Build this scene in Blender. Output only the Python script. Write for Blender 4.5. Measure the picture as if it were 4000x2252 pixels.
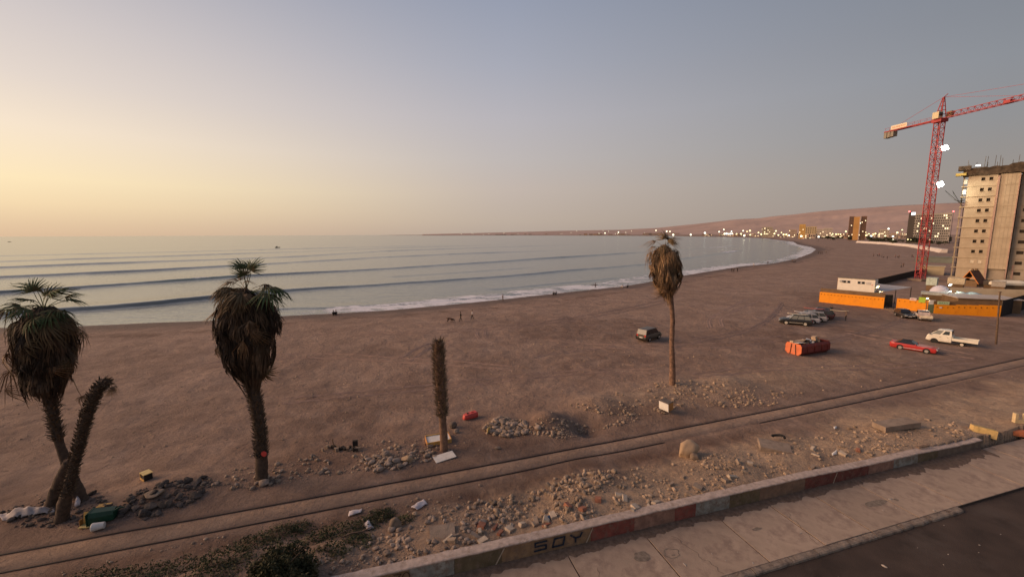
import bpy, bmesh, math, random
import numpy as np
from mathutils import Vector, Matrix, noise as mnoise

for o in list(bpy.data.objects):
    bpy.data.objects.remove(o, do_unlink=True)
SC = bpy.context.scene
COL = SC.collection
RAD = math.radians
random.seed(7)

# ------------------------------------------------------------------ camera
CAMH = 15.4
FPX = 1600.0                       # focal length in pixels of the 4000 px wide photograph
TILT, ROLL = RAD(7.51), RAD(-0.24)
cam_d = bpy.data.cameras.new('camera')
cam_d.sensor_width = 36.0
cam_d.lens = 36.0 * FPX / 4000.0
cam_d.clip_start, cam_d.clip_end = 0.5, 200000.0
cam = bpy.data.objects.new('camera', cam_d)
COL.objects.link(cam)
CM = Matrix.Translation((0, 0, CAMH)) @ Matrix.Rotation(math.pi / 2 - TILT, 4, 'X') @ Matrix.Rotation(ROLL, 4, 'Z')
cam.matrix_world = CM
SC.camera = cam
RM = np.array(CM.to_3x3())

# ------------------------------------------------------------------ sky, sun, exposure
SUN_AZ, SUN_EL = RAD(-86), RAD(17.0)          # azimuth measured from +Y, negative to the left
SUNDIR = Vector((math.sin(SUN_AZ) * math.cos(SUN_EL), math.cos(SUN_AZ) * math.cos(SUN_EL), math.sin(SUN_EL)))

def lin(c):
    return tuple(((v / 255.0) / 12.92 if v / 255.0 <= 0.04045 else ((v / 255.0 + 0.055) / 1.055) ** 2.4) for v in c)

world = bpy.data.worlds.new('World')
SC.world = world
world.use_nodes = True
nt = world.node_tree
for n in list(nt.nodes):
    nt.nodes.remove(n)
def wn(t, **k):
    n = nt.nodes.new(t)
    for a, b in k.items():
        setattr(n, a, b)
    return n
out = wn('ShaderNodeOutputWorld')
bg = wn('ShaderNodeBackground')
tc = wn('ShaderNodeTexCoord')
sep = wn('ShaderNodeSeparateXYZ')
nt.links.new(tc.outputs['Generated'], sep.inputs[0])
comb = wn('ShaderNodeCombineXYZ')
nt.links.new(sep.outputs[0], comb.inputs[0])
nt.links.new(sep.outputs[1], comb.inputs[1])
nrm = wn('ShaderNodeVectorMath', operation='NORMALIZE')
nt.links.new(comb.outputs[0], nrm.inputs[0])
dot = wn('ShaderNodeVectorMath', operation='DOT_PRODUCT')
nt.links.new(nrm.outputs[0], dot.inputs[0])
GLOW_AZ = RAD(-78)                             # centre of the afterglow along the horizon
dot.inputs[1].default_value = (math.sin(GLOW_AZ), math.cos(GLOW_AZ), 0)
elev = wn('ShaderNodeMapRange')
elev.inputs['From Min'].default_value = 0.0
elev.inputs['From Max'].default_value = 0.7
nt.links.new(sep.outputs[2], elev.inputs['Value'])
def ramp(stops):
    r = wn('ShaderNodeValToRGB')
    cr = r.color_ramp
    cr.interpolation = 'B_SPLINE' if False else 'EASE'
    cr.interpolation = 'LINEAR'
    while len(cr.elements) < len(stops):
        cr.elements.new(0.5)
    for e, (deg, c) in zip(cr.elements, stops):
        e.position = min(1.0, math.sin(RAD(deg)) / 0.7)
        e.color = (*lin(c), 1)
    nt.links.new(elev.outputs[0], r.inputs[0])
    return r
rl = ramp([(0, (216, 184, 152)), (1.1, (224, 194, 159)), (3.0, (240, 213, 172)), (5.2, (249, 226, 184)), (9.7, (243, 224, 200)), (14, (225, 211, 200)), (19, (208, 198, 195)), (30, (160, 162, 176)), (45, (115, 125, 151))])
rc = ramp([(0, (178, 162, 150)), (1.7, (186, 170, 156)), (6, (192, 178, 168)), (10, (188, 180, 177)), (15, (181, 177, 182)), (21, (165, 167, 179)), (27.6, (149, 155, 172)), (36, (129, 137, 161)), (45, (108, 118, 144))])
rr = ramp([(0, (145, 133, 128)), (2.5, (150, 139, 133)), (5.5, (150, 142, 136)), (10, (143, 142, 143)), (15, (138, 141, 147)), (19, (131, 135, 143)), (28, (118, 126, 139)), (36, (108, 117, 136)), (45, (96, 106, 130))])
def mapr(a, b, pw=1.0):
    m = wn('ShaderNodeMapRange')
    m.inputs['From Min'].default_value = a
    m.inputs['From Max'].default_value = b
    nt.links.new(dot.outputs['Value'], m.inputs['Value'])
    p = wn('ShaderNodeMath', operation='POWER')
    nt.links.new(m.outputs[0], p.inputs[0])
    p.inputs[1].default_value = pw
    return p
def wmix(f, a, b, fac=None):
    m = wn('ShaderNodeMix', data_type='RGBA')
    if fac is None:
        nt.links.new(f, m.inputs[0])
    else:
        m.inputs[0].default_value = fac
    nt.links.new(a, m.inputs[6])
    nt.links.new(b, m.inputs[7])
    return m.outputs[2]
m1 = wmix(mapr(-0.60, 0.21).outputs[0], rr.outputs[0], rc.outputs[0])
m2 = wmix(mapr(0.21, 0.88, 1.3).outputs[0], m1, rl.outputs[0])
sky = wn('ShaderNodeTexSky', sky_type='NISHITA')
sky.sun_disc = False
sky.sun_elevation = SUN_EL
sky.sun_rotation = SUN_AZ
sky.altitude = 15
sky.air_density, sky.dust_density, sky.ozone_density = 1.0, 1.5, 1.5
skys = wn('ShaderNodeVectorMath', operation='SCALE')
nt.links.new(sky.outputs[0], skys.inputs[0])
skys.inputs['Scale'].default_value = 0.06
m3 = wmix(None, m2, skys.outputs[0], fac=0.04)
nt.links.new(m3, bg.inputs['Color'])
bg.inputs['Strength'].default_value = 1.0
nt.links.new(bg.outputs[0], out.inputs[0])

sun_d = bpy.data.lights.new('sun', 'SUN')
sun_d.energy = 3.9
sun_d.angle = RAD(46)
sun_d.color = (1.0, 0.63, 0.38)
sun = bpy.data.objects.new('sun', sun_d)
COL.objects.link(sun)
sun.rotation_euler = SUNDIR.to_track_quat('Z', 'Y').to_euler()

SC.view_settings.view_transform = 'Standard'
SC.view_settings.look = 'None'
SC.view_settings.exposure = 0.10
SC.view_settings.gamma = 1.0
SC.view_settings.use_curve_mapping = False
SC.cycles.max_bounces = 4
SC.cycles.diffuse_bounces = 2
SC.cycles.glossy_bounces = 2
SC.cycles.caustics_reflective = False
SC.cycles.caustics_refractive = False
SC.cycles.sample_clamp_indirect = 3.0

# ------------------------------------------------------------------ helpers: places
def rays(px, py):
    v = np.stack([np.asarray(px, float) - 2000.0, -(np.asarray(py, float) - 1126.0), np.full(np.shape(px), -FPX)], -1)
    return v @ RM.T
def G(px, py, z=0.0):
    d = rays(px, py)
    t = (z - CAMH) / d[..., 2]
    return Vector((float(d[0] * t), float(d[1] * t), z))
def atY(px, py, Y):
    d = rays(px, py)
    t = Y / d[1]
    return Vector((d[0] * t, d[1] * t, CAMH + d[2] * t))
def on_plane(px, py, P, D):
    d = rays(px, py)
    n = (-D[1], D[0])
    t = (n[0] * P[0] + n[1] * P[1]) / (n[0] * d[0] + n[1] * d[1])
    return Vector((d[0] * t, d[1] * t, CAMH + d[2] * t))

# numpy value noise
_rng = np.random.default_rng(3)
_tab = _rng.random((256, 256))
def vnoise(x, y, s=1.0, seed=0):
    x = np.asarray(x, float) * s + seed * 17.3
    y = np.asarray(y, float) * s + seed * 31.7
    xi, yi = np.floor(x).astype(int), np.floor(y).astype(int)
    fx, fy = x - xi, y - yi
    fx, fy = fx * fx * (3 - 2 * fx), fy * fy * (3 - 2 * fy)
    a, b = _tab[xi & 255, yi & 255], _tab[(xi + 1) & 255, yi & 255]
    c, d = _tab[xi & 255, (yi + 1) & 255], _tab[(xi + 1) & 255, (yi + 1) & 255]
    return (a * (1 - fx) + b * fx) * (1 - fy) + (c * (1 - fx) + d * fx) * fy - 0.5
def fbm(x, y, s=1.0, seed=0, octv=4):
    r, a = 0.0, 1.0
    for i in range(octv):
        r = r + a * vnoise(x, y, s * 2 ** i, seed + i)
        a *= 0.5
    return r
def sstep(a, b, x):
    t = np.clip((np.asarray(x, float) - a) / (b - a), 0, 1)
    return t * t * (3 - 2 * t)

SEA = -1.1
shore_px = [(0, 1280), (290, 1274), (800, 1253), (1106, 1234), (1310, 1223), (1500, 1213), (1733, 1192), (1967, 1169), (2199, 1143), (2432, 1118), (2520, 1104), (2664, 1077), (2771, 1060), (2899, 1040), (3027, 1028), (3112, 1010), (3168, 989), (3189, 974), (3168, 964), (3117, 955), (3100, 944), (3027, 936), (2984, 930), (2899, 927), (2771, 924.3)]
SH = [tuple(G(a, b, SEA)[:2]) for a, b in shore_px]
SH = [(SH[0][0] - 900, SH[0][1] - 260)] + SH + [(1100, 2950), (830, 4400), (100, 7000), (-1700, 11000), (-5200, 15500)]
LANDPOLY = SH + [(-5200, 60000), (60000, 60000), (60000, -4000), (-1500, -4000)]
def shore_dist(x, y):
    x, y = np.asarray(x, float), np.asarray(y, float)
    d2 = np.full(x.shape, 1e18)
    for (ax, ay), (bx, by) in zip(SH[:-1], SH[1:]):
        ux, uy = bx - ax, by - ay
        t = np.clip(((x - ax) * ux + (y - ay) * uy) / (ux * ux + uy * uy), 0, 1)
        d2 = np.minimum(d2, (x - ax - t * ux) ** 2 + (y - ay - t * uy) ** 2)
    ins = np.zeros(x.shape, bool)
    P = LANDPOLY
    for i in range(len(P)):
        ax, ay = P[i]
        bx, by = P[i - 1]
        if ay == by:
            continue
        c = ((ay > y) != (by > y)) & (x < (bx - ax) * (y - ay) / (by - ay) + ax)
        ins ^= c
    return np.where(ins, np.sqrt(d2), -np.sqrt(d2))
def poly_dist(x, y, P):
    """unsigned distance, and signed side of the nearest segment (positive = to the right of its direction), and arc fraction"""
    d2 = np.full(np.shape(x), 1e18)
    sd = np.zeros(np.shape(x))
    fr = np.zeros(np.shape(x))
    n = len(P) - 1
    for i in range(n):
        (ax, ay), (bx, by) = P[i], P[i + 1]
        ux, uy = bx - ax, by - ay
        t = np.clip(((x - ax) * ux + (y - ay) * uy) / (ux * ux + uy * uy), 0, 1)
        dx, dy = x - ax - t * ux, y - ay - t * uy
        q = dx * dx + dy * dy
        m = q < d2
        d2 = np.where(m, q, d2)
        sd = np.where(m, np.sign(dx * uy - dy * ux), sd)
        fr = np.where(m, (i + t) / n, fr)
    return np.sqrt(d2), sd, fr

# wall frame: u runs along the low wall to the right, s points to the sea
W0, W1 = G(1935, 2208), G(3822, 1752)
WD = (W1 - W0).normalized()
WN = Vector((-WD.y, WD.x, 0))
def WU(u, s, z=0.0):
    return Vector((W0.x + WD.x * u + WN.x * s, W0.y + WD.y * u + WN.y * s, z))
def wall_us(x, y):
    return (x - W0.x) * WD.x + (y - W0.y) * WD.y, (x - W0.x) * WN.x + (y - W0.y) * WN.y
def u_of(px, py):
    p = G(px, py)
    return (p.x - W0.x) * WD.x + (p.y - W0.y) * WD.y
# rails: quadratic through measured points
_r = np.array([G(*p)[:2] for p in [(0, 2171), (1000, 1986), (1900, 1820), (2800, 1648), (3399, 1526), (4000, 1400)]])
RAILP = np.polyfit(_r[:, 0], _r[:, 1], 2)
def rail_d(x, y):
    """distance from the far rail, positive seawards"""
    sl = 2 * RAILP[0] * x + RAILP[1]
    return (y - np.polyval(RAILP, x)) / np.sqrt(1 + sl * sl)
def bump_at(x, y, px, py, r, h):
    p = G(px, py)
    return h * np.exp(-((x - p.x) ** 2 + (y - p.y) ** 2) / (2 * r * r))

def ground(x, y, detail=True):
    x, y = np.asarray(x, float), np.asarray(y, float)
    ds = shore_dist(x, y)
    z = np.where(ds > 0, SEA + 1.15 * (1 - np.exp(-np.maximum(ds, 0) / 9.0)), SEA + np.maximum(ds, -60) * 0.05)
    u, s = wall_us(x, y)
    d = rail_d(x, y)
    near = np.exp(-(np.maximum(np.hypot(x, y) - 60, 0) / 60) ** 2)
    land = sstep(4, 25, ds)
    gap = np.maximum(s - (d + 2.0), 0.5)
    q = np.clip(s / gap, -1, 3)
    zr = 0.62 * (1 - sstep(0.15, 0.95, q))
    rub = sstep(0.0, 0.12, q) * (1 - sstep(0.8, 1.0, q))
    zr = zr + rub * (0.40 * fbm(x, y, 0.30, 3, 2) + 0.07 * fbm(x, y, 2.2, 5, 2))
    zr = zr * (s > -0.4)
    z = z + np.where((d < -1.5) & (s > -0.5) & (ds > 30), zr, 0)
    z = np.where(s < 0.27, np.minimum(z, -0.32), z)
    sea_side = sstep(0.7, 3.5, d)
    z = z + land * sea_side * (0.30 * fbm(x, y, 0.06, 11) + near * (0.14 * fbm(x, y, 0.32, 12) + 0.06 * fbm(x, y, 1.3, 15, 2)))
    # spoil heaps and the pit beside the track
    z = z + bump_at(x, y, 2140, 1655, 1.1, 0.95) + bump_at(x, y, 2330, 1590, 1.5, 0.7) - bump_at(x, y, 2290, 1668, 0.85, 0.95)
    z = z + bump_at(x, y, 1960, 1650, 0.9, 0.35) + bump_at(x, y, 2640, 1500, 1.6, 0.35) + bump_at(x, y, 2850, 1505, 1.5, 0.6)
    z = z + bump_at(x, y, 600, 1940, 1.5, 0.35) + bump_at(x, y, 720, 1900, 1.2, 0.25) + bump_at(x, y, 1500, 1800, 1.0, 0.22)
    z = z + bump_at(x, y, 2330, 1900, 1.7, 0.45) + bump_at(x, y, 3480, 1690, 1.4, 0.35) + bump_at(x, y, 2750, 1830, 1.5, 0.2)
    z = z + np.where(ds > 160, np.minimum((ds - 160) * 0.0035, 9.0), 0) * (y > 250)
    return z
def gz(x, y):
    return float(ground(np.array([x]), np.array([y]))[0])
def T_np(px, py):
    d = rays(px, py)
    z = np.zeros(len(px))
    for _ in range(9):
        t = (z - CAMH) / d[:, 2]
        x, y = d[:, 0] * t, d[:, 1] * t
        z = 0.5 * z + 0.5 * ground(x, y) if _ < 7 else ground(x, y)
    return np.stack([x, y, z], -1)
def T(px, py):
    return Vector(T_np(np.array([px]), np.array([py]))[0].tolist())

# ------------------------------------------------------------------ helpers: materials
MATS = {}
def mat(name, col, rough=0.85, var=0.22, scale=3.0, bump=0.0, bscale=None, metal=0.0, spec=0.3, dirt=None, damt=0.5, dscale=1.5, emit=None, estr=0.0, alpha=None, trans=0.0, per_obj=0.0):
    if name in MATS:
        return MATS[name]
    m = bpy.data.materials.new(name)
    m.use_nodes = True
    t = m.node_tree
    b = t.nodes['Principled BSDF']
    b.inputs['Roughness'].default_value = rough
    b.inputs['Metallic'].default_value = metal
    b.inputs['Specular IOR Level'].default_value = spec
    tcn = t.nodes.new('ShaderNodeTexCoord')
    nz = t.nodes.new('ShaderNodeTexNoise')
    nz.inputs['Scale'].default_value = scale
    nz.inputs['Detail'].default_value = 6
    t.links.new(tcn.outputs['Object'], nz.inputs['Vector'])
    rp = t.nodes.new('ShaderNodeValToRGB')
    rp.color_ramp.elements[0].position = 0.3
    rp.color_ramp.elements[1].position = 0.7
    rp.color_ramp.elements[0].color = (*[c * (1 - var) for c in col], 1)
    rp.color_ramp.elements[1].color = (*[min(1, c * (1 + var)) for c in col], 1)
    t.links.new(nz.outputs['Fac'], rp.inputs[0])
    last = rp.outputs[0]
    if dirt:
        n2 = t.nodes.new('ShaderNodeTexNoise')
        n2.inputs['Scale'].default_value = dscale
        n2.inputs['Detail'].default_value = 8
        n2.inputs['Roughness'].default_value = 0.7
        t.links.new(tcn.outputs['Object'], n2.inputs['Vector'])
        r2 = t.nodes.new('ShaderNodeValToRGB')
        r2.color_ramp.elements[0].position = 0.62 - 0.3 * damt
        r2.color_ramp.elements[1].position = 0.78 - 0.3 * damt
        t.links.new(n2.outputs['Fac'], r2.inputs[0])
        mx = t.nodes.new('ShaderNodeMix')
        mx.data_type = 'RGBA'
        t.links.new(r2.outputs[0], mx.inputs[0])
        t.links.new(last, mx.inputs[6])
        mx.inputs[7].default_value = (*dirt, 1)
        last = mx.outputs[2]
    if per_obj:
        oi = t.nodes.new('ShaderNodeObjectInfo')
        mr = t.nodes.new('ShaderNodeMapRange')
        mr.inputs['To Min'].default_value = 1 - per_obj
        mr.inputs['To Max'].default_value = 1 + per_obj
        t.links.new(oi.outputs['Random'], mr.inputs['Value'])
        hs = t.nodes.new('ShaderNodeVectorMath')
        hs.operation = 'SCALE'
        t.links.new(last, hs.inputs[0])
        t.links.new(mr.outputs[0], hs.inputs['Scale'])
        last = hs.outputs[0]
    t.links.new(last, b.inputs['Base Color'])
    if bump:
        bz = t.nodes.new('ShaderNodeTexNoise')
        bz.inputs['Scale'].default_value = bscale or scale * 4
        bz.inputs['Detail'].default_value = 5
        t.links.new(tcn.outputs['Object'], bz.inputs['Vector'])
        bp = t.nodes.new('ShaderNodeBump')
        bp.inputs['Strength'].default_value = min(1, bump)
        bp.inputs['Distance'].default_value = 0.05
        t.links.new(bz.outputs['Fac'], bp.inputs['Height'])
        t.links.new(bp.outputs[0], b.inputs['Normal'])
    if emit:
        b.inputs['Emission Color'].default_value = (*emit, 1)
        b.inputs['Emission Strength'].default_value = estr
    if trans:
        b.inputs['Transmission Weight'].default_value = trans
    MATS[name] = m
    return m

# ------------------------------------------------------------------ helpers: meshes and objects
class MB:
    def __init__(s):
        s.v, s.f, s.m = [], [], []
    def quad(s, a, b, c, d, mi=0):
        i = len(s.v)
        s.v += [tuple(a), tuple(b), tuple(c), tuple(d)]
        s.f.append((i, i + 1, i + 2, i + 3)); s.m.append(mi)
    def poly(s, pts, mi=0):
        i = len(s.v)
        s.v += [tuple(p) for p in pts]
        s.f.append(tuple(range(i, i + len(pts)))); s.m.append(mi)
    def box(s, c, sz, rot=0.0, mi=0, M=None):
        i = len(s.v)
        hx, hy, hz = sz[0] / 2, sz[1] / 2, sz[2] / 2
        cr, sr = math.cos(rot), math.sin(rot)
        for dz in (-hz, hz):
            for dx, dy in ((-hx, -hy), (hx, -hy), (hx, hy), (-hx, hy)):
                p = Vector((c[0] + dx * cr - dy * sr, c[1] + dx * sr + dy * cr, c[2] + dz))
                if M is not None:
                    p = M @ p
                s.v.append(tuple(p))
        for f in ((3, 2, 1, 0), (4, 5, 6, 7), (0, 1, 5, 4), (1, 2, 6, 5), (2, 3, 7, 6), (3, 0, 4, 7)):
            s.f.append(tuple(i + k for k in f)); s.m.append(mi)
        return s
    def bar(s, a, b, w, h=None, mi=0):
        a, b = Vector(a), Vector(b)
        h = h or w
        d = (b - a)
        if d.length < 1e-6:
            return s
        d.normalize()
        up = Vector((0, 0, 1)) if abs(d.z) < 0.95 else Vector((1, 0, 0))
        x = d.cross(up).normalized() * (w / 2)
        y = x.cross(d).normalized() * (h / 2)
        i = len(s.v)
        for p in (a, b):
            for q in (-x - y, x - y, x + y, -x + y):
                s.v.append(tuple(p + q))
        for f in ((3, 2, 1, 0), (4, 5, 6, 7), (0, 1, 5, 4), (1, 2, 6, 5), (2, 3, 7, 6), (3, 0, 4, 7)):
            s.f.append(tuple(i + k for k in f)); s.m.append(mi)
        return s
    def tube(s, pts, rad, n=8, mi=0, cap=True, jit=0.0):
        pts = [Vector(p) for p in pts]
        i0 = len(s.v)
        for k, p in enumerate(pts):
            d = (pts[min(k + 1, len(pts) - 1)] - pts[max(k - 1, 0)]).normalized()
            up = Vector((0, 0, 1)) if abs(d.z) < 0.9 else Vector((0, 1, 0))
            x = d.cross(up).normalized()
            y = x.cross(d).normalized()
            for j in range(n):
                a = 2 * math.pi * j / n
                r = rad[k] * (1 + random.uniform(-jit, jit))
                s.v.append(tuple(p + (x * math.cos(a) + y * math.sin(a)) * r))
        for k in range(len(pts) - 1):
            for j in range(n):
                a, b = i0 + k * n + j, i0 + k * n + (j + 1) % n
                s.f.append((a, b, b + n, a + n)); s.m.append(mi)
        if cap:
            s.f.append(tuple(i0 + j for j in range(n))[::-1]); s.m.append(mi)
            s.f.append(tuple(i0 + (len(pts) - 1) * n + j for j in range(n))); s.m.append(mi)
        return s
    def cyl(s, a, b, r, n=12, mi=0, r2=None):
        return s.tube([a, b], [r, r if r2 is None else r2], n, mi)
    def loft(s, loops, mi=0, caps=True):
        i0 = len(s.v)
        n = len(loops[0])
        for L in loops:
            s.v += [tuple(p) for p in L]
        for k in range(len(loops) - 1):
            for j in range(n):
                a, b = i0 + k * n + j, i0 + k * n + (j + 1) % n
                s.f.append((a, b, b + n, a + n)); s.m.append(mi)
        if caps:
            s.f.append(tuple(i0 + j for j in range(n))[::-1]); s.m.append(mi)
            s.f.append(tuple(i0 + (len(loops) - 1) * n + j for j in range(n))); s.m.append(mi)
        return s
    def sphere(s, c, r, seg=10, ring=7, mi=0, sz=1.0):
        loops = []
        for k in range(1, ring):
            th = math.pi * k / ring
            loops.append([(c[0] + r * math.sin(th) * math.cos(2 * math.pi * j / seg), c[1] + r * math.sin(th) * math.sin(2 * math.pi * j / seg), c[2] + r * sz * math.cos(th)) for j in range(seg)])
        return s.loft(loops, mi)
    def mesh(s, name, mats, smooth=False):
        me = bpy.data.meshes.new(name)
        me.from_pydata(s.v, [], s.f)
        for m in (mats if isinstance(mats, (list, tuple)) else [mats]):
            me.materials.append(m)
        if isinstance(mats, (list, tuple)) and len(mats) > 1:
            me.polygons.foreach_set('material_index', s.m)
        if smooth:
            me.polygons.foreach_set('use_smooth', [True] * len(me.polygons))
        me.update()
        return me
    def build(s, name, mats, parent=None, smooth=False, fixn=True):
        me = s.mesh(name, mats, smooth)
        if fixn and len(me.polygons) < 4000:
            bm = bmesh.new(); bm.from_mesh(me)
            bmesh.ops.recalc_face_normals(bm, faces=bm.faces)
            bm.to_mesh(me); bm.free()
        return link(name, me, parent)

def link(name, data, parent=None):
    o = bpy.data.objects.new(name, data)
    COL.objects.link(o)
    if parent:
        o.parent = parent
    return o
def tag(o, label=None, cat=None, group=None, kind=None):
    if label: o['label'] = label
    if cat: o['category'] = cat
    if group: o['group'] = group
    if kind: o['kind'] = kind
    return o
def thing(name, label, cat, loc=(0, 0, 0), rz=0.0, group=None):
    o = link(name, None)
    o.empty_display_size = 0.3
    o.location = loc
    o.rotation_euler = (0, 0, rz)
    return tag(o, label, cat, group)
def copy_tree(o, parent=None):
    c = o.copy()
    COL.objects.link(c)
    c.parent = parent
    for ch in list(o.children):
        copy_tree(ch, c)
    return c
def np_mesh(name, verts, faces, m, smooth=True, attr=None):
    me = bpy.data.meshes.new(name)
    verts = np.asarray(verts, np.float32)
    faces = np.asarray(faces, np.int32)
    me.vertices.add(len(verts))
    me.vertices.foreach_set('co', verts.ravel())
    k = faces.shape[1]
    me.loops.add(faces.size)
    me.loops.foreach_set('vertex_index', faces.ravel())
    me.polygons.add(len(faces))
    me.polygons.foreach_set('loop_start', np.arange(0, faces.size, k, dtype=np.int32))
    me.polygons.foreach_set('loop_total', np.full(len(faces), k, np.int32))
    me.polygons.foreach_set('use_smooth', np.full(len(faces), smooth))
    me.materials.append(m)
    me.update(calc_edges=True)
    if attr is not None:
        at = me.attributes.new('zone', 'FLOAT_COLOR', 'POINT')
        at.data.foreach_set('color', np.asarray(attr, np.float32).ravel())
    return me

# ================================================================== SETTING: ground, sea, hills
def nmix(t, f, a, b):
    m = t.nodes.new('ShaderNodeMix'); m.data_type = 'RGBA'
    for sock, val in ((0, f), (6, a), (7, b)):
        if isinstance(val, (int, float)):
            m.inputs[sock].default_value = val
        elif isinstance(val, tuple):
            m.inputs[sock].default_value = (*val, 1)
        else:
            t.links.new(val, m.inputs[sock])
    return m.outputs[2]
def nnoise(t, vec, scale, detail=5, rough=0.55, lo=0.35, hi=0.65):
    n = t.nodes.new('ShaderNodeTexNoise')
    n.inputs['Scale'].default_value = scale
    n.inputs['Detail'].default_value = detail
    n.inputs['Roughness'].default_value = rough
    t.links.new(vec, n.inputs['Vector'])
    m = t.nodes.new('ShaderNodeMapRange')
    m.inputs['From Min'].default_value = lo
    m.inputs['From Max'].default_value = hi
    t.links.new(n.outputs['Fac'], m.inputs['Value'])
    return m.outputs[0], n.outputs['Fac']
def nmath(t, op, a, b):
    m = t.nodes.new('ShaderNodeMath'); m.operation = op
    for i, v in enumerate((a, b)):
        if isinstance(v, (int, float)):
            m.inputs[i].default_value = v
        else:
            t.links.new(v, m.inputs[i])
    return m.outputs[0]

def sand_material(name='sand'):
    m = bpy.data.materials.new(name); m.use_nodes = True
    t = m.node_tree
    b = t.nodes['Principled BSDF']
    tcn = t.nodes.new('ShaderNodeTexCoord'); V = tcn.outputs['Object']
    at = t.nodes.new('ShaderNodeAttribute'); at.attribute_name = 'zone'
    sp = t.nodes.new('ShaderNodeSeparateColor'); t.links.new(at.outputs['Color'], sp.inputs[0])
    big, _ = nnoise(t, V, 0.05, 5)
    mid, midf = nnoise(t, V, 0.55, 6, 0.6)
    fin, finf = nnoise(t, V, 2.6, 8, 0.75, 0.38, 0.62)
    c = nmix(t, big, (0.425, 0.298, 0.226), (0.345, 0.236, 0.172))
    c = nmix(t, nmath(t, 'MULTIPLY', mid, 0.45), c, (0.215, 0.140, 0.106))
    mot, motf = nnoise(t, V, 0.22, 6, 0.65, 0.42, 0.60)
    c = nmix(t, nmath(t, 'MULTIPLY', mot, 0.5), c, (0.19, 0.122, 0.090))
    rubc = nmix(t, mid, (0.53, 0.375, 0.25), (0.43, 0.30, 0.20))
    c = nmix(t, sp.outputs[1], c, rubc)
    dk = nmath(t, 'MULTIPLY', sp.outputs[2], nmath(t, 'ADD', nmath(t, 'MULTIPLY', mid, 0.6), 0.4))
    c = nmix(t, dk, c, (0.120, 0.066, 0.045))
    c = nmix(t, nmath(t, 'MULTIPLY', fin, 0.5), c, (0.19, 0.125, 0.09))
    c = nmix(t, nmath(t, 'MULTIPLY', sp.outputs[0], 0.9), c, (0.115, 0.078, 0.060))
    t.links.new(c, b.inputs['Base Color'])
    rg = t.nodes.new('ShaderNodeMapRange')
    rg.inputs['To Min'].default_value = 0.95
    rg.inputs['To Max'].default_value = 0.75
    t.links.new(sp.outputs[0], rg.inputs['Value'])
    t.links.new(rg.outputs[0], b.inputs['Roughness'])
    b.inputs['Specular IOR Level'].default_value = 0.25
    hgt = nmath(t, 'ADD', nmath(t, 'MULTIPLY', midf, 1.2), nmath(t, 'MULTIPLY', finf, 0.9))
    bp = t.nodes.new('ShaderNodeBump')
    bp.inputs['Strength'].default_value = 1.0
    bp.inputs['Distance'].default_value = 0.28
    t.links.new(hgt, bp.inputs['Height'])
    t.links.new(bp.outputs[0], b.inputs['Normal'])
    return m
SAND = sand_material()

def zones(x, y):
    ds = shore_dist(x, y)
    u, s = wall_us(x, y)
    d = rail_d(x, y)
    R = (1 - sstep(1.5, 9.0, ds + 3.5 * fbm(x, y, 0.15, 41)))
    R = R + 0.55 * (1 - sstep(6, 15, ds + 7 * fbm(x, y, 0.3, 43)))
    q = np.clip(s / np.maximum(s - (d + 2.0), 0.5), 0, 2)
    Gc = (s > -0.5) * (1 - sstep(0.55, 0.98, q + 0.5 * fbm(x, y, 0.3, 44))) * sstep(-14, 4, u)
    Gc = np.maximum(Gc, 0.75 * np.exp(-((d - 5.5) / 3.0) ** 2) * sstep(2, 12, x) * (1 - sstep(38, 60, x)))
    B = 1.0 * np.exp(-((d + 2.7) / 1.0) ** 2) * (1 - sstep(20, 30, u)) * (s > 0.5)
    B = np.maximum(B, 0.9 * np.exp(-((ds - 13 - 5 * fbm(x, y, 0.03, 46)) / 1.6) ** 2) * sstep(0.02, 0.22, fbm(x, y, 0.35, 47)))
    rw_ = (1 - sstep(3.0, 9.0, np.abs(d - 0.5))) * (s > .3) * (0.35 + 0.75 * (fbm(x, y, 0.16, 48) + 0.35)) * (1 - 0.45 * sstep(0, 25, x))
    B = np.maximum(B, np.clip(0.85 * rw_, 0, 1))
    B = np.maximum(B, 0.6 * sstep(0.10, 0.42, fbm(x, y, 0.055, 49)) * sstep(20, 40, ds) * (np.hypot(x, y) < 160))
    for px, py, r, k in ((3050, 1310, 5.5, .8), (3250, 1290, 6, .6), (2450, 1400, 4, .5), (2280, 1440, 3, .5), (2620, 1380, 5, .35), (1900, 1430, 4, .4), (1500, 1560, 3, .4), (1250, 1640, 2.6, .5), (900, 1600, 3, .35), (3500, 1500, 5, .35), (1650, 1590, 2.5, .35), (2700, 1330, 4, .4), (300, 1700, 3, .35), (650, 1960, 1.7, .7), (3400, 1240, 6, .5), (3750, 1300, 7, .4)):
        B = np.maximum(B, bump_at(x, y, px, py, r, k) * (0.55 + 0.9 * (fbm(x, y, 0.3, 50) + 0.5)))
    one = np.ones_like(x)
    return np.clip(np.stack([R, Gc, B, one], -1), 0, 1)

def polar(angles, rings):
    a, r = np.meshgrid(np.asarray(angles), np.asarray(rings))
    return r * np.sin(a), r * np.cos(a), a.shape
def grid_faces(nr, na, keep=None):
    i, j = np.meshgrid(np.arange(nr - 1), np.arange(na - 1), indexing='ij')
    k = i * na + j
    f = np.stack([k, k + na, k + na + 1, k + 1], -1).reshape(-1, 4)[:, ::-1]
    if keep is not None:
        kk = keep.ravel()
        f = f[kk[f].any(1)]
    return f
def compact(v, f, attr=None):
    used = np.unique(f)
    mp = np.full(len(v), -1)
    mp[used] = np.arange(len(used))
    return v[used], mp[f], (attr[used] if attr is not None else None)

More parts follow.
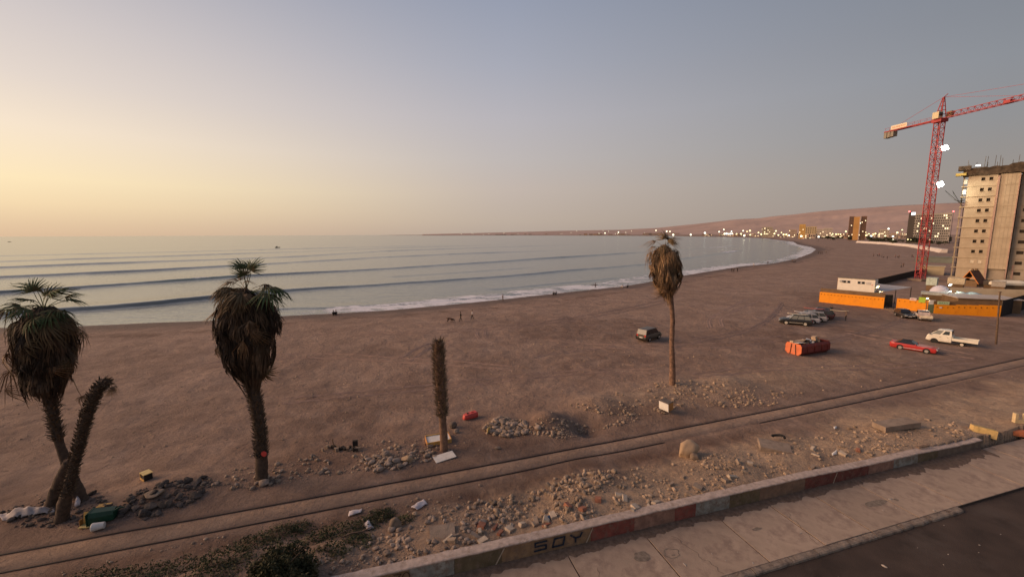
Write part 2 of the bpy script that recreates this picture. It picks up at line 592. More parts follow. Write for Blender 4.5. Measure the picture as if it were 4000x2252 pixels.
ang = np.concatenate([np.radians([-180, -150, -120, -95, -80, -70, -64]), np.radians(np.arange(-59, 59.01, 0.135)), np.radians([64, 70, 80, 95, 120, 150, 180])])
rg = [3.0, 9.0, 13.5]
while rg[-1] < 27000:
    r = rg[-1]
    rg.append(r + 0.05 + 0.0045 * r + 0.00003 * r * r if r < 1500 else r * 1.08)
gx, gy, shp = polar(ang, rg)
gds = shore_dist(gx, gy)
v = np.stack([gx, gy, ground(gx, gy)], -1).reshape(-1, 3)
f = grid_faces(*shp, keep=(gds > -45))
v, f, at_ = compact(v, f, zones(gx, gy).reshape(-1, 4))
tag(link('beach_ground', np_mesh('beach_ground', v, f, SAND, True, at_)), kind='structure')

# ---- sea with swell
def sea_material():
    m = bpy.data.materials.new('sea_water'); m.use_nodes = True
    t = m.node_tree
    b = t.nodes['Principled BSDF']
    tcn = t.nodes.new('ShaderNodeTexCoord')
    mp = t.nodes.new('ShaderNodeMapping')
    mp.inputs['Rotation'].default_value = (0, 0, RAD(-28))
    mp.inputs['Scale'].default_value = (0.35, 1.0, 1.0)
    t.links.new(tcn.outputs['Object'], mp.inputs['Vector'])
    V = mp.outputs[0]
    at = t.nodes.new('ShaderNodeAttribute'); at.attribute_name = 'zone'
    sp = t.nodes.new('ShaderNodeSeparateColor'); t.links.new(at.outputs['Color'], sp.inputs[0])
    _, n1 = nnoise(t, V, 0.30, 4)
    _, n2 = nnoise(t, V, 1.3, 4)
    fo, _ = nnoise(t, V, 0.55, 7, 0.72, 0.40, 0.60)
    fo2, _ = nnoise(t, V, 0.16, 5, 0.6, 0.35, 0.65)
    fm = nmath(t, 'MULTIPLY', sp.outputs[0], nmath(t, 'ADD', nmath(t, 'MULTIPLY', fo, 0.85), nmath(t, 'MULTIPLY', fo2, 0.35)))
    mr = t.nodes.new('ShaderNodeMapRange')
    mr.inputs['From Min'].default_value = 0.22
    mr.inputs['From Max'].default_value = 0.50
    t.links.new(fm, mr.inputs['Value'])
    foam = mr.outputs[0]
    c = nmix(t, sp.outputs[1], (0.076, 0.080, 0.062), (0.08, 0.105, 0.048))
    c = nmix(t, foam, c, (0.72, 0.70, 0.70))
    t.links.new(c, b.inputs['Base Color'])
    rr_ = t.nodes.new('ShaderNodeMapRange')
    rr_.inputs['To Min'].default_value = 0.16
    rr_.inputs['To Max'].default_value = 0.9
    t.links.new(foam, rr_.inputs['Value'])
    t.links.new(rr_.outputs[0], b.inputs['Roughness'])
    b.inputs['IOR'].default_value = 1.62
    h = nmath(t, 'ADD', nmath(t, 'MULTIPLY', n1, 0.9), nmath(t, 'MULTIPLY', n2, 0.42))
    bp = t.nodes.new('ShaderNodeBump')
    bp.inputs['Strength'].default_value = 0.42
    bp.inputs['Distance'].default_value = 0.5
    t.links.new(h, bp.inputs['Height'])
    t.links.new(bp.outputs[0], b.inputs['Normal'])
    return m
WAVES = [  # crest pixels, height, front width, back width
    ([(-300, 1245), (0, 1226), (331, 1203), (620, 1180), (869, 1154), (1141, 1131), (1500, 1106), (1966, 1077), (2245, 1051), (2515, 1030), (2665, 1008), (2790, 991), (2893, 976)], 0.80, 2.0, 11),
    ([(-300, 1158), (0, 1140), (290, 1121), (620, 1098), (927, 1076), (1077, 1068), (1500, 1047), (1966, 1018), (2292, 997), (2506, 983), (2900, 957)], 0.95, 2.3, 13),
    ([(-300, 1096), (0, 1081), (582, 1055), (1000, 1031), (1500, 1002), (1800, 989), (2300, 972)], 0.85, 2.8, 15),
    ([(-300, 1058), (0, 1043), (582, 1021), (1165, 1000), (1500, 979), (1900, 965), (2400, 950)], 0.80, 3.4, 18),
    ([(-300, 1032), (0, 1019), (582, 1001), (1165, 981), (1500, 968), (2100, 951)], 0.80, 4.2, 22),
    ([(-300, 1009), (0, 998), (700, 982), (1300, 967), (1900, 952)], 0.65, 5, 26),
    ([(-300, 986), (0, 977), (900, 961), (1500, 950)], 0.6, 7, 34),
    ([(-300, 968), (0, 961), (900, 950), (1500, 941)], 0.6, 10, 45),
    ([(1000, 1206), (1160, 1199), (1330, 1196), (1500, 1190), (1750, 1172), (2000, 1147), (2200, 1126), (2450, 1101)], 0.28, 1.2, 5),
    ([(1900, 1130), (2100, 1114), (2300, 1095), (2450, 1079)], 0.2, 1.3, 6),
    ([(1500, 1082), (1800, 1062), (2100, 1042)], 0.2, 1.5, 8),
]
WPOLY = [[tuple(G(a, b, SEA + 0.5 * h)[:2]) for a, b in P] for P, h, _, _ in WAVES]
sang = np.radians(np.concatenate([[-85, -75, -66], np.arange(-60, 46, 0.15)]))
srg = [60.0]
while srg[-1] < 150000:
    r = srg[-1]
    srg.append(r + (0.62 if r < 165 else 0.62 + (r - 165) * 0.009 if r < 700 else r * 0.05))
sx, sy, shp = polar(sang, srg)
sds = shore_dist(sx, sy)
sz = np.zeros_like(sx)
foam = np.zeros_like(sx)
green = np.zeros_like(sx)
rdist = np.hypot(sx, sy)
spx = 2000 + 1600 * sx / np.maximum(sy, 1)        # rough column of the photograph, used only to vary the surf along the shore
for k, ((P, h, fw, bw), W) in enumerate(zip(WAVES, WPOLY)):
    h, fw = h * 1.12, fw * 0.85
    wx = sx + 2.2 * fbm(sx, sy, 0.045, 70 + k)
    wy = sy + 2.2 * fbm(sx, sy, 0.045, 80 + k)
    d, sd, fr = poly_dist(wx, wy, W)
    hh = h * (0.8 + 0.5 * fbm(sx, sy, 0.02, 90 + k)) * sstep(0, 0.07, fr) * (1 - sstep(0.86, 1.0, fr) * (0.3 if k == 0 else 1.0))
    if k in (0, 1, 2, 3, 4):
        hh = hh * (1 - 0.28 * sstep(0.35, 0.8, fr))
    prof = np.where(sd > 0, np.exp(-(d / fw) ** 2), np.exp(-(d / bw) ** 2))
    sz += hh * prof * sstep(0.5, 10, -sds)
    if k == 0:
        foam = np.maximum(foam, 1.1 * np.exp(-((fr - 0.965) / 0.03) ** 2) * np.exp(-(d / 2.5) ** 2))
    if k == 1:
        foam = np.maximum(foam, 0.75 * np.exp(-((fr - 0.345) / 0.016) ** 2) * np.exp(-((d - 0.3) / 1.3) ** 2))
        green = np.maximum(green, 0.9 * np.exp(-((fr - 0.35) / 0.07) ** 2) * np.exp(-(d / 3) ** 2))
        foam = np.maximum(foam, 0.9 * np.exp(-((fr - 0.97) / 0.02) ** 2) * np.exp(-(d / 3.5) ** 2))
sz += 0.05 * fbm(sx, sy, 0.12, 5) * (rdist < 500)
off = -sds
wdt = 3.0 + 9.0 * sstep(1000, 1900, spx) - 3 * sstep(2300, 3000, spx)
wob = 2.5 * fbm(sx, sy, 0.10, 31) + 1.2 * fbm(sx, sy, 0.4, 33)
band = sstep(-2.5, 0.3, off) * (1 - sstep(0.55, 1.0, (off + wob) / wdt))
foam = np.maximum(foam, band * (0.25 + 0.85 * sstep(950, 1500, spx)) * (0.75 + 0.9 * fbm(sx, sy, 0.06, 37)))
foam = np.maximum(foam, 0.85 * np.exp(-((off - wdt * 0.85 + wob) / 0.9) ** 2) * sstep(1000, 1300, spx))
foam = np.maximum(foam, (rdist > 420) * 0.8 * np.exp(-((off - 6 - 2 * wob) / 6) ** 2))
at_ = np.clip(np.stack([foam, green, 0 * foam, 1 + 0 * foam], -1), 0, 1).reshape(-1, 4)
v = np.stack([sx, sy, SEA + sz], -1).reshape(-1, 3)
f = grid_faces(*shp, keep=(sds < 6))
v, f, at_ = compact(v, f, at_)
tag(link('sea', np_mesh('sea', v, f, sea_material(), True, at_)), kind='structure')

# ---- desert hills behind the bay
ridge = [(1650, 915, 17000), (1919, 908.5, 15000), (2199, 901.5, 13000), (2432, 897, 11500), (2571, 890, 10500), (2728, 874, 9500), (2873, 857, 8800), (2971, 852, 8300), (3040, 844, 8000), (3206, 825, 7400), (3390, 811, 6900), (3539, 803, 6500), (3685, 795, 6200), (4000, 784, 5800), (4600, 760, 5600), (6500, 740, 5600)]
rp = np.array(ridge, float)
hp = np.concatenate([np.arange(1650, 4200, 8.0), np.arange(4200, 6500, 60.0)])
hy = np.interp(hp, rp[:, 0], rp[:, 1])
hD = np.interp(hp, rp[:, 0], rp[:, 2])
hdir = rays(hp, hy)
hdir /= np.hypot(hdir[:, 0], hdir[:, 1])[:, None]
hH = CAMH + hdir[:, 2] * hD
rows = 34
hv = []
for i in range(rows):
    tt = i / (rows - 4)
    rr_ = hD * (0.52 + 0.48 * min(tt, 1.12))
    X, Y = hdir[:, 0] * rr_, hdir[:, 1] * rr_
    prof = min(tt, 1.0) ** 1.35 if tt <= 1 else 1 - (tt - 1) * 1.5
    gul = fbm(X, Y, 1 / 700.0, 61, 5) + 0.6 * np.abs(fbm(X, Y, 1 / 350.0, 66, 4))
    jag = fbm(X, Y, 1 / 500.0, 72, 3) * 0.03
    Z = hH * (prof + jag * (tt > 0.9)) + gul * hH * 0.13 * (math.sin(math.pi * min(tt, 1)) ** 0.7 if 0 < tt < 1 else 0)
    hv.append(np.stack([X, Y, np.maximum(Z, -2) + 2], -1))
hv = np.array(hv)
HILL = mat('desert_hill', (0.40, 0.285, 0.235), 0.95, 0.12, 0.0015)
tag(link('desert_hills', np_mesh('desert_hills', hv.reshape(-1, 3), grid_faces(rows, len(hp))[:, ::-1], HILL)), kind='structure')
# ================================================================== SETTING: railway
RAILM = mat('rail_steel', (0.022, 0.013, 0.010), 0.7, 0.3, 2)
BEDM = mat('track_dirt', (0.28, 0.192, 0.148), 0.95, 0.22, 0.8, 0.7, 6, dirt=(0.20, 0.128, 0.094), damt=0.35, dscale=0.6)
rx = np.concatenate([np.arange(-40, 75, 0.5), np.arange(75, 240, 4.0)])
ry = np.polyval(RAILP, rx)
sl = 2 * RAILP[0] * rx + RAILP[1]
nn = np.stack([-sl, np.ones_like(sl)], -1) / np.sqrt(1 + sl * sl)[:, None]
def offs(k):
    return rx + nn[:, 0] * k, ry + nn[:, 1] * k
prof = [(-2.5, -0.06), (-1.9, 0.004), (-1.56, 0.012), (-1.53, -0.02), (-1.31, -0.02), (-1.28, 0.014), (-0.7, 0.02), (-0.14, 0.014), (-0.11, -0.02), (0.09, -0.02), (0.12, 0.012), (0.5, 0.004), (1.1, -0.06)]
bv = []
for k, dz in prof:
    X, Y = offs(k)
    bv.append(np.stack([X, Y, ground(X, Y) + dz + 0.02 * fbm(X, Y, 1.1, 25)], -1))
bv = np.array(bv)
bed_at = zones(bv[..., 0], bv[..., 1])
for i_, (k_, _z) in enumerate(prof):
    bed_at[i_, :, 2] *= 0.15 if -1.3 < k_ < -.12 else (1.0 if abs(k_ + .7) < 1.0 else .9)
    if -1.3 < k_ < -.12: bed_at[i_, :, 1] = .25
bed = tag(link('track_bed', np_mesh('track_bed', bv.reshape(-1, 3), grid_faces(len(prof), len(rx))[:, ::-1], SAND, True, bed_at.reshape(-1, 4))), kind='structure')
for k0, name in ((0.0, 'far'), (-1.435, 'near')):
    sv = []
    for k, dz in ((-0.05, -0.1), (-0.047, 0.028), (-0.04, 0.036), (0.04, 0.036), (0.047, 0.028), (0.05, -0.1)):
        X, Y = offs(k0 + k)
        Xc, Yc = offs(k0)
        dip = np.where((name == 'near') & (rx > 10.5) & (rx < 20), -0.05, 0.0) + np.where((name == 'near') & (rx > 42), -0.03, 0)
        sv.append(np.stack([X, Y, ground(Xc, Yc) + dz + dip], -1))
    sv = np.array(sv)
    r_ = link('rail', np_mesh('rail', sv.reshape(-1, 3), grid_faces(6, len(rx))[:, ::-1], RAILM), bed)
    r_['label'] = 'dark rusty rail on the %s side of the track' % ('seaward' if name == 'far' else 'wall')

# ================================================================== SETTING: road, pavement, kerb
ASPH = mat('asphalt', (0.062, 0.042, 0.031), 0.9, 0.35, 0.5, 0.5, 30, dirt=(0.085, 0.062, 0.048), damt=0.3, dscale=0.35)
mb = MB()
mb.quad(WU(-60, -40, -0.14), WU(110, -40, -0.14), WU(110, -3.55, -0.14), WU(-60, -3.55, -0.14))
tag(mb.build('road', ASPH), kind='structure')
CONC = mat('pavement_concrete', (0.405, 0.295, 0.210), 0.9, 0.13, 0.9, 0.25, 25, dirt=(0.29, 0.205, 0.15), damt=0.5, dscale=1.1, per_obj=0.07)
JOINT = mat('joint_dirt', (0.07, 0.05, 0.038), 0.95)
mb = MB()
mb.box((0, 0, 0), (170, 3.56, 0.2))
pav = tag(mb.build('pavement', JOINT), kind='structure')
pav.location = WU(25, -1.81, -0.128)
pav.rotation_euler = (0, 0, math.atan2(WD.y, WD.x))
ju = sorted([u_of(2229, 2187) - 8.2, u_of(2229, 2187) - 4.1, u_of(2229, 2187), u_of(2540, 2114), u_of(2835, 2046), u_of(3035, 1993), u_of(3202, 1949), u_of(3370, 1902), u_of(3546, 1868), u_of(3764, 1803), u_of(3764, 1803) + 4.2, u_of(3764, 1803) + 8.4])
ju = [ju[0] - 4.1 * k for k in range(3, 0, -1)] + ju + [ju[-1] + 4.2 * k for k in range(1, 5)]
rs = random.Random(4)
for a, b in zip(ju[:-1], ju[1:]):
    m = MB()
    L = b - a - 0.05
    z = -0.028 + rs.uniform(-0.006, 0.006)
    lo = [[(x, y, z2) for (x, y, z2) in ((-L / 2, sy_, -0.06), (L / 2, sy_, -0.06), (L / 2 - i_, sy_, z2_), (-L / 2 + i_, sy_, z2_))] for sy_, i_, z2_ in ((-1.76, 0.012, 0.038), (-1.745, 0.012, 0.05), (1.745, 0.012, 0.05), (1.76, 0.012, 0.038))]
    m.loft(lo)
    o = m.build('paving_slab', CONC, pav)
    o.location = ((a + b) / 2 - 25, rs.uniform(-0.015, 0.015), 0.128 + z - 0.02)
    o.rotation_euler = (rs.uniform(-.002, .002), 0, rs.uniform(-.002, .002))
# crumbling kerb
KERB = mat('kerb_concrete', (0.26, 0.20, 0.15), 0.95, 0.25, 3, 0.6, 14, dirt=(0.14, 0.10, 0.075), damt=0.5, dscale=2.5)
kend = u_of(3790, 2000)
u0 = -22.0
rk = random.Random(12)
kerb = tag(link('kerb', None), kind='structure')
while u0 < kend - 0.5:
    L = min(rk.uniform(1.6, 2.4), kend - u0)
    m = MB()
    loops = []
    n = 9
    for i in range(n):
        uu = u0 + 0.02 + (L - 0.04) * i / (n - 1)
        e = 0.05 * mnoise.noise((uu * 1.7, 3, 0))
        tz = -0.005 + 0.025 * mnoise.noise((uu * 2.3, 7, 0))
        loops.append([WU(uu, -3.60, -0.2), WU(uu, -3.60, tz), WU(uu, -3.83 + e, tz - 0.012), WU(uu, -3.90 + e * 1.3, tz - 0.05), WU(uu, -3.93 + e, -0.2)])
    m.loft(loops)
    m.build('kerb_stone', KERB, kerb)
    u0 += L
# sand drift along the foot of the wall
drift = []
du = np.arange(-16, 36, 0.11)
ed = 0.62 + 0.30 * fbm(du, du * 0, 0.5, 8) + 0.34 * fbm(du, du * 0 + 9, 3.2, 9, 3)
ed = np.maximum(ed, 0.25) * (1 + 0.6 * sstep(22, 30, du))
for k in range(9):
    tq = k / 8
    hgt = 0.07 * (1 - tq) ** 1.5 + 0.012 - 0.016 * tq ** 4 * 2
    drift.append(np.array([WU(a, -0.01 - e * tq, h_ + 0.012 * n_) for a, e, n_, h_ in zip(du, ed, fbm(du, du * 0 + k, 4, 3), np.full(len(du), hgt))]))
drift = np.array(drift)
DRIFT = mat('damp_sand', (0.165, 0.112, 0.080), 0.95, 0.3, 5, 0.8, 30)
tag(link('damp_sand_drift', np_mesh('damp_sand_drift', drift.reshape(-1, 3), grid_faces(9, len(du)), DRIFT)), kind='structure')
STAIN = mat('dark_stain', (0.22, 0.17, 0.125), 0.85, 0.3, 6)
def stain(px, py, rx_, ry_, seed, ring=False):
    c = G(px, py)
    u, s = (c.x - W0.x) * WD.x + (c.y - W0.y) * WD.y, (c.x - W0.x) * WN.x + (c.y - W0.y) * WN.y
    m = MB()
    n = 30
    R1 = [(1 + 0.35 * mnoise.noise((math.cos(a) * 1.5, math.sin(a) * 1.5, seed))) for a in [2 * math.pi * i / n for i in range(n)]]
    P1 = [WU(u + rx_ * R1[i] * math.cos(2 * math.pi * i / n), s + ry_ * R1[i] * math.sin(2 * math.pi * i / n), 0.012) for i in range(n)]
    if ring:
        P2 = [WU(u + rx_ * .85 * R1[i] * math.cos(2 * math.pi * i / n), s + ry_ * .82 * R1[i] * math.sin(2 * math.pi * i / n), 0.012) for i in range(n)]
        for i in range(n):
            m.quad(P1[i], P1[(i + 1) % n], P2[(i + 1) % n], P2[i])
    else:
        m.poly(P1)
    o = m.build('ground_stain', STAIN)
    return o
for a in ((2508, 2172, 0.42, 0.30, 1), (2625, 2160, 0.42, 0.30, 2, True), (2630, 2166, 0.10, 0.05, 3), (2955, 2065, 0.28, 0.1, 4), (3420, 1965, 0.9, 0.2, 5), (3500, 1950, 0.15, 0.1, 6)):
    tag(stain(*a), kind='structure')

# ================================================================== low painted wall
def paint(name, c, dirt, amt=0.45):
    c = tuple(0.9 * x + 0.10 * y for x, y in zip(c, (0.21, 0.15, 0.11)))
    return mat(name, c, 0.9, 0.3, 2.2, 0.5, 18, dirt=tuple(0.6 * x + 0.4 * y for x, y in zip(dirt, (0.24, 0.17, 0.125))), damt=amt + .02, dscale=3.2)
DRT = (0.17, 0.115, 0.075)
PAINTS = {
    'grey': paint('faded_grey_green_paint', (0.27, 0.27, 0.235), (0.15, 0.12, 0.09), 0.55),
    'olive': paint('faded_olive_paint', (0.125, 0.095, 0.05), DRT, 0.4),
    'ochre': paint('faded_ochre_paint', (0.27, 0.165, 0.085), (0.16, 0.095, 0.055), 0.5),
    'red': paint('faded_red_paint', (0.23, 0.058, 0.042), (0.16, 0.075, 0.055), 0.4),
    'pink': paint('faded_salmon_paint', (0.30, 0.165, 0.115), (0.20, 0.085, 0.06), 0.5),
    'maroon': paint('faded_maroon_paint', (0.15, 0.038, 0.028), (0.12, 0.06, 0.045), 0.4),
    'brown': paint('faded_brown_paint', (0.22, 0.135, 0.085), (0.13, 0.08, 0.055), 0.5),
    'bare': paint('bare_dirty_concrete', (0.16, 0.12, 0.09), (0.10, 0.07, 0.055), 0.5),
}
COPE = mat('wall_coping', (0.47, 0.365, 0.30), 0.9, 0.2, 4, 0.6, 20, dirt=(0.32, 0.235, 0.18), damt=0.4, dscale=3)
segs = [(1030, 'ochre'), (1330, 'ochre'), (1600, 'grey'), (1775, 'olive'), (1960, 'ochre'), (2308, 'red'), (2478, 'pink'), (2636, 'red'), (2718, 'grey'), (2850, 'olive'), (2968, 'brown'), (3144, 'maroon'), (3394, 'pink'), (3492, 'grey'), (3586, 'olive'), (3664, 'bare'), (3835, None)]
def wall_front_u(px):
    c = on_plane(px, 2000, W0, WD)   # column px on the wall plane at mid height
    pts = [on_plane(px, yy, W0, WD) for yy in (1700, 2250)]
    best = min(np.linspace(1650, 2320, 120), key=lambda yy: abs(on_plane(px, yy, W0, WD).z - 0.45))
    p = on_plane(px, best, W0, WD)
    return (p.x - W0.x) * WD.x + (p.y - W0.y) * WD.y
us = [wall_front_u(s_[0]) for s_ in segs]
us[0] = -14.0
us[1] = -9.5
def wall_h(u):
    return 0.92 - 0.16 * float(sstep(18, 26, u)) - 0.12 * float(sstep(29, 34, u)) + 0.02 * mnoise.noise((u * 0.6, 0, 0))
wall = thing('painted_wall', 'low crumbling wall with patches of faded paint and graffiti along the pavement', 'wall', WU(0, 0, 0), math.atan2(WD.y, WD.x))
TH = 0.46
for (px, col), a, b in zip(segs[:-1], us[:-1], us[1:]):
    m = MB()
    n = max(6, int((b - a) / 0.22))
    loops = []
    for i in range(n + 1):
        u = a + (b - a) * i / n
        g = 0.008 if 0 < i < n else 0.0
        h = wall_h(u) - 0.07
        def J(k, amp=0.02):
            return amp * mnoise.noise((u * 3.1, k * 5.0, 1.5))
        ii = 0.006 if i == 0 else (-0.006 if i == n else 0)
        uu = u + ii
        loops.append([(uu, 0.0 + J(1, .01), -0.1), (uu, 0.0 + J(2), h * .35), (uu, 0.0 + J(3), h * .7), (uu, 0.012 + J(4), h), (uu, TH, h), (uu, TH, -0.1)])
    m.loft(loops)
    m.build('painted_panel', PAINTS[col], wall)
    m = MB()
    loops = []
    for i in range(n + 1):
        u = a + (b - a) * i / n
        h = wall_h(u) - 0.072
        chip = max(0, mnoise.noise((u * 1.9, 11, 0)) - 0.2) * 0.12
        j1, j2 = 0.022 * mnoise.noise((u * 4, 21, 0)), 0.05 * mnoise.noise((u * 2.5, 31, 0))
        loops.append([(u, -0.025 + j1 + chip, h), (u, -0.03 + j1 + chip, h + .055), (u, 0.01 + j1 + chip * 1.5, h + .075 + 0.012 * mnoise.noise((u * 5, 1, 0))), (u, TH * .5, h + .085), (u, TH + .03 + j2, h + .07), (u, TH + 0.04 + j2, h - .1)])
    m.loft(loops)
    m.build('coping', COPE, wall)
STRIPE = mat('pale_paint_line', (0.42, 0.33, 0.24), 0.9, 0.3, 6)
INK = mat('dark_blue_spray', (0.02, 0.028, 0.045), 0.8, 0.4, 6, dirt=(.15, .10, .07), damt=.25, dscale=7)
INKB = mat('brown_spray', (0.055, 0.028, 0.018), 0.6, 0.2)
def stroke(m, pts, w):
    # a ribbon on the front face in wall coordinates (u, z)
    P = [Vector((p[0], p[1])) for p in pts]
    for i in range(len(P) - 1):
        d = (P[i + 1] - P[i]).normalized()
        nrm_ = Vector((-d.y, d.x)) * (w / 2)
        a, b = P[i] - d * w * .25, P[i + 1] + d * w * .25
        q = [a - nrm_, b - nrm_, b + nrm_, a + nrm_]
        m.quad(*[(p.x, -0.026, p.y) for p in q])
for px, lean in ((1965, .38), (2310, .30), (3265, .22)):
    u = wall_front_u(px)
    m = MB(); stroke(m, [(u - lean, 0.04), (u + .05, wall_h(u) - .12)], 0.06)
    m.build('painted_line', STRIPE, wall)
def letters(name, u0_, z0, w, h, gap, glyphs, sw, mt):
    g = link(name, None, wall)
    for i, gl in enumerate(glyphs):
        m = MB()
        for pl in gl:
            stroke(m, [(u0_ + i * (w + gap) + x * w, z0 + y * h) for x, y in pl], sw)
        m.build('letter', mt, g)
    return g
cS = [[(.95, .95), (.1, .95), (.1, .55), (.9, .5), (.9, .08), (.05, .05)]]
cO = [[(.05, .05), (.2, .95), (.95, .95), (.85, .05), (.05, .05)]]
cY = [[(.05, .95), (.45, .5), (.45, .02)], [(.95, .98), (.8, .55), (.45, .5)]]
ul = wall_front_u(2085)
ur = wall_front_u(2275)
wl = (ur - ul) / 3.7
g_ = letters('graffiti', ul, 0.26, wl, 0.46, wl * .35, [cS, cO, cY], 0.10, INK)
g_['label'] = 'dark blue sprayed letters SOY'
arc = [(.5 + .5 * math.cos(a), .5 + .5 * math.sin(a)) for a in [2 * math.pi * i / 12 for i in range(13)]]
arch = [(.5 + .5 * math.cos(a), .3 + .6 * math.sin(a)) for a in [math.pi * i / 8 for i in range(9)]]
ul = wall_front_u(1505); ur = wall_front_u(1602)
wl = (ur - ul) / 3.4
g_ = letters('graffiti', ul, 0.30, wl, 0.45, wl * .18, [[arch], [[(0, 1), (1, .95), (.35, .4), (.95, .0)]], [arc]], 0.035, INKB)
g_['label'] = 'thin brown sprayed scrawl'

# ================================================================== PALMS
def fade_mat(name, c1, c2, rough=0.8):
    return mat(name, c1, rough, 0.4, 2.5, dirt=c2, damt=0.5, dscale=1.2)
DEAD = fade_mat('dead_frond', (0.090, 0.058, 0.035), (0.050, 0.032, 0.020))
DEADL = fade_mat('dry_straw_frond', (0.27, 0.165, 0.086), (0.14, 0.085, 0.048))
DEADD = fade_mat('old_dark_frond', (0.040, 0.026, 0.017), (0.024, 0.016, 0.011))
DEADM = fade_mat('pale_dry_frond', (0.15, 0.098, 0.058), (0.085, 0.055, 0.033))
STRAW = fade_mat('bright_straw_frond', (0.33, 0.205, 0.105), (0.19, 0.115, 0.06))
GREEN = fade_mat('green_frond', (0.060, 0.090, 0.030), (0.105, 0.080, 0.034))
BROWNF = fade_mat('browned_frond', (0.13, 0.085, 0.04), (0.085, 0.06, 0.03))
BARK = mat('palm_bark', (0.085, 0.058, 0.041), 0.95, 0.35, 5, 0.8, 25)
BARKL = mat('pale_palm_bark', (0.23, 0.135, 0.088), 0.95, 0.3, 4, 0.8, 20, dirt=(0.13, 0.08, 0.055), damt=0.5, dscale=2.5)
BOOT = mat('leaf_base', (0.125, 0.086, 0.053), 0.95, 0.45, 6)

def frond_mesh(name, m, P=1.0, L=0.75, n=22, droop=0.35, spread=118, seed=0, wid=0.045):
    r = random.Random(seed)
    b = MB()
    # petiole
    pts = [Vector((P * t, 0, 0.10 * P * math.sin(t * 2.2))) for t in (0, .33, .66, 1)]
    b.tube(pts, [0.028, 0.022, 0.018, 0.014], 5)
    tip = pts[-1]
    for k in range(n):
        a = RAD(-spread + 2 * spread * k / (n - 1)) + r.uniform(-.05, .05)
        ll = L * (0.72 + 0.28 * math.cos(a * 0.6)) * r.uniform(0.88, 1.1)
        d = Vector((math.cos(a), math.sin(a), 0))
        w_ = Vector((-d.y, d.x, 0))
        fold = 0.15 * abs(math.sin(a)) * ll
        prev = None
        for q, wf in ((0.0, .4), (.35, 1.0), (.68, .75), (.88, .4), (1.0, .06)):
            c = tip + d * (ll * q) + Vector((0, 0, fold * q - droop * ll * q * q * (1 + .5 * r.random()) - (0.25 * ll * max(0, q - .6))))
            ww = w_ * (wid * ll * wf) + Vector((0, 0, wid * .5 * ll * wf * (1 if k % 2 else -1)))
            cur = (c - ww, c + ww)
            if prev:
                b.quad(prev[0], prev[1], cur[1], cur[0])
            prev = cur
    return b.mesh(name, m)
F_GREEN = [frond_mesh('frond', GREEN, 1.05, 0.85, 20, .4, 100, 1, .042), frond_mesh('frond', GREEN, 1.1, 0.9, 22, .6, 105, 2, .042), frond_mesh('frond', GREEN, 1.2, 0.8, 20, .45, 85, 3, .042)]
F_BROWN = [frond_mesh('frond', BROWNF, 1.0, 0.95, 22, .8, 120, 4), frond_mesh('frond', BROWNF, .9, 1.0, 20, 1.1, 110, 5)]
F_DRY = [frond_mesh('frond', DEADL, 1.0, 0.9, 16, .9, 110, 6, .035), frond_mesh('frond', DEADL, 1.2, 0.9, 12, 1.3, 90, 7, .03)]

def place_frond(parent, me, loc, d, scale=1.0, roll=0.0, name='frond'):
    o = link(name, me, parent)
    d = Vector(d).normalized()
    up = Vector((0, 0, 1)) if abs(d.z) < 0.93 else Vector((0, -1, 0))
    y = up.cross(d).normalized()
    z = d.cross(y)
    M = Matrix((d, y, z)).transposed().to_4x4()
    o.matrix_local = Matrix.Translation(loc) @ M @ Matrix.Rotation(roll, 4, 'X') @ Matrix.Scale(scale, 4)
    return o

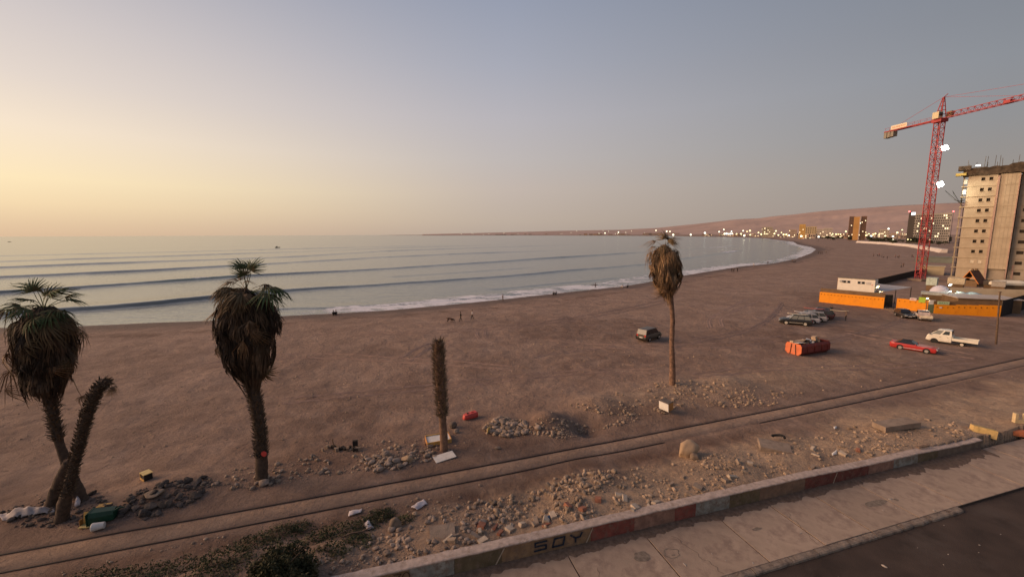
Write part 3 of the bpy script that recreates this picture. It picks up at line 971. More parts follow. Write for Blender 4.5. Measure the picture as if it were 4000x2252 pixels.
def skirt(parent, B, Tp, env, n, seed, m, name='dead_frond_skirt', lmin=0.9, lmax=1.7, core=0.72, wid=0.026, flare=0.1, per=15, k=0.88, loose=16):
    env = [(a_, b_ * k) for a_, b_ in env]
    core = core * 0.86
    r = random.Random(seed)
    ax = Tp - B
    H = ax.length
    es = [e[0] for e in env]; ev = [e[1] for e in env]
    def E(t): return float(np.interp(t, es, ev))
    def pos(th, rad, t):
        c = B + ax * t
        if rad > .2:
            rad = rad * (1 + .30 * mnoise.noise((math.cos(th) * 1.3 + seed, math.sin(th) * 1.3, t * 2.2)) + .16 * mnoise.noise((math.cos(th) * 3.1, math.sin(th) * 3.1 + seed, t * 5)))
        return c + Vector((math.cos(th) * rad, math.sin(th) * rad, 0))
    V, Fc, MI = [], [], []
    cur = [0]
    def quadstrip(pts, side, ws):
        i0 = len(V)
        for p, w in zip(pts, ws):
            V.append(tuple(p - side * w)); V.append(tuple(p + side * w))
        for k in range(len(pts) - 1):
            a = i0 + 2 * k
            Fc.append((a, a + 1, a + 3, a + 2)); MI.append(cur[0])
    # inner mass of matted dead leaves
    nr, ns = 14, 18
    i0 = len(V)
    for k in range(nr + 1):
        t = k / nr
        for j in range(ns):
            th = 2 * math.pi * j / ns
            V.append(tuple(pos(th, E(t) * core * (0.82 + 0.3 * r.random()), t + r.uniform(-.02, .02))))
    for k in range(nr):
        for j in range(ns):
            a, b = i0 + k * ns + j, i0 + k * ns + (j + 1) % ns
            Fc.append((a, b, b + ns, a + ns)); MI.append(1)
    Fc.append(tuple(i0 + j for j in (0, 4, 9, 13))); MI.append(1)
    for i in range(n):
        th = r.uniform(0, 2 * math.pi)
        t0 = 1 - r.random() ** 1.1 * 0.8
        cur[0] = r.choice((0, 0, 1, 2))
        stick = r.uniform(.86, 1.04) + flare * (r.random() ** 3) * 3.0
        ln = r.uniform(lmin, lmax)
        p0 = pos(th, 0.12, min(1, t0 + .06))
        p1 = pos(th + r.uniform(-.1, .1), E(t0) * 0.82 * stick, t0)
        side = Vector((-math.sin(th), math.cos(th), 0))
        quadstrip([p0, (p0 + p1) / 2 + Vector((0, 0, .08)), p1], side, [0.02, 0.018, 0.015])
        for j in range(per):
            dth = r.gauss(0, 0.11)
            l2 = ln * r.uniform(0.5, 1.1)
            pts = []
            curl = r.uniform(-.12, .12)
            for q in (0, .25, .5, .75, 1.0):
                t = t0 - l2 * q / H
                base = E(max(t, 0.0)) if t > 0 else E(0) * (1 + t * 1.2)
                rad = E(t0) * 0.82 * stick * (1 - q) + base * (0.86 + 0.14 * r.random() + (stick - 1)) * q
                pts.append(pos(th + dth * min(1, q * 2) + curl * q * q, max(rad, .15), t))
            tw = th + r.uniform(-1.0, 1.0)
            sd = Vector((-math.sin(tw), math.cos(tw), 0))
            w = wid * r.uniform(.7, 1.5)
            quadstrip(pts, sd, [w, w * 1.2, w, w * .7, w * .15])
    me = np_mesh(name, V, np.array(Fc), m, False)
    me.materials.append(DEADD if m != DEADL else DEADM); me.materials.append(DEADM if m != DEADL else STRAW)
    me.polygons.foreach_set('material_index', np.array(MI, np.int32))
    sk = tag(link(name, me, parent), kind='stuff')
    for i in range(loose):
        th = r.uniform(0, 2 * math.pi)
        t = r.uniform(.15, .98)
        out_ = Vector((math.cos(th), math.sin(th), 0))
        place_frond(parent, r.choice(F_DRY + F_BROWN), pos(th, E(t) * .6, t + .05), out_ * r.uniform(.3, .8) + Vector((0, 0, -r.uniform(.5, 1.5) + (.7 if t > .85 else 0))), r.uniform(.5, .9), r.uniform(-.8, .8))
    return sk

def boots(parent, pts, rad, n, seed, m=BOOT, ln=(0.12, 0.26), out=0.7, name='leaf_bases', t0=0.0, t1=1.0):
    """stubs of cut leaf stalks round a trunk"""
    r = random.Random(seed)
    P = [Vector(p) for p in pts]
    V, Fc = [], []
    segl = [(P[i + 1] - P[i]).length for i in range(len(P) - 1)]
    tot = sum(segl)
    for i in range(n):
        t = (t0 + (t1 - t0) * (i + r.random()) / n) * tot
        k = 0
        while k < len(segl) - 1 and t > segl[k]:
            t -= segl[k]; k += 1
        f = min(1, t / segl[k])
        c = P[k].lerp(P[k + 1], f)
        R_ = rad[k] * (1 - f) + rad[k + 1] * f
        ax = (P[k + 1] - P[k]).normalized()
        th = i * 2.39996 + r.uniform(-.3, .3)
        x = ax.cross(Vector((0, 1, 0))).normalized(); y = ax.cross(x)
        o = x * math.cos(th) + y * math.sin(th)
        s_ = ax.cross(o)
        L = r.uniform(*ln)
        w = r.uniform(.045, .085)
        base = c + o * (R_ * .85)
        tip = c + o * (R_ + L * out) + ax * (L * r.uniform(.35, 1.0)) + s_ * r.uniform(-.05, .05)
        th_ = o.cross(s_).normalized() * .02
        i0 = len(V)
        for p in (base - s_ * w - th_, base + s_ * w - th_, base + th_ * 2, tip - s_ * w * .35, tip + s_ * w * .35, tip + th_):
            V.append(tuple(p))
        Fc += [(i0, i0 + 1, i0 + 4, i0 + 3), (i0 + 1, i0 + 2, i0 + 5, i0 + 4), (i0 + 2, i0, i0 + 3, i0 + 5), (i0 + 3, i0 + 4, i0 + 5, i0 + 5)]
    me = bpy.data.meshes.new(name)
    me.from_pydata(V, [], [tuple(dict.fromkeys(f)) for f in Fc])
    me.materials.append(m)
    return tag(link(name, me, parent), kind='stuff')

def trunk_path(pxs, Y, base):
    pts = [base] + [atY(x, y, Y) for x, y in pxs]
    return pts
def trunk_mesh(parent, pts, rad, m, n=12, seed=1):
    # subdivide and roughen
    random.seed(seed)
    P, R_ = [], []
    for i in range(len(pts) - 1):
        k = max(2, int((pts[i + 1] - pts[i]).length / 0.16))
        for j in range(k):
            P.append(pts[i].lerp(pts[i + 1], j / k)); R_.append((rad[i] * (1 - j / k) + rad[i + 1] * j / k) * random.uniform(.95, 1.06))
    P.append(pts[-1]); R_.append(rad[-1])
    b = MB()
    b.tube(P, R_, n, jit=.05)
    return b.build('trunk', m, parent, smooth=True)
def palm_root(name, label, base):
    return thing(name, label, 'palm tree', base)

# --- left palm with bushy crown
bs = T(325, 1950)
YL = bs.y
root = palm_root('palm_tree', 'palm at the left edge with a green crown and thick dark skirt', bs)
P = [p - bs for p in trunk_path([(290, 1880), (262, 1815), (232, 1730), (212, 1650), (196, 1530), (182, 1350), (172, 1210)], YL, bs - Vector((0, 0, .2)))]
rad = [.30, .25, .22, .21, .22, .26, .27, .2]
trunk_mesh(root, P, rad, BARK, seed=2)
boots(root, P, rad, 260, 3, t0=.34, t1=.72, ln=(.16, .36))
bsk, tsk = atY(186, 1532, YL) - bs, atY(170, 1200, YL) - bs
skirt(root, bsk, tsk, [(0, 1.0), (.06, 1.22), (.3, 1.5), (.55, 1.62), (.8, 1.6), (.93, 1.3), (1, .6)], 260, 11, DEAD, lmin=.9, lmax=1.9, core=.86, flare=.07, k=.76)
top = P[-1]
rf = random.Random(5)
for i, (d, s_) in enumerate([((-1.0, .1, .55), 1.15), ((-.55, .2, 1.0), 1.25), ((-.15, -.2, 1.1), 1.1), ((.25, .2, 1.1), 1.2), ((.75, -.1, .75), 1.3), ((1.0, .3, .30), 1.2), ((1.1, -.3, .05), 1.25), ((.9, -.5, -.12), 1.15), ((-1.0, -.4, .05), 1.05), ((-.8, .5, .2), 1.1), ((.1, -1, .2), 1.1), ((.4, .9, .5), 1.1), ((-.4, -.8, .35), 1.1), ((.5, -.9, -.1), 1.1)]):
    place_frond(root, F_GREEN[i % 3], top + Vector((0, 0, rf.uniform(-.25, .1))), d, s_ * .82, rf.uniform(-.5, .5))
for i, (d, s_) in enumerate([((-1, -.5, -.25), 1.05), ((-.7, -.8, -.3), 1), ((.8, -.7, -.35), 1.1), ((.2, -1, -.3), 1.0), ((-.9, .4, -.2), 1.1), ((1, .2, -.35), 1.0)]):
    place_frond(root, F_BROWN[i % 2], top + Vector((0, 0, -.35)), d, s_, rf.uniform(-.4, .4))
place_frond(root, F_DRY[0], atY(120, 1215, YL) - bs, (-1, 0, .02), 1.25, .2)
for d, s_, px in (((-.6, -.2, -1), 1.3, (95, 1290)), ((-.8, .1, -.8), 1.1, (90, 1390)), ((-.5, -.3, -1), 1.0, (85, 1440)), ((.5, -.1, -1), .9, (285, 1480))):
    place_frond(root, F_DRY[1], atY(*px, YL) - bs, d, s_, rf.uniform(-1, 1))

# --- headless leaning trunk and broken stump beside it
bs = T(236, 2032)
root = palm_root('headless_palm_trunk', 'shaggy headless palm trunk leaning right in front of the left palm', bs)
P = [p - bs for p in trunk_path([(252, 1960), (272, 1880), (290, 1810), (318, 1700), (345, 1600), (375, 1530), (405, 1492), (424, 1494)], bs.y, bs - Vector((0, 0, .2)))]
rad = [.32, .28, .22, .20, .21, .23, .24, .22, .18]
trunk_mesh(root, P, rad, BARK, seed=4)
boots(root, P, rad, 620, 9, ln=(.12, .26), t0=.2, out=.6)
for i in range(7):
    place_frond(root, F_DRY[1], P[-1] + Vector((random.uniform(-.2, .1), random.uniform(-.1, .1), 0)), (random.uniform(.2, 1), random.uniform(-.5, .5), random.uniform(-1.0, -.3)), .32, 0)
bs = T(196, 1975)
root = palm_root('palm_stump', 'bare olive palm stump crossing behind the leaning trunk', bs)
P = [p - bs for p in trunk_path([(222, 1905), (252, 1835), (268, 1800)], bs.y, bs - Vector((0, 0, .2)))]
trunk_mesh(root, P, [.34, .29, .25, .21], BARK, seed=6)

# --- centre palm
bs = T(1022, 1872)
YC = bs.y
root = palm_root('palm_tree', 'palm with a few small green fronds above a wide ragged brown skirt', bs)
P = [p - bs for p in trunk_path([(1021, 1767), (1014, 1670), (995, 1546), (978, 1485), (970, 1300), (962, 1135)], YC, bs - Vector((0, 0, .2)))]
rad = [.36, .33, .31, .33, .36, .3, .2]
trunk_mesh(root, P, rad, BARK, seed=8)
boots(root, P, rad, 460, 13, t0=.14, t1=.58, ln=(.14, .34), out=.6)
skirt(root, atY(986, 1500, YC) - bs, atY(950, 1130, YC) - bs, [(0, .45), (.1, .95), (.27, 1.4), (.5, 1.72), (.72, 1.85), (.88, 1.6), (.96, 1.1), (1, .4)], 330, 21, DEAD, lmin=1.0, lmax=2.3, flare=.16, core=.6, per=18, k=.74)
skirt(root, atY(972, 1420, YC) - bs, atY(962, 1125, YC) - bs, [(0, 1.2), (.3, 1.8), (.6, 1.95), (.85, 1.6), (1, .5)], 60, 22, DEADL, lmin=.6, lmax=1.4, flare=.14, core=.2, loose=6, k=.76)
top = P[-1]
for i, (d, s_) in enumerate([((-.22, .1, 1), 1.0), ((.08, .3, 1), .95), ((.42, -.1, .9), 1.05), ((.05, -.3, 1), .85)]):
    place_frond(root, F_GREEN[2 if i < 3 else 0], top + Vector((0, 0, .1)), d, s_, rf.uniform(-.3, .3) + 1.2)
for d, s_ in (((1, -.1, .2), 1.2), ((1, -.4, -.05), 1.35), ((.95, .3, .05), 1.2)):
    place_frond(root, F_GREEN[1], top + Vector((.15, 0, -.15)), d, s_, rf.uniform(-.3, .3))
for d, s_ in (((-1, -.2, .15), 1.0), ((-.9, -.4, .3), .9), ((-.3, -1, .1), 1.0), ((.3, -1, 0), 1.1), ((-.7, .6, .1), 1)):
    place_frond(root, F_BROWN[0], top + Vector((0, 0, -.1)), d, s_, rf.uniform(-.4, .4))
for d, s_ in (((-.2, -.3, 1), .6), ((-.5, -.2, .8), .6), ((.4, -.4, .8), .55), ((-.9, 0, .5), .8)):
    place_frond(root, F_DRY[1], top, d, s_, 0)
TAPE = mat('red_tag', (0.55, 0.06, 0.05), .6)
tb = MB(); c = atY(1030, 1772, YC - .38) - bs
tb.cyl(c + Vector((0, .05, 0)), c, .17, 14); tb.build('red_disc', TAPE, root)
tb = MB(); c = atY(1010, 1776, YC - .33) - bs
tb.cyl(c + Vector((0, .04, 0)), c, .19, 14); tb.build('black_disc', mat('black_plastic', (.012, .012, .012), .5), root)

# --- headless trunk in the middle
bs = T(1735, 1757)
root = palm_root('headless_palm_trunk', 'upright headless palm trunk covered in stubs beside the pale crate', bs)
P = [p - bs for p in trunk_path([(1733, 1700), (1728, 1620), (1722, 1530), (1716, 1440), (1713, 1370), (1714, 1334)], bs.y, bs - Vector((0, 0, .2)))]
rad = [.30, .27, .26, .30, .32, .31, .27, .24]
trunk_mesh(root, P, rad, BARKL, seed=12)
boots(root, P, rad, 640, 17, t0=.33, ln=(.18, .40), out=.8, m=mat('pale_leaf_base', (0.25, 0.175, 0.105), .95, .45, 5))
b = MB()
for i in range(26):
    a = random.uniform(0, 6.28); rr_ = random.uniform(.05, .26)
    p = P[-1] + Vector((math.cos(a) * rr_, math.sin(a) * rr_, -.1))
    b.bar(p, p + Vector((math.cos(a) * random.uniform(0, .28), math.sin(a) * random.uniform(0, .25), random.uniform(.15, .42))), .05, .02)
b.build('broken_top', DEAD, root)

# --- right palm, tall and thin
bs = T(2627, 1499)
YR = bs.y
root = palm_root('palm_tree', 'tall thin palm with a dry straw brown head near the parked cars', bs)
P = [p - bs for p in trunk_path([(2627, 1440), (2624, 1330), (2628, 1250), (2621, 1160), (2608, 1060), (2596, 965)], YR, bs - Vector((0, 0, .2)))]
rad = [.33, .28, .23, .22, .22, .24, .24, .14]
trunk_mesh(root, P, rad, BARKL, seed=15)
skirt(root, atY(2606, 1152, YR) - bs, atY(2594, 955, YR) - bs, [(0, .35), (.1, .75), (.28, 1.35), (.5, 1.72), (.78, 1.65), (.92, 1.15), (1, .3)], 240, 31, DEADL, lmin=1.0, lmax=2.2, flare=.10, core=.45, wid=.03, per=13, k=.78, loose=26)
top = P[-1]
for d, s_ in (((.05, 0, 1), .9), ((.35, -.2, .8), .8), ((.6, .2, .6), .8)):
    place_frond(root, F_BROWN[1], top, d, s_, 0)
for d, s_ in (((-.7, .2, .6), 1.1), ((-1, -.3, .2), 1.1), ((1, .2, -.1), 1.2), ((-.9, .4, -.3), 1.3), ((.8, -.3, -.6), 1.2), ((.9, .4, -.9), 1.0)):
    place_frond(root, F_DRY[1], top + Vector((0, 0, -.2)), d, s_ * .85, rf.uniform(-.5, .5))

# ================================================================== STONES AND RUBBLE
def rock_meshes(n, m, sub, seed, name='stone', rough=.25):
    out = []
    for k in range(n):
        bm = bmesh.new()
        bmesh.ops.create_icosphere(bm, subdivisions=sub, radius=.5)
        r = random.Random(seed + k)
        sx_, sy_, sz_ = r.uniform(.8, 1.3), r.uniform(.55, 1.0), r.uniform(.42, .8)
        cuts = [(Vector((r.gauss(0, 1), r.gauss(0, 1), r.gauss(0, .6))).normalized(), r.uniform(.26, .42)) for _ in range(5)]
        for v_ in bm.verts:
            nn_ = mnoise.noise(v_.co * 2.2 + Vector((k * 7.1, seed, 0)))
            v_.co *= 1 + rough * nn_ + r.uniform(-.04, .04)
            for cn, cd in cuts:
                e_ = v_.co.dot(cn) - cd
                if e_ > 0:
                    v_.co -= cn * (e_ * .9)
            v_.co.x *= sx_; v_.co.y *= sy_; v_.co.z *= sz_
        me = bpy.data.meshes.new(name)
        bm.to_mesh(me); bm.free()
        me.materials.append(m)
        out.append(me)
    return out
STONE = mat('stone', (0.30, 0.218, 0.152), .92, .3, 3, .5, 14, per_obj=.35)
STONEG = mat('grey_stone', (0.285, 0.215, 0.165), .92, .3, 3, .5, 14, per_obj=.35)
STONED = mat('sooty_stone', (0.085, 0.066, 0.055), .92, .4, 3, .5, 14, dirt=(0.17, .13, .10), damt=.3, per_obj=.45)
ROCKS = {'w': rock_meshes(6, STONE, 2, 10), 'g': rock_meshes(6, STONEG, 2, 40), 'd': rock_meshes(6, STONED, 2, 70)}
def in_poly(x, y, P):
    ins = np.zeros(len(x), bool)
    for i in range(len(P)):
        (ax, ay), (bx, by) = P[i], P[i - 1]
        if ay != by:
            ins ^= ((ay > y) != (by > y)) & (x < (bx - ax) * (y - ay) / (by - ay) + ax)
    return ins
ZONES = [  # outline on the ground seen in the photograph, count, stone size in photo pixels, kind, label, group
    ([(1150, 2240), (1420, 2110), (1560, 2040), (1700, 1975), (1880, 1950), (2050, 1990), (1980, 2100), (1600, 2190), (1250, 2250)], 1100, 5, 32, 'g', 'grey cobble in the rubble between the shrubs and the painted wall', 'cobbles by the low shrubs'),
    ([(1850, 1970), (2030, 1930), (2180, 1860), (2330, 1830), (2430, 1840), (2290, 1950), (2370, 2030), (2050, 2100)], 1500, 5, 29, 'w', 'brown stone in the rubble behind the graffiti stretch of wall', 'stones behind the graffiti'),
    ([(2300, 1950), (2420, 1840), (2620, 1800), (2800, 1790), (2960, 1840), (2840, 1930), (2560, 2010), (2400, 2045)], 1400, 4, 22, 'w', 'small tan stone in the rubble below the big boulder', 'stones below the boulder'),
    ([(2650, 1800), (2900, 1740), (3200, 1700), (3420, 1640), (3700, 1640), (3840, 1690), (3600, 1760), (3300, 1830), (2900, 1930)], 1900, 3.5, 18, 'w', 'small ochre stone in the rubble near the broken end of the wall', 'stones near the wall end'),
    ([(420, 2010), (540, 1905), (700, 1870), (800, 1860), (850, 1890), (740, 1970), (560, 2030)], 260, 9, 50, 'd', 'blackened stone in the scorched pile right of the left palm', 'scorched stones'),
    ([(700, 1900), (900, 1830), (1150, 1800), (1400, 1730), (1650, 1700), (1760, 1760), (1500, 1830), (1250, 1860), (1000, 1910)], 500, 5, 24, 'g', 'grey stone in the scattered line between the centre palm and the headless trunk', 'stones along the track'),
    ([(1390, 1800), (1480, 1770), (1600, 1780), (1680, 1740), (1700, 1790), (1600, 1830), (1460, 1845)], 200, 10, 40, 'g', 'rounded stone in the low heap left of the white board', 'stones left of the board'),
    ([(1890, 1690), (1900, 1650), (1960, 1625), (2060, 1650), (2060, 1690), (1990, 1710)], 330, 9, 36, 'g', 'pale cobble in the heap left of the earth mound', 'cobbles beside the mound'),
    ([(2040, 1690), (2120, 1620), (2230, 1640), (2330, 1680), (2480, 1600), (2500, 1640), (2200, 1720)], 420, 5, 18, 'g', 'small stone on the earth mound and around the pit', 'stones round the pit'),
    ([(2200, 1580), (2450, 1530), (2600, 1485), (2850, 1480), (3000, 1520), (3150, 1530), (3000, 1590), (2700, 1590), (2400, 1630)], 1100, 4, 17, 'w', 'small stone in the rubble at the foot of the tall thin palm', 'stones under the tall palm'),
    ([(0, 2000), (120, 1960), (420, 1920), (430, 1990), (300, 2060), (60, 2060)], 220, 6, 30, 'd', 'dark stone at the feet of the left palms', 'stones under the left palms'),
    ([(0, 1960), (900, 1720), (2000, 1560), (3000, 1440), (3990, 1390), (3990, 1480), (3000, 1560), (2100, 1750), (1000, 1900), (0, 2150)], 420, 3, 11, 'w', 'small stone lying loose on the dirt beside the railway', 'loose stones by the railway'),
    ([(0, 1500), (1500, 1350), (2500, 1320), (3000, 1400), (2500, 1480), (1500, 1640), (0, 1850)], 1500, 2.5, 9, 'w', 'tiny clod of sand lying on the open beach', 'clods on the beach'),
    ([(0, 2250), (300, 2170), (1000, 2060), (1500, 1960), (1900, 1890), (1800, 1970), (1200, 2100), (800, 2250)], 260, 4, 16, 'g', 'small stone between the railway and the low shrubs', 'stones before the shrubs'),
]
rng = np.random.default_rng(5)
allst = []
for zi, (P, n, s0, s1, kd, lab, grp) in enumerate(ZONES):
    A = np.array(P, float)
    xs, ys = [], []
    while len(xs) < n:
        x = rng.uniform(A[:, 0].min(), A[:, 0].max(), 2000); y = rng.uniform(A[:, 1].min(), A[:, 1].max(), 2000)
        m = in_poly(x, y, P)
        xs += list(x[m]); ys += list(y[m])
    xs, ys = np.array(xs[:n]), np.array(ys[:n])
    W = T_np(xs, ys)
    u, s = wall_us(W[:, 0], W[:, 1])
    dd = rail_d(W[:, 0], W[:, 1])
    clump = fbm(W[:, 0], W[:, 1], 0.55, 130 + zi, 3) + 0.35 * vnoise(W[:, 0], W[:, 1], 2.2, 140 + zi)
    ok = (s > 0.6) & ((dd > 0.35) | (dd < -1.9)) & (clump > rng.normal(-0.12 if zi in (0, 1, 2, 3, 9) else -0.4, 0.16, n))
    size = s0 + (s1 - s0) * rng.random(n) ** 5.0
    depth = W[:, 1] * math.cos(TILT) + (CAMH - W[:, 2]) * math.sin(TILT)
    for w, px, dpt in zip(W[ok], size[ok], depth[ok]):
        allst.append((px, px * dpt / FPX, w, kd, lab, grp))
allst.sort(key=lambda t: -t[0])
sr = random.Random(77)
for px, d, w, kd, lab, grp in allst[:290]:
    o = link('stone', sr.choice(ROCKS[kd]))
    o.location = (w[0], w[1], w[2] + d * 0.16)
    o.scale = (d, d * sr.uniform(.8, 1.1), d * sr.uniform(.8, 1.1))
    o.rotation_euler = (sr.uniform(-.3, .3), sr.uniform(-.3, .3), sr.uniform(0, 6.28))
    szw = 'big' if px > 26 else ('middle sized' if px > 20 else 'small')
    tag(o, szw + ' ' + lab.replace('small ', '').replace('tiny ', ''), 'stone', grp)
def gravel(items, name, m, label):
    base = []
    for k in range(8):
        bm = bmesh.new()
        bmesh.ops.create_icosphere(bm, subdivisions=1, radius=.5)
        for v_ in bm.verts:
            v_.co *= sr.uniform(.75, 1.2)
            v_.co.z *= .7
        base.append((np.array([v_.co[:] for v_ in bm.verts]), np.array([[v_.index for v_ in f_.verts] for f_ in bm.faces])))
        bm.free()
    VV, FF = [], []
    off_ = 0
    for px, d, w, *_ in items:
        bv_, bf_ = base[sr.randrange(8)]
        a = sr.uniform(0, 6.28)
        ca, sa = math.cos(a), math.sin(a)
        q = bv_ * np.array([d * sr.uniform(.8, 1.3), d * sr.uniform(.7, 1.0), d * sr.uniform(.7, 1.1)])
        VV.append(np.stack([q[:, 0] * ca - q[:, 1] * sa + w[0], q[:, 0] * sa + q[:, 1] * ca + w[1], q[:, 2] + w[2] + d * .14], -1))
        FF.append(bf_ + off_); off_ += len(bv_)
    o = link(name, np_mesh(name, np.concatenate(VV), np.concatenate(FF), m, False))
    return tag(o, label, 'rubble', kind='stuff')
GRAV = mat('rubble_stone', (0.37, 0.265, 0.178), .95, .5, 1.7)
GRAVG = mat('rubble_grey_stone', (0.34, 0.245, 0.17), .95, .5, 1.7)
GRAVD = mat('rubble_dark_stone', (0.11, 0.083, 0.066), .95, .5, 1.7)
rest = allst[290:]
gravel([a for a in rest if a[3] == 'w'], 'rubble', GRAV, 'ochre gravel and small rubble along the railway and wall')
gravel([a for a in rest if a[3] == 'g'], 'rubble', GRAVG, 'grey gravel and small cobbles behind the wall')
gravel([a for a in rest if a[3] == 'd'], 'rubble', GRAVD, 'scorched gravel around the left palms')

def big_rock(px, py, dpx, label, m=None, name='boulder', zs=1.0, seed=1, rot=0, sub=3, rough=.22, cat='boulder'):
    p = T(px, py)
    dpt = p.y * math.cos(TILT) + (CAMH - p.z) * math.sin(TILT)
    d = dpx * dpt / FPX
    me = rock_meshes(1, m or STONE, sub, seed, name, rough)[0]
    me.polygons.foreach_set('use_smooth', [True] * len(me.polygons))
    o = link(name, me)
    o.location = (p.x, p.y, p.z + d * .22 * zs)
    o.scale = (d, d, d * zs)
    o.rotation_euler = (0, 0, rot)
    return tag(o, label, cat)
BOULD = mat('tan_boulder', (0.42, 0.29, 0.18), .9, .22, 2, .5, 9, dirt=(.28, .19, .12), damt=.4, dscale=2)
big_rock(2682, 1778, 92, 'large tan boulder standing alone below the railway', BOULD, zs=1.1, seed=29, rot=.4, rough=.45)
big_rock(2712, 1790, 45, 'smaller brown rock against the right side of the large boulder', STONE, seed=8)
big_rock(1588, 1800, 46, 'rounded tan boulder in the stone line left of the white board', BOULD, seed=11, zs=.95)
big_rock(1772, 1668, 36, 'dark round boulder behind the pale crate', STONED, seed=13, zs=1.1)
big_rock(1784, 1688, 26, 'round grey stone in front of the dark boulder by the crate', STONEG, seed=14)
big_rock(1945, 1753, 20, 'single round stone between the board and the railway', STONEG, seed=15)
big_rock(1545, 2062, 46, 'upright pale stone slab standing in the low shrubs', STONE, seed=17, zs=1.5)
big_rock(1530, 2072, 36, 'smooth oval grey boulder at the edge of the shrubs', STONEG, seed=18, zs=1.2)
big_rock(1620, 2010, 24, 'pinkish stone beside the shrubs near the crumpled plastic', STONE, seed=19)
big_rock(1030, 1892, 38, 'flat stone leaning on the foot of the centre palm', STONEG, seed=20)
big_rock(1062, 1885, 28, 'dark stone right of the foot of the centre palm', STONED, seed=21)
big_rock(600, 1935, 60, 'long tan rock on top of the scorched pile', STONE, seed=24, zs=.7)
big_rock(2100, 1675, 28, 'half buried stone at the foot of the earth mound', STONEG, seed=25)

# ================================================================== LOOSE OBJECTS ON THE GROUND
def prop(name, label, cat, px, py, rz=0.0, dz=0.0):
    p = T(px, py)
    return thing(name, label, cat, (p.x, p.y, p.z + dz), rz)
WHITE = mat('dirty_white', (0.66, 0.62, 0.56), .7, .12, 3, dirt=(.45, .38, .30), damt=.25)
YELLOW = mat('yellow_panel', (0.62, 0.36, 0.10), .7, .15, 3, dirt=(.42, .25, .09), damt=.3)
ORANGE = mat('orange_brown_board', (0.45, 0.215, 0.07), .8, .2, 3)
DKIN = mat('dark_inside', (0.03, 0.024, 0.02), .95)
REDP = mat('red_plastic', (0.52, 0.075, 0.060), .5, .15, 2, dirt=(.36, .06, .05), damt=.3)
GREENP = mat('dark_green_plastic', (0.012, 0.050, 0.028), .5, .3, 3)
GREYC = mat('old_concrete', (0.30, 0.225, 0.165), .95, .25, 3, .6, 14, dirt=(.21, .15, .11), damt=.4)
TARP = mat('pale_tarp', (0.40, 0.34, 0.31), .8, .2, 2)
PLAST = mat('white_plastic_film', (0.55, 0.48, 0.47), .6, .2, 4)
WOODD = mat('weathered_wood', (0.20, 0.13, 0.085), .9, .3, 6)

# shallow crate / bed base with pale top beside the headless trunk
r = prop('shallow_crate', 'shallow pale topped crate behind the foot of the headless trunk', 'crate', 1712, 1722, RAD(20))
MB().box((0, 0, .22), (1.75, 1.15, .05)).build('top_panel', WHITE, r)
for y in (-.58, .58):
    MB().box((0, y, .16), (1.8, .05, .32)).build('side_board', YELLOW, r)
for x in (-.88, .88):
    MB().box((x, 0, .16), (.05, 1.1, .32)).build('end_board', ORANGE, r)
o = MB()
o.box((0, 0, 0), (1.45, .85, .035))
b_ = o.build('white_board', WHITE)
p = T(1736, 1786); b_.location = (p.x, p.y, p.z + .07); b_.rotation_euler = (RAD(2), RAD(-3), RAD(28))
tag(b_, 'flat white board lying between the headless trunk and the railway', 'board')
# red plastic tank lying on the sand
r = prop('red_plastic_tank', 'red moulded plastic tank lying on the sand beyond the crate', 'tank', 1838, 1632, RAD(28))
m = MB()
m.loft([[(x, y * w, z * h + .02) for y, z in ((-.28, .05), (-.31, .25), (-.22, .46), (.22, .46), (.31, .25), (.28, .05))] for x, w, h in ((-.66, .55, .45), (-.58, .85, .8), (-.3, 1, .95), (.25, 1, 1.05), (.5, .9, 1.1), (.62, .7, .95))])
m.build('body', REDP, r)
MB().cyl((-.25, 0, .43), (-.25, 0, .52), .09, 12).build('cap', DKIN, r)
MB().box((.2, 0, .52), (.3, .06, .05)).build('handle', REDP, r)
# yellow scrap upright in the cobbles
r = prop('yellow_scrap_panel', 'small yellow scrap panel upright in the cobble heap', 'scrap panel', 1906, 1690, RAD(60))
M_ = Matrix.Rotation(RAD(12), 4, 'X')
MB().box((0, 0, .25), (.32, .06, .55), M=M_).build('panel', mat('yellow_scrap', (.55, .40, .16), .7, .2, 3), r)
# discarded small fridge / box beside the track
r = prop('discarded_cabinet', 'white fronted orange box tipped on stones beside the railway', 'cabinet', 2603, 1603, RAD(32), .1)
M_ = Matrix.Rotation(RAD(-6), 4, 'Y')
MB().box((0, 0, .42), (.62, .95, .68), M=M_).build('body', ORANGE, r)
MB().box((-.335, 0, .42), (.045, .95, .68), M=M_).build('door', mat('bright_white', (.78, .74, .66), .6, .08, 3), r)
MB().box((.02, 0, .78), (.60, .9, .04), M=M_).build('top', mat('dark_sheet', (.12, .10, .085), .8), r)
for x, y in ((2588, 1612), (2597, 1616), (2580, 1606)):
    big_rock(x, y, 13, 'small pale stone under the tipped white fronted box', STONE, name='stone', seed=x, sub=2, cat='stone')['group'] = 'stones under the tipped box'
# yellow box with dark opening on the left sand
r = prop('yellow_box', 'open yellow box with a dark hollow side on the left sand', 'box', 574, 1868, RAD(-30))
MB().box((0, 0, .20), (.55, .42, .40)).build('body', DKIN, r)
MB().box((0, 0, .42), (.62, .48, .04)).build('top', mat('pale_yellow', (.62, .48, .20), .7, .15), r)
MB().box((-.30, 0, .2), (.04, .46, .42)).build('side', YELLOW, r)
MB().box((0, -.235, .06), (.56, .03, .12)).build('lower_rail', YELLOW, r)
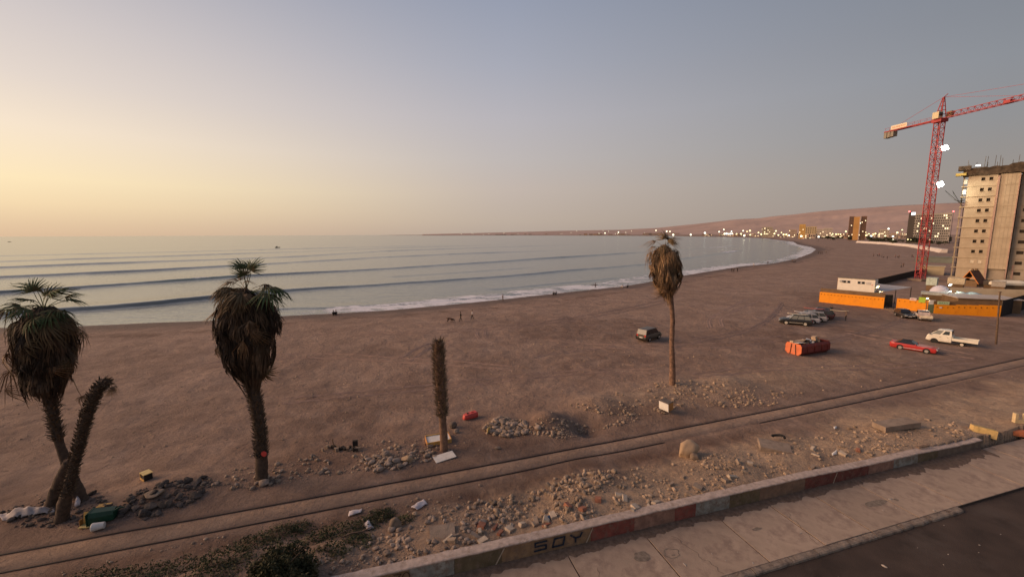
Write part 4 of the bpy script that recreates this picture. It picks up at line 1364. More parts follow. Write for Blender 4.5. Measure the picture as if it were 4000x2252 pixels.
# green bin, yellow drawer, white bucket, yellow lid under the left palms
r = prop('green_bin', 'dark green plastic bin on its side by the scorched stones', 'bin', 405, 2030, RAD(20))
m = MB()
m.loft([[(x, y * w, .32 + z * w) for y, z in ((-.34, -.3), (-.36, .1), (-.25, .34), (.25, .34), (.36, .1), (.34, -.3))] for x, w in ((-.5, 1.0), (-.45, 1.06), (-.4, 1.0), (.55, .78))])
m.build('body', GREENP, r)
MB().box((-.52, 0, .33), (.03, .8, .68)).build('rim', GREENP, r)
MB().tube([(.5, -.2, .5), (.75, -.1, .62), (.9, .1, .5)], [.04] * 3, 6).build('handle', GREENP, r)
r = prop('broken_yellow_box', 'broken yellow box standing left of the green bin', 'box', 346, 2046, RAD(10))
M_ = Matrix.Rotation(RAD(-14), 4, 'X')
MB().box((0, 0, .34), (.48, .06, .62), M=M_).build('back', YELLOW, r)
MB().box((.02, -.18, .05), (.5, .34, .05)).build('base', mat('pale_yellow', (.62, .48, .20)), r)
MB().box((-.25, -.1, .2), (.03, .2, .36)).build('side', ORANGE, r)
for x in (-.05, .16):
    MB().box((x, -.36, -.02), (.04, .04, .12)).build('leg', ORANGE, r)
r = prop('white_bucket', 'white plastic bucket lying in front of the green bin', 'bucket', 388, 2066, RAD(25))
m = MB(); m.tube([(-.28, 0, .2), (-.25, 0, .2), (.22, 0, .19)], [.19, .215, .165], 14, cap=False)
m.build('body', WHITE, r)
MB().cyl((.21, 0, .19), (.225, 0, .19), .163, 14).build('bottom', WHITE, r)
r = prop('yellow_tray', 'flat yellow tray behind the green bin', 'tray', 408, 1978, RAD(15))
MB().box((0, 0, .1), (.62, .3, .05)).build('panel', YELLOW, r)
MB().box((0, -.15, .05), (.62, .03, .12)).build('rim', YELLOW, r)
# pale tarp under the left palms
def cloth(name, label, cat, pts_px, nu, nv, m, amp=.12, lift=.10, seed=1):
    A = [T(*p) for p in pts_px]
    V = []
    for i in range(nu + 1):
        for j in range(nv + 1):
            a, b = i / nu, j / nv
            p = (A[0] * (1 - a) + A[1] * a) * (1 - b) + (A[3] * (1 - a) + A[2] * a) * b
            k = mnoise.noise((p.x * 2.6 + seed, p.y * 2.6, seed)) + .5 * mnoise.noise((p.x * 7, p.y * 7, seed))
            V.append((p.x, p.y, max(gz(p.x, p.y) + .02, gz(p.x, p.y) + lift * math.sin(math.pi * a) * math.sin(math.pi * b) + amp * k + .06)))
    Fc = [(i * (nv + 1) + j, (i + 1) * (nv + 1) + j, (i + 1) * (nv + 1) + j + 1, i * (nv + 1) + j + 1) for i in range(nu) for j in range(nv)]
    me = bpy.data.meshes.new(name); me.from_pydata(V, [], Fc); me.materials.append(m)
    me.polygons.foreach_set('use_smooth', [True] * len(Fc))
    o = link(name, me)
    md = o.modifiers.new('thickness', 'SOLIDIFY'); md.thickness = .012
    return tag(o, label, cat)
cloth('tarp', 'pale crumpled tarp spread left of the leaning trunk', 'tarp', [(-10, 2012), (212, 1975), (215, 2000), (10, 2035)], 30, 10, TARP, .16, .3, 3)
cloth('plastic_sheet', 'white plastic sheet draped against the left palm stump', 'plastic sheet', [(300, 1930), (325, 1915), (312, 1975), (292, 1980)], 10, 12, PLAST, .12, .35, 5)
cloth('plastic_bag', 'crumpled white plastic film on the dirt above the shrubs', 'plastic', [(1605, 1985), (1655, 1950), (1670, 1968), (1630, 1992)], 12, 8, PLAST, .12, .12, 7)
cloth('plastic_bag', 'torn white plastic film at the edge of the low shrubs', 'plastic', [(1365, 1998), (1415, 1988), (1410, 2005), (1360, 2018)], 12, 6, PLAST, .06, .06, 9)
cloth('plastic_bag', 'white plastic bag snagged among the shrub stones', 'plastic', [(1420, 2050), (1440, 2030), (1460, 2062), (1435, 2075)], 8, 8, PLAST, .1, .18, 11)
cloth('blue_rag', 'small blue rag on the rubble above the graffiti', 'rag', [(2128, 2020), (2150, 2015), (2148, 2032), (2130, 2035)], 6, 5, mat('blue_cloth', (.02, .05, .11), .8), .03, .05, 13)
cloth('paper_scrap', 'white paper scrap lying in the rubble below the long slab', 'paper', [(3248, 1772), (3270, 1758), (3268, 1775), (3250, 1782)], 5, 5, WHITE, .05, .06, 15)
cloth('paper_scrap', 'white paper scrap lying beside the far part of the railway', 'paper', [(3255, 1668), (3268, 1666), (3268, 1676), (3258, 1678)], 4, 4, WHITE, .05, .06, 16)
# concrete slabs and kerb blocks
def slab(name, label, px, py, sz, rz, tilt=(0, 0), m=GREYC, dz=0.0, cat='slab'):
    p = T(px, py) if cat != 'wall fragment' else G(px, py, .1)
    b = MB()
    n = 7
    loops = []
    for i in range(n):
        x = -sz[0] / 2 + sz[0] * i / (n - 1)
        j = [.04 * mnoise.noise((x * 3, k * 4.0, px)) for k in range(4)]
        loops.append([(x, -sz[1] / 2 + j[0], 0), (x, -sz[1] / 2 + j[0] + .02, sz[2]), (x, sz[1] / 2 + j[1] - .02, sz[2] + j[2] * .4), (x, sz[1] / 2 + j[1], 0)])
    b.loft(loops)
    o = b.build(name, m)
    o.location = (p.x, p.y, p.z - .05 + dz)
    o.rotation_euler = (tilt[0], tilt[1], rz)
    return tag(o, label, cat)
slab('concrete_slab', 'flat square concrete slab lying in the rubble behind the wall', 1728, 2080, (1.25, 1.0, .14), RAD(12), (RAD(5), 0))
slab('concrete_slab', 'narrow broken slab edge in front of the square slab', 1772, 2092, (.5, .16, .1), RAD(20))
slab('concrete_slab', 'large tilted concrete slab with a tyre piece on top', 3025, 1750, (1.9, 1.3, .30), RAD(-22), (RAD(4), RAD(3)))
r = prop('tyre_piece', 'black piece of tyre lying on the large tilted slab', 'tyre', 3040, 1722, RAD(-30), .28)
MB().tube([(math.cos(a) * .38, math.sin(a) * .3, .06 + .05 * math.sin(a * 2)) for a in [i * .45 for i in range(9)]], [.09] * 9, 7).build('tread', mat('rubber', (.018, .016, .015), .8), r)
slab('concrete_block', 'long half buried concrete block near the end of the wall', 3500, 1668, (3.2, 1.0, .38), RAD(10), (0, RAD(-2)), dz=.1, cat='concrete block')
slab('wall_fragment', 'yellow painted wall fragment at the broken end of the wall', 3835, 1712, (1.25, .75, .62), RAD(-35), (RAD(-10), RAD(6)), mat('yellow_wall_paint', (.62, .42, .16), .85, .2, 3, .4, 12, dirt=(.36, .25, .12), damt=.3), .3, 'wall fragment')
slab('wall_fragment', 'orange sided concrete fragment beyond the broken wall end', 3995, 1702, (1.9, .6, .34), RAD(-22), (0, 0), mat('orange_wall_paint', (.60, .19, .08), .85, .2, 3, .4, 12, dirt=(.30, .2, .15), damt=.3), .1, 'wall fragment')
slab('wall_fragment', 'long toppled grey fragment behind the yellow wall fragment', 3880, 1660, (2.8, .5, .3), RAD(22), (0, 0), GREYC, .1, 'wall fragment')
r = prop('cream_bracket', 'cream U shaped concrete bracket near the right edge', 'bracket', 3982, 1650, RAD(-15))
CREAM = mat('cream_paint', (.60, .46, .26), .8, .15)
MB().box((0, 0, .15), (.75, .3, .3)).build('base', CREAM, r)
for x in (-.3, .3):
    MB().box((x, 0, .5), (.16, .3, .5)).build('arm', CREAM, r)
r = prop('plank', 'dark plank lying on the wall top near its broken end', 'plank', 3605, 1750, math.atan2(WD.y, WD.x), .12)
MB().box((0, 0, .04), (1.1, .16, .07)).build('board', WOODD, r)
r = prop('driftwood', 'weathered stick lying on the stones left of the square slab', 'stick', 1390, 2090, RAD(22))
MB().tube([(-.7, 0, .1), (-.2, .05, .16), (.3, 0, .14), (.8, .1, .2)], [.035, .04, .04, .025], 6).build('stick', WOODD, r)
r = prop('driftwood', 'thin stick beside the track below the tall palm', 'stick', 2870, 1555, RAD(25))
MB().tube([(-.7, 0, .1), (0, .05, .16), (.8, .1, .2)], [.035, .04, .025], 6).build('stick', WOODD, r)
# scrap heap left of the headless trunk
r = prop('scrap_heap', 'dark heap of scrap wood and metal on the sand left of the crate', 'scrap heap', 1330, 1755, 0)
rs = random.Random(9)
for i in range(16):
    x, y = rs.uniform(-1.2, 1.3), rs.uniform(-.3, .4)
    MB().box((x, y, rs.uniform(.06, .22)), (rs.uniform(.15, .5), rs.uniform(.08, .3), rs.uniform(.1, .34)), rs.uniform(0, 3)).build('scrap_piece', [DKIN, GREYC, WOODD][i % 3], r)
MB().bar((-.5, .1, .2), (-.62, .15, .75), .06).build('post', WOODD, r)
MB().box((1.05, .1, .45), (.34, .2, .4), .3).build('scrap_piece', DKIN, r)

# ================================================================== SHRUBS
LEAF = fade_mat('shrub_leaf', (0.060, 0.066, 0.026), (0.10, 0.082, 0.038), .75)
LEAFD = fade_mat('dark_shrub_leaf', (0.046, 0.046, 0.019), (0.085, 0.066, 0.030), .75)
def leaf_cloud(blobs, n, size, seed, m, name='foliage', parent=None, up=0.3):
    """small leaf quads on and inside lumpy blobs: (centre, rx, ry, rz)"""
    g = np.random.default_rng(seed)
    tot = sum(b[1] * b[2] for b in blobs)
    V, K = [], 0
    for (c, rx_, ry_, rz_) in blobs:
        k = int(n * rx_ * ry_ / tot)
        d = g.normal(size=(k, 3)); d /= np.linalg.norm(d, axis=1)[:, None]
        d[:, 2] = np.abs(d[:, 2]) * (1 - up * .3) - .12
        lump = 1 + .22 * np.sin(d[:, 0] * 7 + seed) * np.sin(d[:, 1] * 9) + .15 * np.sin(d[:, 2] * 13 + d[:, 0] * 5)
        rr = (0.55 + .45 * g.random(k) ** .5) * lump * (1 + .12 * (g.random(k) ** 6))
        P = d * rr[:, None] * np.array([rx_, ry_, rz_]) + np.array(c)
        a = g.normal(size=(k, 3)); a /= np.linalg.norm(a, axis=1)[:, None]
        b = np.cross(a, g.normal(size=(k, 3))); b /= np.linalg.norm(b, axis=1)[:, None]
        s_ = size * (.6 + .8 * g.random(k))[:, None]
        a, b = a * s_, b * s_ * .45
        V.append(np.stack([P - a, P - b, P + a, P + b], 1).reshape(-1, 3))
        K += k
    V = np.concatenate(V)
    me = np_mesh(name, V, np.arange(len(V)).reshape(-1, 4), m, False)
    return link(name, me, parent)
def shrub(label, pxs, n, size, seed, m=LEAF, name='shrub', stems=5):
    """pxs: (px, py, width px, height px) lumps standing on the ground"""
    p0 = T(pxs[0][0], pxs[0][1])
    root = thing(name, label, 'shrub', p0)
    blobs = []
    for px, py, w, h in pxs:
        p = T(px, py) - p0
        dpt = (p + p0).y * math.cos(TILT) + CAMH * math.sin(TILT)
        k = dpt / FPX
        blobs.append((tuple(p + Vector((0, 0, .0))), w * k / 2, w * k / 2 * .8, h * k))
    tag(leaf_cloud(blobs, n, size, seed, m, parent=root), kind='stuff')
    rs_ = random.Random(seed)
    for i in range(stems):
        b = MB()
        c, rx_, ry_, rz_ = rs_.choice(blobs)
        q = Vector(c)
        b.tube([q, q + Vector((rs_.uniform(-.4, .4) * rx_, rs_.uniform(-.4, .4) * ry_, rz_ * .4)), q + Vector((rs_.uniform(-.7, .7) * rx_, rs_.uniform(-.7, .7) * ry_, rz_ * .8))], [.03, .02, .008], 5)
        b.build('stem', WOODD, root)
    return root
shrub('large dark rounded bush at the bottom left of the wall', [(1110, 2260, 250, 150), (1060, 2270, 150, 110), (1170, 2275, 130, 90)], 11000, .07, 3, LEAFD, 'bush')
shrub('low green shrub between the railway and the square slab', [(1330, 2085, 190, 18), (1250, 2110, 150, 18), (1420, 2055, 130, 18), (1480, 2020, 130, 20)], 3000, .055, 5)
shrub('small green shrub beside the upright pale stone', [(1580, 2035, 90, 22), (1500, 2010, 90, 16)], 1000, .05, 7)
shrub('low dark green shrub left of the large bush', [(880, 2195, 230, 20), (1000, 2130, 170, 26), (1100, 2085, 150, 24), (1180, 2065, 110, 18)], 3400, .055, 9)
shrub('trailing green ground shrub at the bottom edge left of the bush', [(700, 2235, 220, 14), (830, 2250, 220, 18), (560, 2255, 200, 12)], 2600, .055, 11)
shrub('thin green shrub patch at the bottom left corner', [(330, 2275, 220, 12), (450, 2262, 170, 12)], 1100, .055, 13)
shrub('flat green shrub in front of the trailing stones', [(1290, 2155, 150, 16), (1400, 2115, 120, 14)], 1300, .055, 15)

# ================================================================== VEHICLES
RUBBER = mat('tyre_rubber', (.015, .014, .013), .85)
RIMS = mat('alloy_rim', (.50, .47, .42), .35, .1, 3, metal=.6)
RIMW = mat('cream_rim', (.60, .53, .42), .5, .1, 3)
GLASS = mat('dark_car_glass', (.018, .020, .022), .08, .1, 2, spec=.6)
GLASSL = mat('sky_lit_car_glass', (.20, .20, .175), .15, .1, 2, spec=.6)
LAMPW = mat('headlamp_lens', (.62, .60, .55), .2, .05)
LAMPR = mat('tail_lamp_lens', (.55, .03, .03), .25, .05)
PLATE = mat('number_plate', (.70, .68, .62), .5, .05)
TRIM = mat('black_trim', (.02, .019, .018), .6)
def paintm(name, c, rough=.35):
    return mat(name, c, rough, .08, 1.5, spec=.5, dirt=tuple(min(1, x * .75 + .03) for x in c), damt=.25, dscale=1.2)
_wheel = {}
def wheel(parent, x, y, r, w=.2, rim=RIMS):
    k = (r, w, rim.name)
    if k not in _wheel:
        a = MB(); a.tube([(0, -w / 2, 0), (0, -w / 2 * .7, 0), (0, w / 2 * .7, 0), (0, w / 2, 0)], [r * .9, r, r, r * .9], 18)
        b = MB(); b.tube([(0, -w / 2 - .015, 0), (0, w / 2 + .015, 0)], [r * .62, r * .62], 14)
        _wheel[k] = (a.mesh('wheel', RUBBER), b.mesh('rim', rim))
    o = link('wheel', _wheel[k][0], parent); o.location = (x, y, r)
    link('rim', _wheel[k][1], o)
    return o
def car(name, label, cat, loc, yaw, col, L=4.5, W=1.78, belt=.92, roof=1.45, zlow=.24, hood=.88, trunk=.95, A=.62, B=.0, C=-1.45, D=-1.95, wb=2.6, wx=None, wr=.32, rim=RIMS, topmat=None, group=None, front=None, glass=None, roofw=.60, rack=False, nose=.62, tail=.7):
    """x forward; A..D: x of windscreen base, roof front, roof rear and rear window base"""
    glass = glass or GLASS
    root = thing(name, label, cat, loc, yaw, group)
    hw = W / 2
    xf, xr = L / 2, -L / 2
    st = [(xf, zlow + .12, nose, .80), (xf - .12, zlow, nose + .12, .92), (xf - .5, zlow, hood - .03, .985), (A + .05, zlow, hood + .02, 1), (A - .05, zlow, belt, 1), ((A + D) / 2, zlow, belt + .01, 1), (D + .05, zlow, belt + .02, 1), (D - .05, zlow, max(trunk, belt - .2), .99), (xr + .15, zlow, trunk, .95), (xr, zlow + .14, tail, .86)]
    m = MB()
    m.loft([[(x, -hw * w * .93, zl), (x, -hw * w, zl + .14), (x, -hw * w, zl + (zt - zl) * .68), (x, -hw * w * .93, zt), (x, hw * w * .93, zt), (x, hw * w, zl + (zt - zl) * .68), (x, hw * w, zl + .14), (x, hw * w * .93, zl)] for x, zl, zt, w in st])
    body = m.build('body', col, root)
    gw = hw * .9
    rw = W / 2 * roofw / .60 * .74
    m = MB()
    g0 = [(A, -gw, belt), (D, -gw, belt + .01), (D, gw, belt + .01), (A, gw, belt)]
    g1 = [(B, -rw, roof - .02), (C, -rw, roof - .03), (C, rw, roof - .03), (B, rw, roof - .02)]
    rc_ = [((B * .8 + C * .2), -rw * .8, roof), ((B * .2 + C * .8), -rw * .8, roof), ((B * .2 + C * .8), rw * .8, roof), ((B * .8 + C * .2), rw * .8, roof)]
    m.loft([g0, g1, rc_])
    m.build('cabin', topmat or col, root)
    def lerp(p, q, t): return Vector(p).lerp(Vector(q), t)
    def pane(nm, a, b, c, d, k=.1, off=(0, 0, 0), mm=None):
        P = [Vector(v_) for v_ in (a, b, c, d)]
        cc = sum(P, Vector()) / 4
        P = [v_.lerp(cc, k) + Vector(off) for v_ in P]
        q = MB(); q.quad(*P); q.build(nm, mm or glass, root)
    pane('windscreen', g0[0], g0[3], g1[3], g1[0], .08, (.015, 0, .012))
    pane('rear_window', g0[1], g0[2], g1[2], g1[1], .1, (-.015, 0, .012))
    nside = 2 if (A - D) < 2.4 else 3
    for sgn, i0, i1 in ((-1, 0, 1), (1, 3, 2)):
        for k in range(nside):
            t0_, t1_ = k / nside, (k + 1) / nside
            a, b = lerp(g0[i0], g0[i1], t0_), lerp(g0[i0], g0[i1], t1_)
            c, d = lerp(g1[i0], g1[i1], t1_), lerp(g1[i0], g1[i1], t0_)
            pane('side_window', a, b, c, d, .09, (0, sgn * .014, .004))
    wx = wx if wx is not None else (wb / 2 + .02)
    for x in (wx, wx - wb):
        for sgn in (-1, 1):
            wheel(root, x, sgn * (hw - .09), wr, rim=rim)
            q = MB(); q.cyl((x, sgn * (hw - .25), wr + .02), (x, sgn * (hw + .004), wr + .02), wr * 1.16, 16); q.build('wheel_arch', TRIM, root)
    for sgn in (-1, 1):
        MB().box((xf - .05, sgn * hw * .62, nose + .02), (.14, .34, .14)).build('headlight', LAMPW, root)
        MB().box((xr + .05, sgn * hw * .72, tail + .02), (.12, .24, .2)).build('tail_light', LAMPR, root)
        MB().box((A - .08, sgn * (hw + .05), belt + .07), (.1, .16, .12)).build('mirror', col, root)
        MB().box((0, sgn * (hw + .006), zlow + .16), (L * .42, .02, .07)).build('side_trim', TRIM if front is None else front, root)
    MB().box((xf - .02, 0, zlow + .2), (.1, W * .86, .16)).build('bumper', TRIM, root)
    MB().box((xr + .02, 0, zlow + .24), (.1, W * .86, .16)).build('bumper', TRIM, root)
    MB().box((xf + .035, 0, zlow + .28), (.02, .5, .13)).build('number_plate', PLATE, root)
    MB().box((xr - .035, 0, zlow + .36), (.02, .5, .13)).build('number_plate', PLATE, root)
    if rack:
        for sgn in (-1, 1):
            MB().bar((B - .1, sgn * rw * .85, roof + .05), (C + .1, sgn * rw * .85, roof + .05), .04).build('roof_rail', TRIM, root)
    return root
def flat(px, py):
    p = T(px, py); return Vector((p.x, p.y, gz(p.x, p.y) - .02))
def yaw_of(a, b):
    return math.atan2(b.y - a.y, b.x - a.x)
# wheels seen in the photograph give position and heading
# red low car, nose to the right
a, b = flat(3514, 1361), flat(3613, 1379)
yw = yaw_of(a, b)
side = Vector((-math.sin(yw), math.cos(yw), 0)) * .78
c = (a + b) / 2 + side
RED = paintm('red_car_paint', (.46, .030, .025), .3)
car('red_coupe', 'red low two door car with black top on the dirt lot', 'car', (c.x, c.y, min(a.z, b.z)), yw, RED, L=4.5, W=1.72, belt=.86, roof=1.26, zlow=.2, hood=.80, trunk=.92, A=.35, B=-.25, C=-1.15, D=-1.75, wb=2.5, wx=1.32, wr=.31, topmat=mat('black_soft_top', (.02, .02, .022), .8), front=mat('silver_sill', (.5, .47, .45), .5), nose=.6, tail=.75)
# white double cab truck, nose to the left
a, b = flat(3653, 1338), flat(3751, 1352)
yw = yaw_of(b, a)
side = Vector((math.sin(yw), -math.cos(yw), 0)) * -.78
c = (a + b) / 2 + Vector((-math.sin(yw - math.pi), math.cos(yw - math.pi), 0)) * .78
TWHITE = paintm('cream_white_paint', (.74, .68, .56), .4)
def truck(label, loc, yaw):
    root = thing('double_cab_truck', label, 'truck', loc, yaw)
    hw = .86
    m = MB()
    # cab: side outline stations from nose to back of cab
    st = [(2.45, .42, .78, .92), (2.38, .36, 1.02, .97), (2.16, .34, 1.22, 1), (1.55, .34, 1.30, 1), (.05, .34, 1.30, 1), (-.02, .36, 1.30, .99)]
    m.loft([[(x, -hw * w * .95, zl), (x, -hw * w, zl + .15), (x, -hw * w, zt - .1), (x, -hw * w * .96, zt), (x, hw * w * .96, zt), (x, hw * w, zt - .1), (x, hw * w, zl + .15), (x, hw * w * .95, zl)] for x, zl, zt, w in st])
    m.build('cab_body', TWHITE, root)
    m = MB()
    g0 = [(2.18, -.8, 1.21), (0.0, -.82, 1.3), (0.0, .82, 1.3), (2.18, .8, 1.21)]
    g1 = [(1.42, -.70, 1.86), (.06, -.72, 1.9), (.06, .72, 1.9), (1.42, .70, 1.86)]
    g2 = [(1.2, -.58, 1.95), (.12, -.6, 1.96), (.12, .6, 1.96), (1.2, .58, 1.95)]
    m.loft([g0, g1, g2]); m.build('cab_roof', TWHITE, root)
    def pane(nm, P, k, off, mm=GLASS):
        P = [Vector(p) for p in P]; cc = sum(P, Vector()) / 4
        q = MB(); q.quad(*[p.lerp(cc, k) + Vector(off) for p in P]); q.build(nm, mm, root)
    pane('windscreen', (g0[0], g0[3], g1[3], g1[0]), .1, (.015, 0, .012))
    pane('rear_window', (g0[1], g0[2], g1[2], g1[1]), .2, (-.015, 0, 0))
    for sgn, s0 in ((-1, 0), (1, 3)):
        i1 = 1 if s0 == 0 else 2
        for t0_, t1_, k in ((.06, .48, .08), (.53, .93, .2)):
            A_ = Vector(g0[s0]).lerp(Vector(g0[i1]), t0_); B_ = Vector(g0[s0]).lerp(Vector(g0[i1]), t1_)
            C_ = Vector(g1[s0]).lerp(Vector(g1[i1]), t1_); D_ = Vector(g1[s0]).lerp(Vector(g1[i1]), t0_ if t0_ > .1 else 0.0)
            pane('side_window', (A_, B_, C_, D_), k, (0, sgn * .014, .005), GLASSL if t0_ < .1 else GLASS)
        MB().box((1.1, sgn * .872, .98), (.14, .02, .04)).build('door_handle', TRIM, root)
        MB().box((.35, sgn * .872, 1.0), (.14, .02, .04)).build('door_handle', TRIM, root)
        MB().box((2.1, sgn * .97, 1.3), (.08, .18, .22)).build('mirror', TRIM, root)
        MB().box((2.40, sgn * .62, .78), (.1, .3, .16)).build('headlight', LAMPW, root)
        MB().bar((.02, sgn * .62, 1.35), (.02, sgn * .62, 1.85), .04).build('rack_post', TRIM, root)
    MB().box((-1.25, 0, .66), (2.35, 1.62, .06)).build('bed_floor', TWHITE, root)
    for sgn in (-1, 1):
        MB().box((-1.25, sgn * .82, .83), (2.4, .045, .36)).build('drop_side', TWHITE, root)
    MB().box((-2.44, 0, .83), (.045, 1.6, .36)).build('tailgate', TWHITE, root)
    MB().box((-.08, 0, .95), (.04, 1.6, .6)).build('headboard', TWHITE, root)
    MB().box((-1.2, 0, .5), (2.4, .7, .14)).build('chassis', TRIM, root)
    MB().box((2.44, 0, .5), (.12, 1.6, .2)).build('bumper', TWHITE, root)
    for x, rr_ in ((1.62, .31), (-1.02, .29)):
        for sgn in (-1, 1):
            wheel(root, x, sgn * .74, rr_, .2, RIMW)
            if x > 0:
                q = MB(); q.cyl((x, sgn * .6, .33), (x, sgn * .866, .33), .38, 16); q.build('wheel_arch', TRIM, root)
    return root
tc_ = (a + b) / 2
side = Vector((-(b - a).y, (b - a).x, 0)).normalized()
if side.y < 0: side = -side
c = tc_ + side * .74 + (b - a).normalized() * .30
truck('cream white double cab flatbed truck beside the red car', (c.x, c.y, min(a.z, b.z)), yw)
# row of surfers' cars
BLACK = paintm('black_car_paint', (.022, .020, .018), .3)
SILV = paintm('silver_car_paint', (.42, .38, .35), .35)
LSILV = paintm('pale_silver_car_paint', (.55, .50, .47), .35)
DARKR = paintm('dark_maroon_car_paint', (.06, .018, .016), .35)
a, b = flat(3071, 1266), flat(3145, 1273)
yw = yaw_of(b, a)
nrm_ = Vector((-(b - a).y, (b - a).x, 0)).normalized()
if nrm_.y < 0: nrm_ = -nrm_
fw = (a - b).normalized()
c0 = (a + b) / 2 + nrm_ * .8
zc = gz(c0.x, c0.y) - .02
suv = dict(L=4.6, W=1.8, belt=1.02, roof=1.68, zlow=.3, hood=1.02, trunk=1.02, A=.85, B=.35, C=-1.75, D=-2.15, wb=2.65, wr=.36, rack=True, roofw=.66, nose=.7, tail=.85)
car('estate_car', 'black estate car with pale trim, nearest in the row of surf cars', 'car', (c0.x, c0.y, zc), yw, BLACK, rim=RIMW, front=mat('pale_side_trim', (.55, .5, .42), .5), glass=GLASSL, **suv)
row = [(2.5, -1.3, LSILV, 'silver estate car second in the row of surf cars', 0.05), (5.0, -2.7, SILV, 'grey hatchback third in the row of surf cars', -.1), (7.8, -4.0, DARKR, 'dark maroon car fourth in the row of surf cars', .02), (10.4, -4.6, BLACK, 'black car last in the row of surf cars', -.06)]
cars_c = [c0]
for dn, df, cm, lb, dy in row:
    c = c0 + nrm_ * dn - fw * (-df) * 1.0
    c = c0 + nrm_ * dn + fw * df
    cars_c.append(c)
    car('estate_car', lb, 'car', (c.x, c.y, gz(c.x, c.y) - .02), yw + dy, cm, rim=RIMS, **suv)
# surfboards on the roofs
def surfboard(label, loc, yaw, L, m, tilt=0.0, pitch=0.0):
    b_ = MB()
    loops = []
    for i in range(13):
        t = i / 12
        w = .27 * (math.sin(math.pi * min(1, (t * .94 + .03))) ** .6)
        z = .10 * (2 * t - 1) ** 2 * (1 if t > .5 else .4)
        x = (t - .5) * L
        loops.append([(x, -w, z), (x, -w * .8, z - .03), (x, w * .8, z - .03), (x, w, z), (x, w * .8, z + .03), (x, -w * .8, z + .03)])
    b_.loft(loops)
    o = b_.build('surfboard', m, None, True)
    o.location = loc; o.rotation_euler = (tilt, pitch, yaw)
    fin = MB(); fin.quad((-L * .42, 0, -.02), (-L * .36, 0, -.02), (-L * .42, 0, -.16), (-L * .44, 0, -.16))
    fin.build('fin', TRIM, o)
    return tag(o, label, 'surfboard')
BOARDC = mat('cream_board', (.70, .60, .42), .4, .08)
BOARDY = mat('pale_yellow_board', (.72, .56, .32), .4, .08)
BOARDR = mat('red_board', (.58, .13, .09), .4, .1)
surfboard('cream surfboard on the roof of the black estate car', (c0.x - fw.x * .3, c0.y - fw.y * .3, zc + 1.78), yw, 3.0, BOARDC)
c = cars_c[3]
zz = gz(c.x, c.y)
surfboard('red surfboard on the roof of the dark maroon car', (c.x + fw.x * .5, c.y + fw.y * .5, zz + 1.80), yw, 3.2, BOARDR)
surfboard('pale yellow surfboard sticking out behind the dark maroon car', (c.x - fw.x * 3.1, c.y - fw.y * 3.1, zz + 1.72), yw + .1, 2.7, BOARDY)
surfboard('cream surfboard on the roof of the silver estate car', (cars_c[1].x, cars_c[1].y, gz(cars_c[1].x, cars_c[1].y) + 1.80), yw, 2.6, mat('white_board', (.7, .66, .6), .4, .08))
# dark car on the open sand
a, b, c = flat(2496, 1330), flat(2525, 1338), flat(2572, 1324)
d = Vector((c.x - b.x, c.y - b.y, 0)).normalized()
nrm_ = Vector((-d.y, d.x, 0))
cc = b + d * 2.1 + nrm_ * .85
car('dark_van', 'dark olive minivan parked alone on the open sand', 'van', (cc.x, cc.y, gz(cc.x, cc.y) - .02), math.atan2(d.y, d.x), paintm('dark_olive_paint', (.10, .078, .055), .45), L=4.3, W=1.72, belt=1.02, roof=1.78, zlow=.28, hood=.98, trunk=1.0, A=1.25, B=.55, C=-1.85, D=-2.1, wb=2.5, wr=.32, roofw=.68, nose=.7, tail=.9)
# black hatchback and white pickup in front of the orange fence
p = flat(3532, 1238)
car('black_hatchback', 'black hatchback parked facing out before the orange fence', 'car', p, RAD(-112), BLACK, L=4.1, W=1.72, belt=.95, roof=1.48, A=.6, B=.05, C=-1.5, D=-1.9, wb=2.5)
def pickup(label, loc, yaw):
    root = car('white_pickup', label, 'pickup', loc, yaw, LSILV, L=4.6, W=1.7, belt=.98, roof=1.62, zlow=.34, hood=.98, trunk=.62, A=1.05, B=.55, C=-.3, D=-.45, wb=2.7, wr=.33, roofw=.66, tail=.62)
    BR = mat('rusty_bed', (.30, .15, .11), .85, .2, 2)
    MB().box((-1.4, 0, .66), (1.75, 1.5, .06)).build('bed_floor', BR, root)
    for sgn in (-1, 1):
        MB().box((-1.4, sgn * .82, .82), (1.8, .05, .40)).build('bed_side', mat('pinkish_side', (.42, .28, .22), .7), root)
    MB().box((-2.32, 0, .80), (.06, 1.6, .44)).build('tailgate', mat('cream_tailgate', (.72, .62, .45), .5), root)
    MB().box((-.62, 0, 1.05), (.06, 1.5, .7)).build('headboard', mat('pale_headboard', (.55, .45, .4), .6), root)
    return root
p = flat(3604, 1246)
pickup('cream pickup with rusty open bed beside the black hatchback', p, RAD(56))

# ---- rubbish skip
a, b, c = flat(3082, 1386), flat(3128, 1391), flat(3240, 1374)
d = Vector((c.x - b.x, c.y - b.y, 0)); Ls = 5.4; d.normalize()
nrm_ = Vector((-d.y, d.x, 0))
cc = b + d * Ls / 2 + nrm_ * 1.0
skip = thing('rubbish_skip', 'orange steel rubbish skip heaped with boards and debris', 'skip', (cc.x, cc.y, gz(cc.x, cc.y)), math.atan2(d.y, d.x))
SKIPO = mat('orange_skip_paint', (.66, .17, .065), .6, .15, 1.5, dirt=(.5, .22, .13), damt=.3, dscale=2)
SKIP_SHADED = mat('shaded_skip_paint', (.20, .038, .028), .65, .2, 1.5, dirt=(.2, .07, .05), damt=.35, dscale=2)  # same skip paint, darkened: shade away from the sun is in the colour
prof = [(-.72, .12), (-1.06, .45), (-1.06, 1.25), (-.86, 1.55)]
pr = prof + [(-y, z) for y, z in prof[::-1]]
m = MB(); m.poly([(-Ls / 2, y, z) for y, z in pr]); m.build('end_plate', SKIPO, skip)
m = MB(); m.poly([(Ls / 2, y, z) for y, z in pr]); m.build('end_plate', SKIP_SHADED, skip)
m = MB()
